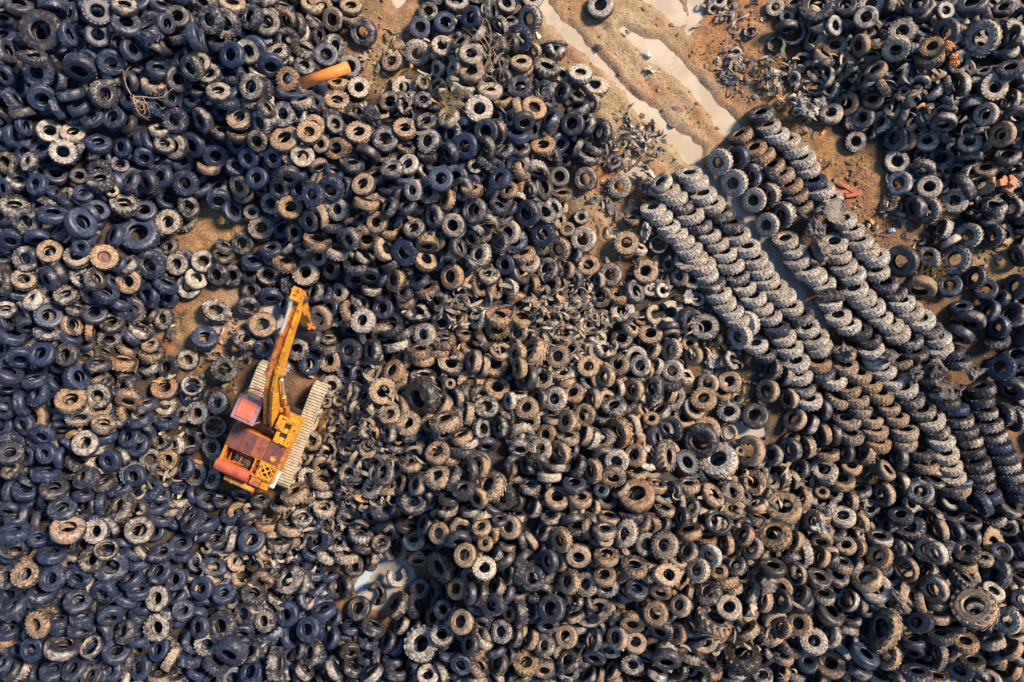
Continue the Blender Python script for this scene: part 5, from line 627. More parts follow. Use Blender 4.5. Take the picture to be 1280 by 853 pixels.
M['plank'] = simple('red_plank', (.33, .075, .035), (.2, .05, .03), 5.0, .7)
M['brick'] = simple('orange_block', (.40, .16, .075), (.28, .11, .06), 5.0, .8)
M['amber'] = simple('amber_plastic', (.45, .16, .02), (.25, .08, .02), 5.0, .5)
M['stone'] = simple('white_stone', (.62, .58, .50), (.45, .41, .34), 5.0, .8)
M['blue'] = simple('blue_plastic', (.25, .45, .65), (.20, .36, .55), 5.0, .4)

def shred_mat():
    k = NT('torn_rubber'); v = k.pos()
    at_ = k.n('ShaderNodeAttribute', attribute_name='tone'); sp = k.n('ShaderNodeSeparateColor'); k.l(at_.outputs['Color'], sp.inputs[0])
    g = k.noise(v, 11.0, 4.0, .6)
    c = k.mix(sp.outputs[0], (.035, .035, .045), (.40, .33, .245))
    c = k.mix(sp.outputs[1], c, (.45, .22, .07))
    c = k.mix(k.math('MULTIPLY', k.ramp(g, .45, .65), .6), c, (.07, .06, .055))
    k.l(c, k.b.inputs['Base Color']); k.b.inputs['Roughness'].default_value = .7
    return k.m
M['shred'] = shred_mat()
def clod_mat():
    k = NT('clod'); at_ = k.n('ShaderNodeAttribute', attribute_name='tone'); sp = k.n('ShaderNodeSeparateColor'); k.l(at_.outputs['Color'], sp.inputs[0])
    g = k.noise(k.pos(), 20.0, 4.0, .6)
    c = k.mix(sp.outputs[0], (.055, .036, .026), (.34, .22, .12)); c = k.mix(sp.outputs[1], c, (.42, .38, .32))
    k.l(k.mix(k.ramp(g, .4, .65), c, (.12, .078, .05)), k.b.inputs['Base Color']); k.b.inputs['Roughness'].default_value = .85
    return k.m
M['clod'] = clod_mat()

def ground_mat():
    k = NT('mud_ground'); v = k.pos()
    a = k.n('ShaderNodeAttribute', attribute_name='zone'); sp = k.n('ShaderNodeSeparateColor'); k.l(a.outputs['Color'], sp.inputs[0])
    heap, sand_and_lift, straw = sp.outputs[0], sp.outputs[1], sp.outputs[2]
    n1 = k.noise(v, .55, 5.0, .6, .3); n2 = k.noise(v, 2.6, 6.0, .65, .5); n3 = k.noise(v, 14.0, 5.0, .7)
    n4 = k.noise(v, 38.0, 3.0, .7); n5 = k.noise(v, 6.5, 6.0, .75, 1.2)
    c = k.mix(k.ramp(n1, .38, .64), (.34, .145, .05), (.22, .12, .07))
    c = k.mix(k.ramp(n2, .5, .66), c, (.40, .215, .075))
    c = k.mix(k.math('MULTIPLY', k.ramp(n2, .5, .38), .8), c, (.085, .05, .032))
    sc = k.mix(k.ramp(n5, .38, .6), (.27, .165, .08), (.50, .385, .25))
    c = k.mix(k.math('MULTIPLY', sand_and_lift, k.ramp(n1, .25, .6)), c, sc)
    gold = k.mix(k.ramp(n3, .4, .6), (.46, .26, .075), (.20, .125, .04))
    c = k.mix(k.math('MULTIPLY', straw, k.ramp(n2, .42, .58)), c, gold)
    c = k.mix(k.math('MULTIPLY', k.ramp(n5, .52, .68), .45), c, (.075, .048, .032))
    c = k.mix(k.math('MULTIPLY', k.ramp(n3, .52, .66), .6), c, (.07, .05, .036))
    c = k.mix(k.math('MULTIPLY', k.ramp(n4, .56, .66), .5), c, (.46, .36, .24))
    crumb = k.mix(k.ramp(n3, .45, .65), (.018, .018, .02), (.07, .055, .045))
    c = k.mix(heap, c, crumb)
    wet = a.outputs['Alpha']
    c = k.mix(k.math('MULTIPLY', wet, .6), c, (.30, .215, .135))
    k.l(c, k.b.inputs['Base Color'])
    k.l(k.math('SUBTRACT', k.math('ADD', .5, k.math('MULTIPLY', n2, .6), clamp=True), k.math('MULTIPLY', wet, .45)), k.b.inputs['Roughness'])
    k.bump(k.math('ADD', k.math('ADD', n2, n5), k.math('MULTIPLY', n3, .6)), 1.0, .10)
    return k.m
M['ground'] = ground_mat()

def water_mat(name, c1, c2, rough):
    k = NT(name); v = k.pos(); n1 = k.noise(v, .7, 3.0)
    k.l(k.mix(k.ramp(n1, .4, .62), c1, c2), k.b.inputs['Base Color'])
    k.b.inputs['Roughness'].default_value = rough; k.b.inputs['IOR'].default_value = 1.33
    k.bump(k.noise(v, 6.0, 2.0), .03, .02)
    return k.m
M['mud_water'] = water_mat('muddy_water', (.43, .375, .30), (.35, .30, .235), .10)
M['grey_water'] = water_mat('grey_water', (.36, .33, .30), (.27, .25, .24), .08)
M['painted_sky_water'] = water_mat('sky_tint_water', (.42, .52, .66), (.34, .42, .54), .05)  # sky reflection painted in as a pale blue base colour

# ------------------------------------------------------------------ mesh helpers
def link(name, mesh, parent=None):
    o = bpy.data.objects.new(name, mesh); COL.objects.link(o)
    if parent: o.parent = parent
    return o
def tag(o, label=None, cat=None, group=None, kind=None):
    for key, v in (('label', label), ('category', cat), ('group', group), ('kind', kind)):
        if v: o[key] = v
    return o
def finish(bm, name, mat, parent=None, smooth=False, loc=None):
    me = bpy.data.meshes.new(name); bm.normal_update(); bm.to_mesh(me); bm.free()
    me.materials.append(mat)
    if smooth: me.polygons.foreach_set('use_smooth', [True] * len(me.polygons))
    o = link(name, me, parent)
    if loc is not None: o.location = loc
    return o
def box(bm, x0, x1, y0, y1, z0, z1, bev=0.0, mat=None):
    r = bmesh.ops.create_cube(bm, size=1.0)
    vs = r['verts']
    for v in vs:
        v.co = Vector(((x0 + x1) / 2 + v.co.x * (x1 - x0), (y0 + y1) / 2 + v.co.y * (y1 - y0), (z0 + z1) / 2 + v.co.z * (z1 - z0)))
    if mat: bmesh.ops.transform(bm, matrix=mat, verts=vs)
    if bev:
        es = list({e for v in vs for e in v.link_edges})
        bmesh.ops.bevel(bm, geom=es, offset=bev, segments=2, affect='EDGES', profile=.6)
def tube(bm, a, b, r, seg=14, r2=None, caps=True):
    a, b = Vector(a), Vector(b); d = b - a
    q = d.to_track_quat('Z', 'Y').to_matrix().to_4x4()
    m = Matrix.Translation((a + b) / 2) @ q
    return bmesh.ops.create_cone(bm, cap_ends=caps, segments=seg, radius1=r, radius2=r if r2 is None else r2, depth=d.length, matrix=m)['verts']
def extrude_xz(bm, pts, y0, y1, bev=0.0):
    """A plate: polygon in x-z between y0 and y1."""
    f = bm.faces.new([bm.verts.new((x, y0, z)) for x, z in pts])
    r = bmesh.ops.extrude_face_region(bm, geom=[f])
    vs = [e for e in r['geom'] if isinstance(e, bmesh.types.BMVert)]
    for v in vs: v.co.y = y1
    bmesh.ops.recalc_face_normals(bm, faces=bm.faces)

# ------------------------------------------------------------------ tyre shapes (unit outer diameter, unit width)
def loft(profile, segs, closed_angle=True, a0=0.0, a1=2 * PI, lug=None, wob=None):
    """Lathe of an open profile [(r, z)]; returns vertices and quads."""
    n = segs if closed_angle else segs + 1
    V = []
    for i in range(n):
        a = a0 + (a1 - a0) * i / segs
        for j, (r, z) in enumerate(profile):
            rr = r + (lug[j] if lug and i % 2 else 0.0)
            V.append((rr * math.cos(a), rr * math.sin(a), z))
    m = len(profile); Fq = []
    for i in range(segs):
        b = (i + 1) % n
        for j in range(m - 1):
            Fq.append((i * m + j, b * m + j, b * m + j + 1, i * m + j + 1))
    return V, Fq

BIG = [(.222, .34), (.245, .44), (.275, .475), (.29, .455), (.35, .5), (.41, .485), (.448, .43)]        # bead to shoulder, upper half
TREAD = [(.448, .43), (.476, .39), (.492, .2), (.495, 0), (.492, -.2), (.476, -.39), (.448, -.43)]
LINER = [(.222, -.34), (.24, -.26), (.33, -.40), (.43, -.36), (.462, 0), (.43, .36), (.33, .40), (.24, .26), (.222, .34)]
THIN = [(.335, .36), (.35, .46), (.40, .5), (.44, .48), (.465, .43)]
def mirror(h): return [(r, -z) for r, z in reversed(h)]

def boxes_lug(n, h, chevron, wide, V, Fq, r0=.485, reach=.46):
    """Tread blocks as real raised boxes, two staggered rows (or slanted bars)."""
    for i in range(n):
        for s in (-1, 1):
            a = 2 * PI * (i + (.5 if s > 0 else 0)) / n
            da = PI / n * wide
            b = len(V)
            for zz, sh, rr in ((.04, chevron, r0), (reach, 0, r0 - .022)):
                for dd in (-da, da):
                    for top in (0, 1):
                        r = rr + (h if top else -.02)
                        ang = a + dd * (.8 if top else 1) + sh
                        V.append((r * math.cos(ang), r * math.sin(ang), s * zz))
            q = [(b + 1, b + 3, b + 7, b + 5), (b, b + 1, b + 5, b + 4), (b + 2, b + 6, b + 7, b + 3), (b + 4, b + 5, b + 7, b + 6), (b, b + 2, b + 3, b + 1)]
            Fq += q if s > 0 else [tuple(reversed(f)) for f in q]

def dent(V, seed, amp, squash=1.0):
    """Bend a tyre out of round: a collapsed carcass."""
    out = []
    for x, y, z in V:
        p = noise.noise_vector(Vector((x * 2.1 + seed, y * 2.1, z * .6)))
        a = math.atan2(y, x)
        k = 1 + .18 * amp * math.sin(2 * a + seed)
        out.append((x * k * squash + p.x * amp * .22, y * k / squash + p.y * amp * .22, z * (1 + .25 * amp * p.z) + amp * .55 * math.cos(2 * a + seed * 1.7) * .6))
    return out

def tyre_shape(kind, lod):
    """(carcass V, F), (tread V, F) for a kind: 0 road, 1 block lugs, 2 worn, 3 chevron bars, 4 cut, 5 crumpled, 6 hollow ring, 8 squashed."""
    hi = lod > 0
    seg = 40 if hi else 22
    a0, a1, closed = 0.0, 2 * PI, True
    if kind == 4: a0, a1, closed, seg = .3, 5.0, False, int(seg * .8)
    half = THIN if kind == 6 else BIG
    if not hi: half = [half[0], half[len(half) // 2], half[-1]]
    low = mirror(half)
    liner = LINER if hi else [LINER[0], LINER[2], LINER[4], LINER[6], LINER[8]]
    if kind == 6: liner = [(max(r, .335) if i in (0, len(liner) - 1) else max(r, .40), z) for i, (r, z) in enumerate(liner)]
    tread = TREAD if hi else [TREAD[0], TREAD[1], TREAD[3], TREAD[5], TREAD[6]]
    if kind == 6: tread = [(.465 if i in (0, len(tread) - 1) else r, z) for i, (r, z) in enumerate(tread)]
    parts = []
    for prof in (half, low, liner):
        parts.append(loft(prof, seg, closed, a0, a1))
    V, Fq = [], []
    for v, f in parts:
        b = len(V); V += v; Fq += [tuple(i + b for i in q) for q in f]
    lug = None
    if kind in (0, 2, 6) or not hi:
        d = {0: .012, 2: .003, 6: .006}.get(kind, .02)
        lug = [0.0] + [-d] * (len(tread) - 2) + [0.0]
    TV, TF = loft(tread, (72 if kind == 0 else seg) if hi and kind != 4 else seg, closed, a0, a1, lug)
    TF = [tuple(reversed(q)) for q in TF]
    Fq = [tuple(reversed(q)) for q in Fq]
    if hi:
        if kind in (1, 5, 8): boxes_lug(19, .034, .13, .60, TV, TF, .478, .455)
        if kind == 3: boxes_lug(16, .048, .40, .5, TV, TF, .475, .49)
    if kind == 5: V, TV = dent(V, 2.3, .75), dent(TV, 2.3, .75)
    if kind == 8: V, TV = dent(V, 5.1, .35, .88), dent(TV, 5.1, .35, .88)
    return (V, Fq), (TV, TF)

def frame(n, spin):
    n = Vector(n).normalized()
    u = n.orthogonal().normalized(); w = n.cross(u)
    u2 = u * math.cos(spin) + w * math.sin(spin); w2 = n.cross(u2)
    return u2, w2, n

TONES = [  # dust, rust, pale: part mud, part painted light, by colour code; jittered per tyre
    (.15, .05, .75), (.42, .08, .80), (.66, .34, .22), (.82, .08, .72), (.68, .80, .30), (.24, .16, .40), (.86, .08, .85)]
def tone_of(code, r):
    d, q, p = TONES[code]
    j = lambda v, a: min(1.0, max(0.0, v + r.uniform(-a, a)))
    return (j(d, .14), j(q, .12), j(p, .22), min(1.0, (r.random() * .38 if code == 0 else .45 + .55 * r.random())))

def records(rows, big=1):
    """x, y, z in cm, tilt and heading of the axle in degrees, diameter in cm, kind, colour code."""
    out = []
    for x, y, z, ti, he, D, ty, c in zip(*[iter(rows)] * 8):
        t, h = R_(ti), R_(he)
        wf = {3: .42, 6: .27}.get(ty, .35)
        out.append((x / 100, y / 100, z / 100, (math.sin(t) * math.cos(h), math.sin(t) * math.sin(h), math.cos(t)), D / 100, wf * D / 100, ty, c, big))
    return out

SHAPES = {}
def shape(kind, lod):
    if (kind, lod) not in SHAPES: SHAPES[(kind, lod)] = tyre_shape(kind, lod)
    return SHAPES[(kind, lod)]
def to_mesh(name, V, Fq, mat, flat_from=None):
    me = bpy.data.meshes.new(name); me.from_pydata([tuple(v) for v in V], [], Fq); me.materials.append(mat)
    sm = [True] * len(Fq)
    if flat_from is not None:
        for i in range(flat_from, len(Fq)): sm[i] = False
    me.polygons.foreach_set('use_smooth', sm); me.update()
    return me

def rim_mesh(name):
    bm = bmesh.new()
    V, Fq = loft([(.235, .36), (.215, .30), (.20, .1), (.12, .04), (.07, .06), (.065, .16), (.0001, .17)], 28)
    vs = [bm.verts.new(v) for v in V]
    for q in Fq: bm.faces.new([vs[i] for i in q])
    for k in range(6):
        a = k * PI / 3
        tube(bm, (.095 * math.cos(a), .095 * math.sin(a), .04), (.095 * math.cos(a), .095 * math.sin(a), .09), .012, 6)
    bmesh.ops.recalc_face_normals(bm, faces=bm.faces)
    me = bpy.data.meshes.new(name); bm.to_mesh(me); bm.free(); me.materials.append(M['orange_rust'])
    return me

MASTER = {}
def master(kind):
    if kind not in MASTER:
        base = 1 if kind == 7 else kind
        (V, Fq), (TV, TF) = shape(base, 1)
        nl = {1: 190, 5: 190, 8: 190, 3: 160}.get(base, 0)
        MASTER[kind] = (to_mesh('tyre', V, Fq, M['rubber']), to_mesh('tread', TV, TF, M['rubber'], len(TF) - nl if nl else None))
    return MASTER[kind]
RIM = rim_mesh('rim')
RIM_OLD = RIM.copy(); RIM_OLD.materials[0] = M['dark_rust']

def place_tyre(name, rec, label, cat, group, r):
    x, y, z, n, D, w, ty, c, _ = rec
    car, tre = master(ty)
    o = link(name, car)
    u, v, k = frame(n, r.uniform(0, 6.28))
    o.matrix_world = Matrix(((u.x * D, v.x * D, k.x * w, x), (u.y * D, v.y * D, k.y * w, y), (u.z * D, v.z * D, k.z * w, z), (0, 0, 0, 1)))
    tag(o, label, cat, group)
    t = link('tread', tre, o)
    o.color = t.color = tone_of(c, r)
    if ty == 7: link('wheel_rim', RIM if x > 0 else RIM_OLD, o)
    return o

COUNTED = (
    'zero',
    'one', 'two', 'three',
    'four',
    'five',
    'half-a-dozen',
    'seven', 'eight', 'nine', 'ten')
ORD = (
    'first', 'second', 'third',
    'fourth', 'fifth', 'sixth',
    'seventh', 'eighth', 'ninth',
    'tenth', 'eleventh', 'twelfth',
    'thirteenth', 'fourteenth', 'fifteenth',
    'sixteenth', 'seventeenth', 'eighteenth',
    'nineteenth', 'twentieth', 'twenty-first',
    'twenty-second', 'twenty-third', 'twenty-fourth', 'twenty-fifth')
WIND = ('east', 'north-east', 'north', 'north-west', 'west', 'south-west', 'south', 'south-east')
LANDMARKS = [  # px, py, how it is called in the labels of its neighbours, its own label if it is a tyre
    (305, 510, 'the lilac cab', None), (372, 375, 'the boom tip', None), (405, 96, 'the orange pipe', None),
    (172, 122, 'the dead branch', None), (612, 65, 'the dry red bush', None), (562, 128, 'the grass tuft', None),
    (875, 195, 'the muddy wheel ruts', None), (1062, 240, 'the red planks', None), (1255, 232, 'the orange blocks', None),
    (1190, 66, 'the amber plastic', None), (468, 715, 'the bright puddle', None), (940, 545, 'the grey pool', None),
    (265, 290, 'the golden straw patch', None), (310, 612, 'the counterweight', None),
    (883, 538, 'the rust-orange wheel', 'rust-orange wheel lying on a dark loader tyre'),
    (172, 292, 'the huge grey loader tyre', 'huge grey loader tyre lying flat on the western heap'),
    (130, 322, 'the rusty-rimmed wheel', 'tyre still on its rusty rim beside the huge grey loader tyre'),
    (525, 497, 'the big blue lugged tyre', 'big blue lugged tractor tyre tilted on the middle heap'),
    (797, 618, 'the big ochre loader tyre', 'big ochre loader tyre lying flat on the southern heap'),
    (827, 573, 'the tilted tan tractor tyre', 'tan tractor tyre tilted steeply with its deep bars showing'),
    (553, 707, 'the chevron-bar tyre', 'dark chevron-bar tractor tyre standing on edge near the bright puddle'),
    (1220, 758, 'the toothed pinkish tyre', 'biggest pinkish-brown toothed tyre lying flat on the south-eastern heap'),
    (1227, 47, 'the big pale loader tyre', 'big pale loader tyre lying flat on the north-eastern heap'),
    (898, 575, 'the big cream loader tyre', 'big cream loader tyre lying flat south of the rust-orange wheel'),
    (967, 668, 'the big amber-faced tyre', 'big amber-faced lugged tyre on the slope south of the grey pool'),
    (1103, 785, 'the squashed tyre', 'large squashed tyre bent out of round on the south-eastern heap'),
    (85, 665, 'the ochre oval tyre', 'large ochre oval tyre lying on the south-western heap'),
    (528, 804, 'the big toothed dark tyre', 'big dark toothed tyre lying flat south of the chevron-bar tyre'),
    (53, 38, 'the hollow navy ring', 'wide hollow navy ring tyre at the north-western corner heap'),
    (1128, 735, 'the twisted rust ring', 'twisted rust-stained hollow ring on the south-eastern heap'),
    (174, 663, 'the dark gear-like tyre', 'dark gear-like tyre with a white hub on the south-western heap'),
    (1220, 325, 'the sandy clearing', None), (740, 295, 'the sandy gap', None), (300, 402, 'the muddy clearing', None),
    (898, 815, 'the deep-lugged half tyre', 'dark deep-lugged tyre half buried at the southern edge'),
    (752, 8, 'the lone tyre by the ruts', 'lone dark tractor tyre lying on the sandy track'),
]
HUE = {0: ('blue-black', 'dark'), 1: ('grey', 'dusty grey'), 2: ('tan', 'mud-tanned'), 3: ('pale', 'pale mud-caked'), 4: ('rust-stained', 'ochre'), 5: ('brown-black', 'dark brown'), 6: ('pale', 'pale mud-caked')}
KIND_WORD = {0: 'road', 1: 'lugged', 2: 'worn', 3: 'tractor', 4: 'cut', 5: 'crumpled', 6: 'hollow', 7: 'rimmed', 8: 'squashed'}
def seen_at(rec):
    k = FOC / (CAM_H - rec[2]); return 640 + rec[0] * k, 426.5 - rec[1] * k
def loose_labels(recs):
    """Each label says how the tyre looks and where it lies from the nearest landmark (north is the top of the photograph)."""
    out = [None] * len(recs); seen = set(); spots = [seen_at(r) for r in recs]
    for lx, ly, _, own in LANDMARKS:
        if not own: continue
        i = min((i for i in range(len(recs)) if out[i] is None), key=lambda i: math.hypot(spots[i][0] - lx, spots[i][1] - ly))
        if math.hypot(spots[i][0] - lx, spots[i][1] - ly) < 16: out[i] = own; seen.add(own)
    for i, rec in enumerate(recs):
        if out[i]: continue
        tilt = math.degrees(math.acos(max(-1, min(1, rec[3][2]))))
        pose = 'lying flat' if tilt < 24 else 'tilted' if tilt < 52 else 'on its edge'
        big = rec[4] > 1.16
        near = sorted(LANDMARKS, key=lambda L: math.hypot(spots[i][0] - L[0], spots[i][1] - L[1]))[:9]
        for L, hue in [(L, h) for L in near for h in HUE[rec[7]]]:
            dx, dy = spots[i][0] - L[0], L[1] - spots[i][1]
            n = round(math.hypot(dx, dy) / 30.0)
            wind = WIND[round(math.degrees(math.atan2(dy, dx)) / 45.0) % 8]
            where = ('touching %s on the %s' % (L[2], wind)) if n < 1 else '%s tyre width%s %s of %s' % (COUNTED[min(n, 10)], '' if n == 1 else 's', wind, L[2])
            s = '%s%s %s tyre %s, %s' % ('large ' if big else '', hue, KIND_WORD[rec[6]], pose, where)
            if len(s.replace('-', ' ').split()) > 16: s = '%s %s tyre, %s' % (hue, KIND_WORD[rec[6]], where)
            if s not in seen and len(s.replace('-', ' ').split()) <= 16: break
        seen.add(s); out[i] = s
    return out

ROW_FILES = [  # tyres in the file, how the file is called
    (22, 'the second row from the west'),
    (14, 'the westernmost stacked row'),
    (2, 'the leaning pair below the westernmost row'),
    (2, 'the stub below the westernmost row'),
    (18, "the ditch's west bank row"),
    (3, 'the stub below the west bank row'),
    (25, "the ditch's east bank row"),
    (4, 'the pale file facing the dark ditch'),
    (4, 'the dark file behind the pale ditch file'),
    (8, 'the short file beside the outermost row'),
    (11, 'the row beside the outermost row'),
    (10, 'the outermost row, upper stretch'),
    (14, 'the outermost row, lower stretch'),
    (2, 'the dark pair above the dark rows'),
    (10, 'the inner dark row'),
    (11, 'the outer dark row'),
    (2, 'the pair standing east of the dark rows'),
    (2, 'the stub topped by a folded tube'),
    (3, 'the rusty-topped file below the tube'),
    (2, 'the pair below the rusty-topped file'),
    (7, 'the long broken lower file'),
    (4, 'the ragged file west of the broken one'),
    (4, 'the dark file under the twisted rubber'),
    (2, 'the pair under the folded brown rubber'),
]
r1 = random.Random(5)
recs = records(LOOSE)
for rec, lab in zip(recs, loose_labels(recs)):
    place_tyre('tyre', rec, lab, 'tyre', 'tyres lying loose in the dump', r1)
recs = records(STACKED); i = 0
for count, phrase in ROW_FILES:
    for k in range(count):
        place_tyre('stacked_tyre', recs[i], '%s tyre from the upper end of %s' % (ORD[k], phrase), 'tyre', 'tyres leaning in long stacked rows', r1); i += 1


def tyre_mass(recs):
    """All further tyres of the heaps: one mesh."""
    Vs, Fs, Ts, Sm, off = [], [], [], [], 0
    r = random.Random(9); cache = {}
    for x, y, z, n, D, w, ty, c, big in recs:
        ty = 1 if ty == 7 else ty
        key = (ty, 1 if big else 0)
        if key not in cache:
            (V, Fq), (TV, TF) = shape(*key)
            A = np.array(list(V) + list(TV), np.float32)
            Q = np.array(list(Fq) + [tuple(i + len(V) for i in q) for q in TF], np.int32)
            nl = {1: 190, 5: 190, 8: 190, 3: 160}.get(ty, 0) if big else 0
            s = np.ones(len(Q), bool)
            if nl: s[-nl:] = False
            cache[key] = (A, Q, s)
        A, Q, s = cache[key]
        u, v, k = frame(n, r.uniform(0, 6.28))
        m = np.array([[u.x * D, v.x * D, k.x * w], [u.y * D, v.y * D, k.y * w], [u.z * D, v.z * D, k.z * w]], np.float32)
        Vs.append(A @ m.T + np.array([x, y, z], np.float32)); Fs.append(Q + off); Sm.append(s)
        Ts.append(np.tile(np.array(tone_of(c, r), np.float32), (len(A), 1))); off += len(A)
    V = np.concatenate(Vs); Fq = np.concatenate(Fs); T = np.concatenate(Ts)
    me = bpy.data.meshes.new('heaped_tyres')
    me.vertices.add(len(V)); me.vertices.foreach_set('co', V.ravel())
    me.loops.add(Fq.size); me.loops.foreach_set('vertex_index', Fq.ravel())
    me.polygons.add(len(Fq)); me.polygons.foreach_set('loop_start', np.arange(0, Fq.size, 4, dtype=np.int32))
    me.polygons.foreach_set('use_smooth', np.concatenate(Sm))
    me.update(calc_edges=True)
    a = me.attributes.new('tone', 'FLOAT_COLOR', 'POINT'); a.data.foreach_set('color', T.ravel())
    me.materials.append(M['rubber_mass'])
    return tag(link('heaped_tyres', me), 'remaining smaller and half-buried tyres filling the heaps', 'tyre heap', kind='stuff')
tyre_mass(records(FURTHER) + records(BURIED, 0))

# ------------------------------------------------------------------ ground, one sheet to the horizon
HEAPS = [(60,110,210,3.3),(230,60,130,2.4),(380,170,110,2.0),(420,260,80,1.4),(560,260,130,2.4),(640,170,90,1.9),(690,120,50,.8),(520,120,70,.8),(620,60,60,.8),
(40,420,150,2.2),(150,340,110,1.6),(90,640,170,2.2),(120,800,160,1.8),(300,820,120,1.0),(560,560,120,2.2),(640,700,150,2.2),(800,650,140,2.3),(860,760,130,1.8),(720,560,80,1.0),(560,800,120,1.2),
(1200,90,110,2.2),(1090,60,90,1.0),(1260,180,90,1.0),(1250,430,70,.8),(1150,760,120,1.9),(1060,780,110,1.2),(1260,760,100,1.4),(970,690,90,1.0),(700,480,90,.7)]
OPEN_AREAS = [ # open ground polygons (ground px)
[(672,-80),(960,-80),(975,60),(905,95),(985,125),(1050,200),(1120,225),(1130,330),(1100,330),(1020,210),(950,130),(890,185),(815,215),(790,190),(765,140),(715,70),(690,40)],
[(725,215),(800,215),(815,260),(790,300),(760,335),(735,330),(745,270)],
[(455,5),(480,-60),(525,-40),(520,20),(505,60),(505,95),(470,100),(450,70)],
[(235,275),(265,262),(300,278),(320,295),(300,310),(270,310),(240,305)],
[(225,395),(290,372),(325,385),(315,420),(285,460),(235,450),(205,420)],
[(430,720),(470,690),(505,690),(520,730),(490,760),(445,750)],
[(885,455),(960,400),(985,460),(975,550),(925,545),(885,545),(910,500)],
[(1195,310),(1250,300),(1260,335),(1215,345)],
[(1180,370),(1215,355),(1235,420),(1215,455),(1190,430)],
[(1088,592),(1102,590),(1100,612),(1090,612)],
[(1236,606),(1300,600),(1300,622),(1245,618)],
[(810,210),(880,190),(955,120),(1060,245),(1180,400),(1290,590),(1200,585),(1110,540),(1010,500),(930,430),(800,262)], # rows
[(285,500),(318,462),(345,485),(395,472),(412,488),(355,625),(265,610)], # excavator
]
def inside(poly, x, y):
    c = np.zeros(x.shape, bool)
    for (x1, y1), (x2, y2) in zip(poly, poly[1:] + poly[:1]):
        if y1 == y2: continue
        c ^= ((y1 > y) != (y2 > y)) & (x < (x2 - x1) * (y - y1) / (y2 - y1) + x1)
    return c
STEP = 4
hx = np.arange(-160, 1441, STEP).astype(float); hy = np.arange(-160, 1014, STEP).astype(float)
HX, HY = np.meshgrid(hx, hy)
opened = np.zeros(HX.shape, bool)
for poly in OPEN_AREAS: opened |= inside(poly, HX, HY)
OG = np.where(opened, 0.0, 1e6)                    # distance to the nearest open area, in pixels
for _ in range(60):
    old = np.pad(OG, 1, constant_values=1e6); n0, n1 = OG.shape
    for dx, dy, w_ in ((1, 0, 1), (-1, 0, 1), (0, 1, 1), (0, -1, 1), (1, 1, 1.41), (1, -1, 1.41), (-1, 1, 1.41), (-1, -1, 1.41)):
        OG = np.minimum(OG, old[1 + dy:1 + dy + n0, 1 + dx:1 + dx + n1] + w_ * STEP)
hb = sum(h * np.exp(-((HX - bx) ** 2 + (HY - by) ** 2) / (2 * (r * .6) ** 2)) for bx, by, r, h in HEAPS)
hb = 4.0 * (1 - np.exp(-hb / 3.2))
ease = np.clip(OG / 90, 0, 1); ease = ease * ease * (3 - 2 * ease)
SG = np.where(opened, 0, .45 + ease * (hb + .25))  # top of the heaps
HG = np.clip(SG - 1.25, 0, None) * np.clip(OG / 30, 0, 1)
for _ in range(10):
    q = np.pad(HG, 1, mode='edge'); HG = (q[:-2, 1:-1] + q[2:, 1:-1] + q[1:-1, :-2] + q[1:-1, 2:] + 4 * HG) / 8
def sample(G, px, py):
    fx = np.clip((px + 160) / STEP, 0, len(hx) - 1.001); fy = np.clip((py + 160) / STEP, 0, len(hy) - 1.001)
    i = fx.astype(int); j = fy.astype(int); u = fx - i; v = fy - j
    return G[j, i] * (1 - u) * (1 - v) + G[j, i + 1] * u * (1 - v) + G[j + 1, i] * (1 - u) * v + G[j + 1, i + 1] * u * v

def ground_z(px, py): return float(sample(HG, np.array([float(px)]), np.array([float(py)]))[0])
def top_z(px, py): return float(sample(SG, np.array([float(px)]), np.array([float(py)]))[0])
def seg_dist(X, Y, pts):
    d = np.full(X.shape, 1e9)
    for (x0, y0, w0), (x1, y1, w1) in zip(pts, pts[1:]):
        L = (x1 - x0) ** 2 + (y1 - y0) ** 2 + 1e-9
        t = np.clip(((X - x0) * (x1 - x0) + (Y - y0) * (y1 - y0)) / L, 0, 1)
        d = np.minimum(d, np.hypot(X - x0 - t * (x1 - x0), Y - y0 - t * (y1 - y0)) - (w0 + t * (w1 - w0)))
    return d
PUDDLES = [  # polyline (px, py, half width px), depth, material
    ([(690, 22, 0), (722, 50, 2), (752, 82, 0), (790, 122, 4), (832, 165, 8), (862, 190, 8)], 'mud_water'),
    ([(775, 35, 5), (815, 62, 10), (858, 92, 8), (888, 128, 8), (922, 172, 9)], 'mud_water'),
    ([(780, -20, 10), (835, 0, 14), (850, 22, 9)], 'mud_water'),
    ([(862, 38, 4), (870, 20, 8), (868, -30, 14)], 'mud_water'),
    ([(660, -30, 10), (690, 22, 5)], 'mud_water'),
    ([(496, -40, 20), (498, 0, 10)], 'mud_water'),
    ([(896, 224, 9), (928, 262, 12), (960, 318, 13), (1000, 372, 12), (1030, 410, 7)], 'grey_water'),
    ([(915, 540, 12), (945, 542, 12)], 'grey_water'),
    ([(455, 735, 14), (470, 715, 15), (482, 690, 10)], 'painted_sky_water'),
    ([(475, 745, 16), (500, 720, 20)], 'grey_water'),
    ([(395, 740, 12), (406, 752, 10)], 'painted_sky_water'),
    ([(328, 707, 8), (340, 712, 9)], 'painted_sky_water'),
    ([(345, 793, 10), (358, 785, 9)], 'painted_sky_water'),
    ([(234, 478, 6), (232, 500, 9)], 'painted_sky_water'),
    ([(340, 385, 10), (345, 405, 14)], 'grey_water'),
    ([(786, 208, 10), (800, 215, 8)], 'mud_water'),
    ([(760, 268, 5), (770, 288, 5)], 'mud_water'),
    ([(268, 395, 5), (262, 420, 6), (250, 405, 5)], 'grey_water'),
    ([(1100, 445, 5), (1108, 450, 4)], 'grey_water'),
]
NX, NY = 430, 300
gx = np.linspace(-26, 26, NX); gy = np.linspace(-18, 18, NY)
X, Y = np.meshgrid(gx, gy)
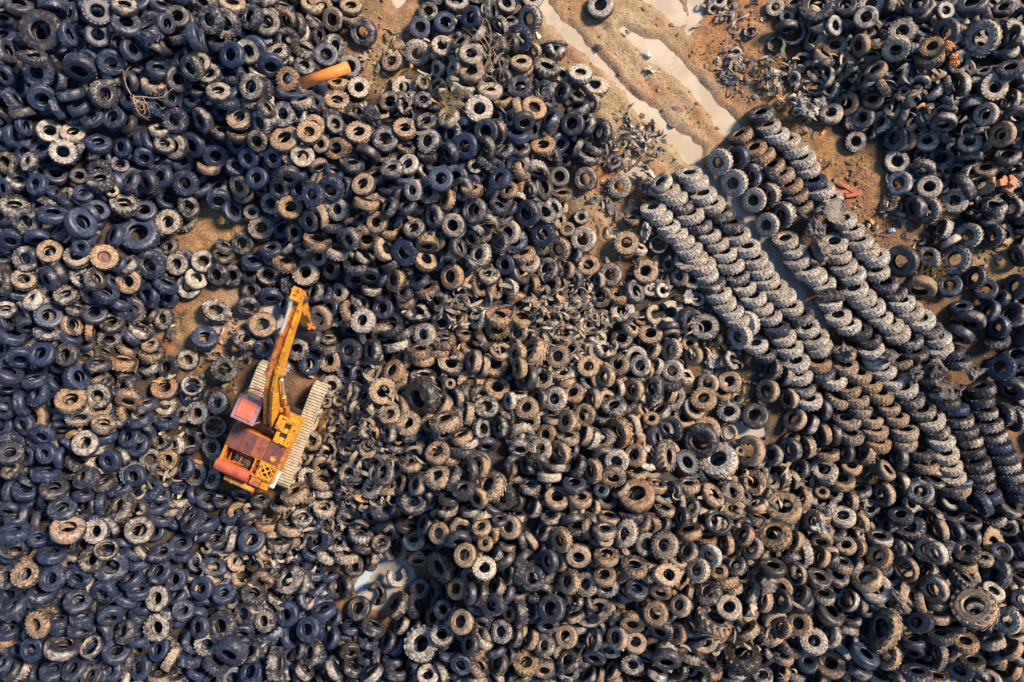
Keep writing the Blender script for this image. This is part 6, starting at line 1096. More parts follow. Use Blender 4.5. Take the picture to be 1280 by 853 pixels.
PXg = X * FOC / CAM_H + 640; PYg = 426.5 - Y * FOC / CAM_H
Zg = sample(HG, PXg, PYg); Og = sample(OG, PXg, PYg)
def fbm(X, Y, s, seed, oct=4):
    rs = np.random.RandomState(seed); out = np.zeros(X.shape); amp = 1.0
    for o in range(oct):
        n = 256; L = rs.rand(n, n)
        fx = (X * s) % n; fy = (Y * s) % n; i = fx.astype(int) % n; j = fy.astype(int) % n
        u = fx - np.floor(fx); v = fy - np.floor(fy); u = u * u * (3 - 2 * u); v = v * v * (3 - 2 * v)
        i1 = (i + 1) % n; j1 = (j + 1) % n
        out += amp * ((L[j, i] * (1 - u) + L[j, i1] * u) * (1 - v) + (L[j1, i] * (1 - u) + L[j1, i1] * u) * v - .5)
        amp *= .5; s *= 2.1
    return out
rough = fbm(X, Y, .9, 1) * .10 + fbm(X, Y, 3.6, 2, 3) * .085
WZ = -.07
pond = np.full(X.shape, 1e9)
for pts, mt in PUDDLES:
    pond = np.minimum(pond, seg_dist(PXg, PYg, pts))
wob = fbm(X, Y, .8, 4, 5) * 11
pond += wob
rim = np.exp(-((pond - 10) / 7.0) ** 2) * .07
dig = np.clip((7 - pond) / 12, 0, 1)
Zs = Zg + np.where(Zg < .1, np.maximum(rough, -.045) + rim, rough * .5)
Zs = np.where(Zg < .25, Zs * (1 - dig) - .17 * dig, Zs)
# wheel tracks beside the ruts
rut = seg_dist(PXg, PYg, [(650, -60, 0), (760, 60, 0), (860, 190, 0)])
Zs += np.where(Zg < .05, .03 * np.sin(rut * .35) * np.exp(-(rut / 60) ** 2) * (1 - dig), 0)
# outer ring to the horizon
verts = [(float(a), float(b), float(c)) for a, b, c in zip(X.ravel(), Y.ravel(), Zs.ravel())]
faces = [(j * NX + i, j * NX + i + 1, (j + 1) * NX + i + 1, (j + 1) * NX + i) for j in range(NY - 1) for i in range(NX - 1)]
ring = [j for j in range(NX)] + [j * NX + NX - 1 for j in range(1, NY)] + [(NY - 1) * NX + i for i in range(NX - 2, -1, -1)] + [j * NX for j in range(NY - 2, 0, -1)]
prev = ring
for scl, zz in ((1.25, .0), (2.5, 0.0), (12, 0.0), (120, 0.0)):
    cur = []
    for k in ring:
        cur.append(len(verts)); verts.append((verts[k][0] * scl, verts[k][1] * scl, zz))
    n = len(ring)
    faces += [(prev[a], cur[a], cur[(a + 1) % n], prev[(a + 1) % n]) for a in range(n)]
    prev = cur
me = bpy.data.meshes.new('ground'); me.from_pydata(verts, [], faces); me.materials.append(M['ground'])
me.polygons.foreach_set('use_smooth', [True] * len(faces)); me.update()
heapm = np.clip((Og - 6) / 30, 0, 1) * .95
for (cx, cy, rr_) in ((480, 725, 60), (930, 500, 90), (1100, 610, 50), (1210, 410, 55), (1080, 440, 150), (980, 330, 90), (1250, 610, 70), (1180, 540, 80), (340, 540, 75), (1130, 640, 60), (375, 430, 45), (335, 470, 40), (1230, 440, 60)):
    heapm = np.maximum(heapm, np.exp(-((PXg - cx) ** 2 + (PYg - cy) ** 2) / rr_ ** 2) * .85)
sand_and_lift = np.exp(-np.maximum(0, seg_dist(PXg, PYg, [(690, -60, 40), (780, 80, 55), (880, 200, 20)])) ** 2 / 40 ** 2)
for cx, cy, rr_ in ((268, 290, 45), (285, 400, 60), (745, 260, 45), (490, 60, 50), (1235, 320, 45)): sand_and_lift = np.maximum(sand_and_lift, .8 * np.exp(-((PXg - cx) ** 2 + (PYg - cy) ** 2) / rr_ ** 2))  # bare sandy clearings, their colour also lightened against the shade on them
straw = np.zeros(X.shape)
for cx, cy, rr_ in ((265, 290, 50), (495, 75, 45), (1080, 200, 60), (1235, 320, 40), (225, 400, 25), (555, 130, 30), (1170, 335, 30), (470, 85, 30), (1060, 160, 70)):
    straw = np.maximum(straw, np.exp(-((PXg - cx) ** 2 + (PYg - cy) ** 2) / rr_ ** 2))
zone = np.zeros((len(verts), 4), np.float32)
nn = NX * NY
zone[:nn, 0] = heapm.ravel(); zone[:nn, 1] = sand_and_lift.ravel(); zone[:nn, 2] = straw.ravel()
zone[:nn, 3] = np.exp(-(np.maximum(0, pond - 2) / 5.0) ** 2).ravel()
zone[nn:, 0] = .25
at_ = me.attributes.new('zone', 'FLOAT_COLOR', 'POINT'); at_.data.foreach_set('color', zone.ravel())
tag(link('ground', me), kind='structure')
for pts, mt in PUDDLES:     # flat water sheets lying in the hollows
    m_ = seg_dist(PXg, PYg, pts) + wob < 12
    idx = {}; V, Fq = [], []
    js, is_ = np.nonzero(m_)
    for j, i in zip(js, is_):
        if j + 1 >= NY or i + 1 >= NX: continue
        q = []
        for jj, ii in ((j, i), (j, i + 1), (j + 1, i + 1), (j + 1, i)):
            if (jj, ii) not in idx: idx[(jj, ii)] = len(V); V.append((gx[ii], gy[jj], WZ + .002 * PUDDLES.index((pts, mt))))
            q.append(idx[(jj, ii)])
        Fq.append(q)
    if Fq:
        pm = bpy.data.meshes.new('puddle'); pm.from_pydata(V, [], Fq); pm.materials.append(M[mt])
        tag(link('puddle', pm), kind='structure')

# ------------------------------------------------------------------ excavator
ex = bpy.data.objects.new('excavator', None); COL.objects.link(ex)
ex.location = (-9.58, -3.47, ground_z(343, 534) - .03); ex.rotation_euler.z = R_(66)
tag(ex, 'old rusty yellow tracked excavator standing among the tyres with its boom raised', 'excavator')

def make_track(y):
    """Track chain of single shoes round a stadium loop; x forward."""
    w, x0, x1, zc, rad = .29, -1.62, 2.02, .42, .36
    bm = bmesh.new()
    L = x1 - x0; peri = 2 * L + 2 * PI * rad; n = 84
    for i in range(n):
        s = peri * i / n
        if s < L: p, d = (x0 + s, zc + rad), (1, 0)
        elif s < L + PI * rad:
            a = PI / 2 - (s - L) / rad; p, d = (x1 + rad * math.cos(a), zc + rad * math.sin(a)), (math.sin(a), -math.cos(a))
        elif s < 2 * L + PI * rad: p, d = (x1 - (s - L - PI * rad), zc - rad), (-1, 0)
        else:
            a = -PI / 2 - (s - 2 * L - PI * rad) / rad; p, d = (x0 + rad * math.cos(a), zc + rad * math.sin(a)), (math.sin(a), -math.cos(a))
        ang = math.atan2(d[1], d[0])
        m = Matrix.Translation((p[0], y, p[1])) @ Matrix.Rotation(-ang, 4, 'Y')
        h = peri / n / 2
        box(bm, -h * .93, h * .93, -w, w, -.03, .012, 0, m)
        box(bm, -h * .93, -h * .3, -w, w, .012, .05, 0, m)
    t = finish(bm, 'track', M['track'], ex)
    bm = bmesh.new(); box(bm, x0 + .1, x1 - .1, y - .16, y + .16, zc - .2, zc + .2, .05)
    finish(bm, 'track_frame', M['orange_rust'], t)
    for x, nm in ((x0, 'sprocket'), (x1, 'idler')):
        bm = bmesh.new(); tube(bm, (x, y - .2, zc), (x, y + .2, zc), .31, 20); finish(bm, nm, M['iron'], t)
    for k in range(5):
        bm = bmesh.new(); x = x0 + .6 + k * .62
        tube(bm, (x, y - .22, zc - .24), (x, y + .22, zc - .24), .085, 12); finish(bm, 'roller', M['iron'], t)
    return t
for t_ in (make_track(1.01), make_track(-1.29)): t_.rotation_euler.z = R_(2.9)
bm = bmesh.new(); box(bm, -.9, 1.2, -1.05, 1.05, .45, .75, .06); tube(bm, (0, 0, .7), (0, 0, .98), .62, 28)
finish(bm, 'undercarriage', M['black'], ex)

# house: floor, side walls and engine bay frame around open wells
bm = bmesh.new()
box(bm, -2.0, 1.02, -1.18, 1.04, .95, 1.12, .03)
box(bm, -1.62, -.15, .93, 1.04, 1.12, 1.84, .02)            # west wall
box(bm, -1.62, -.15, -1.22, -1.12, 1.12, 1.80, .02)         # east wall
box(bm, -.20, -.12, -1.10, .93, 1.12, 1.82, .015)           # bulkhead towards the boom
box(bm, -.99, -.92, -1.10, .93, 1.12, 1.845, .015)          # bulkhead ahead of the engine
box(bm, -1.64, -1.57, -1.10, .92, 1.12, 1.84, .015)
box(bm, -1.57, -.99, -.30, -.24, 1.12, 1.842, .012)         # bay dividers
box(bm, -1.57, -.99, -.52, -.46, 1.12, 1.842, .012)
finish(bm, 'house_body', M['body'], ex)
bm = bmesh.new(); box(bm, -1.57, -1.0, -1.1, .92, 1.12, 1.14); finish(bm, 'engine_tray', M['black'], ex)
for (y0, y1, mt, lab, z) in ((.50, 1.0, 'dark_rust', 'dark plum deck panel', 1.87), (.01, .49, 'dark_rust', 'dark rusty deck panel', 1.88),
                             (-.50, 0.0, 'mid_rust', 'orange rusty deck panel', 1.875), (-1.13, -.51, 'dark_rust', 'purple deck panel with an orange patch', 1.86)):
    bm = bmesh.new(); box(bm, -.94, -.13, y0, y1, z - .035, z, .012)
    box(bm, -.62, -.48, (y0 + y1) / 2 - .03, (y0 + y1) / 2 + .03, z, z + .03, .01)
    o = finish(bm, 'deck_panel', M[mt], ex); o['label'] = lab
    if lab.startswith('purple'):
        bm = bmesh.new(); tube(bm, (-.72, -.86, z), (-.72, -.86, z + .05), .11, 16); finish(bm, 'filler_cap', M['yellow'], o)
# engine with what shows in the open bay
bm = bmesh.new()
box(bm, -1.5, -1.06, -.14, .62, 1.14, 1.50, .04)
for k in range(4): box(bm, -1.38, -1.18, -.08 + k * .17, .05 + k * .17, 1.50, 1.58, .02)
en = finish(bm, 'engine', M['iron'], ex)
bm = bmesh.new()
for rr, z in ((.17, 1.60), (.11, 1.64), (.05, 1.68)): tube(bm, (-1.36, .02, 1.5), (-1.36, .02, z), rr, 20)
finish(bm, 'air_filter', M['iron'], en)
bm = bmesh.new()
for a_, b_, rr in (((-1.1, .55, 1.62), (-1.1, -.1, 1.66), .035), ((-1.5, .6, 1.6), (-1.45, .1, 1.7), .03), ((-1.05, .78, 1.5), (-1.5, .74, 1.55), .03), ((-1.2, .3, 1.6), (-1.5, .35, 1.62), .025)):
    tube(bm, a_, b_, rr, 8)
finish(bm, 'engine_pipe', M['orange_rust'], en)
for k, (x, y) in enumerate(((-1.15, -.38), (-1.4, -.38))):
    bm = bmesh.new(); box(bm, x - .1, x + .1, y - .05, y + .05, 1.5, 1.72, .03); finish(bm, 'battery', M['mid_rust'], ex)
# radiator grille: frame, cross and fan ring over a dark well
bm = bmesh.new()
gx0, gx1, gy0, gy1, gz = -1.57, -1.0, -1.11, -.53, 1.86
box(bm, gx0, gx1, gy0, gy0 + .06, gz - .04, gz, .008); box(bm, gx0, gx1, gy1 - .06, gy1, gz - .04, gz, .008)
box(bm, gx0, gx0 + .06, gy0 + .06, gy1 - .06, gz - .04, gz, .008); box(bm, gx1 - .06, gx1, gy0 + .06, gy1 - .06, gz - .04, gz, .008)
cx_, cy_ = (gx0 + gx1) / 2, (gy0 + gy1) / 2
for s in (-1, 1):
    m_ = Matrix.Translation((cx_, cy_, gz - .02)) @ Matrix.Rotation(s * PI / 4, 4, 'Z')
    box(bm, -.31, .31, -.03, .03, -.018 + s * .002, .022 + s * .002, 0, m_)
for k in range(24):
    a_ = k * PI / 12; b_ = a_ + PI / 12
    tube(bm, (cx_ + .2 * math.cos(a_), cy_ + .2 * math.sin(a_), gz - .005), (cx_ + .2 * math.cos(b_), cy_ + .2 * math.sin(b_), gz - .005), .022, 6)
gr = finish(bm, 'radiator_grille', M['yellow'], ex)
bm = bmesh.new(); tube(bm, (cx_, cy_, 1.6), (cx_, cy_, 1.7), .17, 16); finish(bm, 'fan', M['black'], gr)
# rear: red hood roll, gold edge pipe, counterweight
bm = bmesh.new()
tube(bm, (-1.76, -.30, 1.80), (-1.76, 1.06, 1.80), .235, 22)
box(bm, -1.80, -1.64, -.28, 1.04, 1.30, 1.75, .02)
finish(bm, 'engine_hood', M['red'], ex, smooth=False)
bm = bmesh.new()
pts = [(-1.64, 1.02)] + [(-1.70 - .48 * math.sin(PI * (k + .5) / 13) ** .6, 1.02 - 2.2 * (k + .5) / 13) for k in range(13)] + [(-1.64, -1.2)]
f = bm.faces.new([bm.verts.new((x, y, .98)) for x, y in pts])
r_ = bmesh.ops.extrude_face_region(bm, geom=[f])
for v in [e for e in r_['geom'] if isinstance(e, bmesh.types.BMVert)]: v.co.z = 1.52
bmesh.ops.recalc_face_normals(bm, faces=bm.faces)
finish(bm, 'counterweight', M['body'], ex)
bm = bmesh.new(); tube(bm, (-2.16, .60, 1.56), (-2.2, -.62, 1.56), .13, 18)
for y in (.3, -.1, -.45): tube(bm, (-2.18, y + .03, 1.56), (-2.18, y - .03, 1.56), .145, 18)
finish(bm, 'rear_roll_bar', M['gold'], ex)
bm = bmesh.new(); box(bm, -1.98, -1.66, -.78, -.36, 1.52, 1.80, .03); finish(bm, 'rear_box', M['orange_rust'], ex)
bm = bmesh.new(); box(bm, -1.98, -1.66, -1.1, -.80, 1.52, 1.76, .03); finish(bm, 'rear_box', M['yellow'], ex)
bm = bmesh.new()
m_ = Matrix.Translation((-1.45, -1.2, 1.66)) @ Matrix.Rotation(R_(38), 4, 'X')
box(bm, -.34, .34, -.11, .10, .0, .035, .01, m_)
finish(bm, 'side_panel', M['pale'], ex)['label'] = 'pale blue-white side panel'
# east box with two vents
bm = bmesh.new()
extrude_xz(bm, [(-.10, 1.12), (1.0, 1.12), (1.0, 1.8), (.92, 1.93), (-.10, 1.93)], -1.22, -.58)
sb = finish(bm, 'tool_box', M['yellow'], ex)
for x in (.2, .58):
    bm = bmesh.new()
    for k in range(4): box(bm, x + k * .045, x + .028 + k * .045, -1.02, -.74, 1.93, 1.955)
    finish(bm, 'vent', M['black'], sb)
bm = bmesh.new()
for x in (.0, .95): tube(bm, (x, -.66, 1.93), (x, -.66, 2.14), .018, 8)
for x in (.0, .95): tube(bm, (x, -1.14, 1.93), (x, -1.14, 2.14), .018, 8)
tube(bm, (.0, -1.14, 2.14), (.95, -1.14, 2.14), .018, 8); tube(bm, (.95, -1.14, 2.14), (.95, -.66, 2.14), .018, 8)
finish(bm, 'handrail', M['yellow'], sb)
# cab
bm = bmesh.new()
for x, y in ((.38, .16), (.38, .96), (1.20, .16), (1.20, .96)): box(bm, x - .04, x + .04, y - .04, y + .04, 1.12, 2.72, .012)
box(bm, .34, 1.24, .12, 1.0, 1.12, 1.72, .03)
box(bm, .30, 1.26, .10, 1.02, 2.70, 2.84, .05)
cab = finish(bm, 'cab', M['lilac'], ex)
bm = bmesh.new()
box(bm, .42, 1.16, .985, .993, 1.74, 2.68); box(bm, .42, 1.16, .127, .135, 1.74, 2.68); box(bm, 1.225, 1.233, .2, .92, 1.74, 2.68); box(bm, .347, .355, .2, .92, 1.74, 2.68)
finish(bm, 'window', M['glass'], cab)
bm = bmesh.new(); box(bm, .44, 1.14, .24, .88, 2.845, 2.885, .03); finish(bm, 'roof_hatch', M['roof_red'], cab)
bm = bmesh.new()
prev_ = None
for k in range(13):
    a_ = PI * k / 12; p_ = (1.24 + .30 * math.sin(a_), .56 + .46 * math.cos(a_), 2.35)
    if prev_: tube(bm, prev_, p_, .025, 8)
    if k % 3 == 0: tube(bm, p_, (p_[0], p_[1], 1.5), .018, 8)
    prev_ = p_
finish(bm, 'front_guard', M['gold'], cab)
bm = bmesh.new(); box(bm, .55, .95, .35, .8, 1.73, 2.1, .05); finish(bm, 'driver_seat', M['black'], cab)
# hoses in the gap behind the boom foot
bm = bmesh.new()
for k in range(6):
    y = -.05 - .085 * k; q_ = None
    for j in range(9):
        t_ = j / 8; p_ = (-.12 + .62 * t_, y + .05 * math.sin(3 * t_ + k), 1.35 + .42 * math.sin(PI * t_) + .2 * t_)
        if q_: tube(bm, q_, p_, .024, 7)
        q_ = p_
finish(bm, 'hose', M['black'], ex)

# boom: bent box girder with rusty web, stick, cylinders
by = -.16
def girder(pts_top, pts_bot, half):
    """Outline in x-z; two side plates stand proud of the web."""
    out = pts_top + list(reversed(pts_bot))
    return out
top_b = [(.35, 1.75), (.75, 2.35), (2.0, 3.85), (2.75, 4.35), (4.2, 4.85), (5.55, 5.22)]
bot_b = [(.60, 1.35), (1.05, 1.85), (2.25, 3.25), (2.95, 3.75), (4.3, 4.42), (5.60, 4.95)]
def strip_solid(bm, top, bot, y0, y1):
    n = len(top); vs_ = [[bm.verts.new((x, y, z)) for x, z in row] for y in (y0, y1) for row in (top, bot)]
    t0, b0, t1, b1 = vs_
    for i in range(n - 1):
        bm.faces.new((t0[i], t0[i + 1], b0[i + 1], b0[i])); bm.faces.new((t1[i], b1[i], b1[i + 1], t1[i + 1]))
        bm.faces.new((t0[i], t1[i], t1[i + 1], t0[i + 1])); bm.faces.new((b0[i], b0[i + 1], b1[i + 1], b1[i]))
    bm.faces.new((t0[0], b0[0], b1[0], t1[0])); bm.faces.new((t0[-1], t1[-1], b1[-1], b0[-1]))
    bmesh.ops.recalc_face_normals(bm, faces=bm.faces)
up = lambda pts, d: [(x - d * .6, z + d * .8) for x, z in pts]
bm = bmesh.new(); strip_solid(bm, top_b, bot_b, by - .09, by + .09); boom = finish(bm, 'boom', M['orange_rust'], ex)
for s in (-1, 1):
    bm = bmesh.new(); strip_solid(bm, up(top_b, .05), up(bot_b, -.03), by + s * .12 - .052, by + s * .12 + .052)
    finish(bm, 'side_plate', M['yellow'], boom)
for x, z, rr, hw in ((.52, 1.62, .13, .42), (2.55, 3.95, .08, .27), (5.5, 5.08, .12, .28)):
    bm = bmesh.new(); tube(bm, (x, by - hw, z), (x, by + hw, z), rr, 14); finish(bm, 'boom_pin', M['iron'], boom)
bm = bmesh.new(); box(bm, .40, .95, by - .62, by - .30, 1.45, 2.05, .05); finish(bm, 'boom_bracket', M['yellow'], ex)
bm = bmesh.new(); tube(bm, (.9, by - .62, 1.85), (1.35, by - .42, 2.1), .1, 12); finish(bm, 'valve_block', M['orange_rust'], ex)
for s in (-1, 1):     # boom lift cylinders beside the girder
    bm = bmesh.new(); tube(bm, (.95, by + s * .30, 1.25), (1.75, by + s * .30, 2.65), .085, 14)
    c_ = finish(bm, 'lift_cylinder', M['yellow'], ex)
    bm = bmesh.new(); tube(bm, (1.7, by + s * .30, 2.56), (2.5, by + s * .30, 3.92), .05, 12); finish(bm, 'piston_rod', M['steel'], c_)
bm = bmesh.new(); tube(bm, (2.62, by + .08, 4.55), (4.1, by + .10, 5.04), .095, 16)
for x in (2.62, 4.1): tube(bm, (x - .03, by + .08, 4.55 + (x - 2.62) * .331), (x + .05, by + .08, 4.57 + (x - 2.62) * .331), .12, 16)
sc_ = finish(bm, 'stick_cylinder', M['orange_rust'], ex)
bm = bmesh.new(); tube(bm, (4.05, by + .10, 5.03), (5.45, by + .12, 5.45), .052, 14); finish(bm, 'piston_rod', M['steel'], sc_)
bm = bmesh.new(); q_ = None
for j in range(14):
    t_ = j / 13; p_ = (.6 + 3.5 * t_, by - .06 + .05 * math.sin(9 * t_), 2.12 + 3.0 * t_ - 1.1 * t_ * t_ + .62 * math.sin(PI * t_) ** 1.2)
    if q_: tube(bm, q_, p_, .022, 7)
    q_ = p_
finish(bm, 'hydraulic_hose', M['black'], boom)
# stick folded down and back from the boom tip
bm = bmesh.new()
top_s = [(5.80, 5.62), (5.72, 5.0), (5.15, 3.7), (4.62, 2.45)]; bot_s = [(5.35, 5.55), (5.20, 4.85), (4.85, 3.75), (4.42, 2.55)]
strip_solid(bm, top_s, bot_s, by - .10, by + .20)
stick = finish(bm, 'stick', M['yellow'], ex)
bm = bmesh.new(); tube(bm, (5.0, by - .18, 4.25), (4.72, by - .18, 3.25), .07, 12); finish(bm, 'bucket_cylinder', M['orange_rust'], stick)
bm = bmesh.new(); box(bm, 4.38, 4.66, by - .16, by + .26, 2.30, 2.60, .03); tube(bm, (4.5, by - .3, 2.45), (4.5, by + .42, 2.45), .07, 12)
finish(bm, 'link_head', M['orange_rust'], stick)
bm = bmesh.new()
arc = [(4.40 - .55 * math.cos(a_) , 1.85 + .55 * math.sin(a_)) for a_ in [PI * (k / 8) * 1.15 - .4 for k in range(9)]]
arc_in = [(4.40 + (x - 4.40) * .9, 1.85 + (z - 1.85) * .9) for x, z in arc]
strip_solid(bm, arc, arc_in, by - .32, by + .43)
bk = finish(bm, 'bucket', M['black'], ex)
for k in range(4):
    bm = bmesh.new(); y = by - .27 + k * .21
    tube(bm, (arc[0][0], y, arc[0][1]), (arc[0][0] - .02, y, arc[0][1] - .24), .05, 8, .02); finish(bm, 'tooth', M['iron'], bk)

# ------------------------------------------------------------------ single things lying about
pa, pb = at(376, 105, 3.05), at(436, 84, 3.2)
bm = bmesh.new()
V, Fq = loft([(.19, 0), (.21, 0), (.21, (pb - pa).length), (.19, (pb - pa).length), (.19, 0)], 26)
vs_ = [bm.verts.new(v) for v in V]
for q in Fq: bm.faces.new([vs_[i] for i in q])
bmesh.ops.remove_doubles(bm, verts=bm.verts, dist=1e-5); bmesh.ops.recalc_face_normals(bm, faces=bm.faces)
pipe = finish(bm, 'steel_pipe', M['pipe'], None, True)
pipe.location = pa; pipe.rotation_euler = (pb - pa).to_track_quat('Z', 'Y').to_euler()
tag(pipe, 'rust-orange hollow steel pipe lying across the tyres', 'pipe')

def branchy(name, base, arms, seed, mat, spread, up_, rad, label, cat, group=None, depth=2):
    """A dry plant: arms that fork, all in one mesh, standing on what lies beneath."""
    r = random.Random(seed); bm = bmesh.new()
    def grow(p, d, L, rr, k):
        segs = 3
        for i in range(segs):
            d = (d + Vector((r.uniform(-.35, .35), r.uniform(-.35, .35), r.uniform(-.2, .2)))).normalized()
            q = p + d * L / segs; tube(bm, p, q, rr, 5, rr * .8, False); p = q; rr *= .8
            if k and r.random() < .8: grow(p, (d + Vector((r.uniform(-1, 1), r.uniform(-1, 1), r.uniform(-.3, .5)))).normalized(), L * .55, rr * .8, k - 1)
    for i in range(arms):
        a = r.uniform(0, 2 * PI); d = Vector((math.cos(a) * spread[0], math.sin(a) * spread[1], up_ * r.uniform(.4, 1.2))).normalized()
        grow(Vector((r.uniform(-.1, .1), r.uniform(-.1, .1), 0)), d, r.uniform(.6, 1.2) * spread[2], rad, depth)
    o = finish(bm, name, M[mat]); o.location = base
    return tag(o, label, cat, group)
def on_top(px, py, dz=0.0):
    z = top_z(px, py)
    for _ in range(4):
        p = at(px, py, z); z = top_z(p.x * FOC / CAM_H + 640, 426.5 - p.y * FOC / CAM_H)
    return at(px, py, z + dz)
branchy('dead_branch', on_top(165, 120, .25), 5, 3, 'twig', (1.0, .7, 1.0), .25, .02, 'pale dead branch lying over navy tyres of the north-western heap', 'branch')
branchy('dry_bush', on_top(612, 62, .0), 9, 5, 'twig', (.5, .9, .95), .5, .014, 'dry reddish bush growing out of the northern tyres', 'bush')
branchy('dry_bush', on_top(600, 95, .0), 5, 8, 'twig', (.8, .6, .8), .4, .012, 'smaller dry bush just south-west of the reddish bush', 'bush')
for k, (px, py, n_, mt, lab) in enumerate(((562, 118, 26, 'tuft', 'olive grass tuft beside the pale tyre stack'), (560, 140, 22, 'straw', 'dry straw clump south of the olive tuft'),
        (1168, 336, 26, 'straw', 'dry straw clump beside the dark outer row'), (225, 395, 20, 'tuft', 'yellow-green moss clump at the muddy clearing'),
        (1182, 268, 12, 'twig', 'dry red twigs between tyres east of the clearing'), (620, 280, 14, 'straw', 'dry straw caught between the middle tyres'), (675, 565, 14, 'tuft', 'withered stalks between the tan southern tyres'))):
    branchy('dry_plant', on_top(px, py, -.25), n_, 20 + k, mt, (1, 1, .55), .8, .011, lab, 'plant', depth=1)

def crumple(name, px, py, size, z, seed, mat, label, cat, group=None, hole=False, flat=.42, par=None, stretch=1.0):
    """A collapsed sheet of rubber: a closed skin pushed into sharp folds."""
    bm = bmesh.new(); bmesh.ops.create_icosphere(bm, subdivisions=5, radius=1.0)
    rz = Matrix.Rotation(seed * 1.37, 3, 'Z')
    r = random.Random(seed * 7 + 1)
    creases = [(Vector((r.gauss(0, 1), r.gauss(0, 1), r.gauss(0, .7))).normalized(), r.uniform(.05, .6), r.uniform(.5, 1.3)) for _ in range(7)]
    for v in bm.verts:
        p = v.co.copy(); f = 1.0
        for dr, off, amt in creases:           # each crease folds the skin back past a plane
            e = p.dot(dr) - off
            if e > 0: p -= dr * e * amt
        n1 = noise.noise(p * 1.3 + Vector((seed * 3.1, 0, 0))); n2 = abs(noise.noise(p * 2.4 + Vector((0, seed * 2.3, 0))))
        n3 = abs(noise.noise(p * 4.3 + Vector((seed, seed * .7, 0)))); f = 1.0 + .35 * n1 - .75 * n2 - .4 * n3
        p = Vector((p.x * f * stretch, p.y * f, p.z * f * flat * 1.3))
        if hole:
            h = math.hypot(v.co.x, v.co.y)
            if h < .5 and v.co.z > 0: p.z -= (.5 - h) * 1.5
        v.co = rz @ (p * size * 1.3)
    o = finish(bm, name, M[mat], par); o.location = at(px, py, z)
    for e_ in o.data.polygons: e_.use_smooth = True
    return tag(o, label, cat, group)
GR = 'crumpled rubber sheets lying on the stacked rows'
for k, (px, py, s, z, hole, lab) in enumerate((
        (958, 214, .50, 1.0, 0, 'crumpled dark rubber between the two files near the dark ditch'), (1036, 262, .62, 1.05, 0, 'smooth draped dark rubber over the upper outermost row'),
        (1023, 288, .50, .95, 0, 'creased grey rubber draped west of the outermost row'), (1022, 313, .58, 1.1, 0, 'pointed plum-coloured crumpled rubber heap on the rows'),
        (1036, 366, .55, 1.0, 1, 'coiled crumpled rubber on the ditch row'), (1120, 446, .60, 1.05, 0, 'shiny brown folded rubber on the lower rows'),
        (1059, 440, .46, 1.2, 1, 'grey-blue folded tube standing on the lower rows'), (1141, 465, .42, 1.1, 1, 'pale lilac pinched rubber ring on the lower rows'),
        (1173, 461, .52, 1.15, 1, 'round blue-grey collapsed inner tube'), (1194, 487, .58, 1.1, 1, 'glossy blue twisted rubber above the dark rows'), (1221, 468, .48, 1.0, 0, 'grey creased rubber flap beside the dark rows'),
        (1012, 272, .40, .8, 0, 'small dark crease of rubber between outermost and middle rows'))):
    crumple('crumpled_rubber', px, py, s, z, k + 1, 'sheet', lab, 'rubber scrap', GR, hole)
GS = 'rubber scraps lying on the mud'
for k, (px, py, s, lab) in enumerate(((805, 183, .42, 'upright grey scrap west of the wheel ruts'), (800, 168, .30, 'small grey scrap above the upright one'), (778, 170, .34, 'dark scrap at the foot of the tyre heap'),
        (806, 210, .42, 'pale grey scrap by the small puddle'), (788, 155, .30, 'grey scrap nearest to the pale tyre pair'), (762, 262, .42, 'dark folded scrap in the sandy gap'), (742, 250, .34, 'pale scrap behind the sandy gap'),
        (920, 72, .55, 'big crinkled grey scrap on the brown bank'), (910, 100, .34, 'blue-white scrap south of the crinkled one'), (906, 88, .26, 'white scrap touching the crinkled one'), (967, 96, .36, 'torn pale scrap near the hollow ring'),
        (900, 20, .36, 'blue-grey scrap by the pond'), (917, 16, .34, 'pinkish torn scrap by the pond'), (938, 4, .34, 'navy scrap at the northern edge'), (998, 122, .42, 'long white scrap west of the tyres'), (1012, 134, .45, 'grey curled scrap below the long white one'),
        (1028, 128, .36, 'grey ribbed scrap against the north-eastern heap'), (690, 55, .45, 'glossy dark scrap on the northern ridge end'), (782, 38, .22, 'twisted dark metal scrap in the wheel ruts'), (749, 58, .16, 'small dark lump in the mud track'),
        (800, 265, .42, 'dark scrap at the head of the westernmost row'), (805, 290, .40, 'grey scrap west of the stacked rows'), (858, 372, .36, 'pale scrap by the little pool'), (893, 452, .40, 'pale grey bent scrap by the muddy pool'),
        (922, 440, .42, 'curled grey scrap beside the row foot'), (896, 470, .34, 'dark star-shaped scrap by the muddy pool'), (210, 418, .36, 'striped scrap by the moss'), (258, 440, .36, 'pale torn scrap in the muddy clearing'),
        (1105, 262, .40, 'grey scrap heap in the eastern clearing'), (1135, 320, .30, 'dark rubber rags beside the outer row'), (1250, 320, .28, 'lilac scrap in the sandy clearing'), (472, 145, .50, 'black folded rubber on the northern heap'),
        (535, 375, .36, 'crumpled grey carcass on the middle ridge'), (1030, 665, .40, 'greyish crumpled ball south of the grey pool'), (957, 735, .42, 'plum crumpled flap on the southern heap'), (1118, 745, .50, 'broken brown rubber mass in the south-eastern heap'))):
    on = on_top(px, py)
    crumple('rubber_scrap', px, py, s * .8, max(on.z, 0) + .12, 40 + k, 'sheet_pale' if any(w in lab for w in ('pale', 'white', 'grey', 'lilac', 'pink')) else 'sheet', lab, 'rubber scrap', GS, k % 3 == 0, .38, None, 1.0 + .5 * (k % 2))

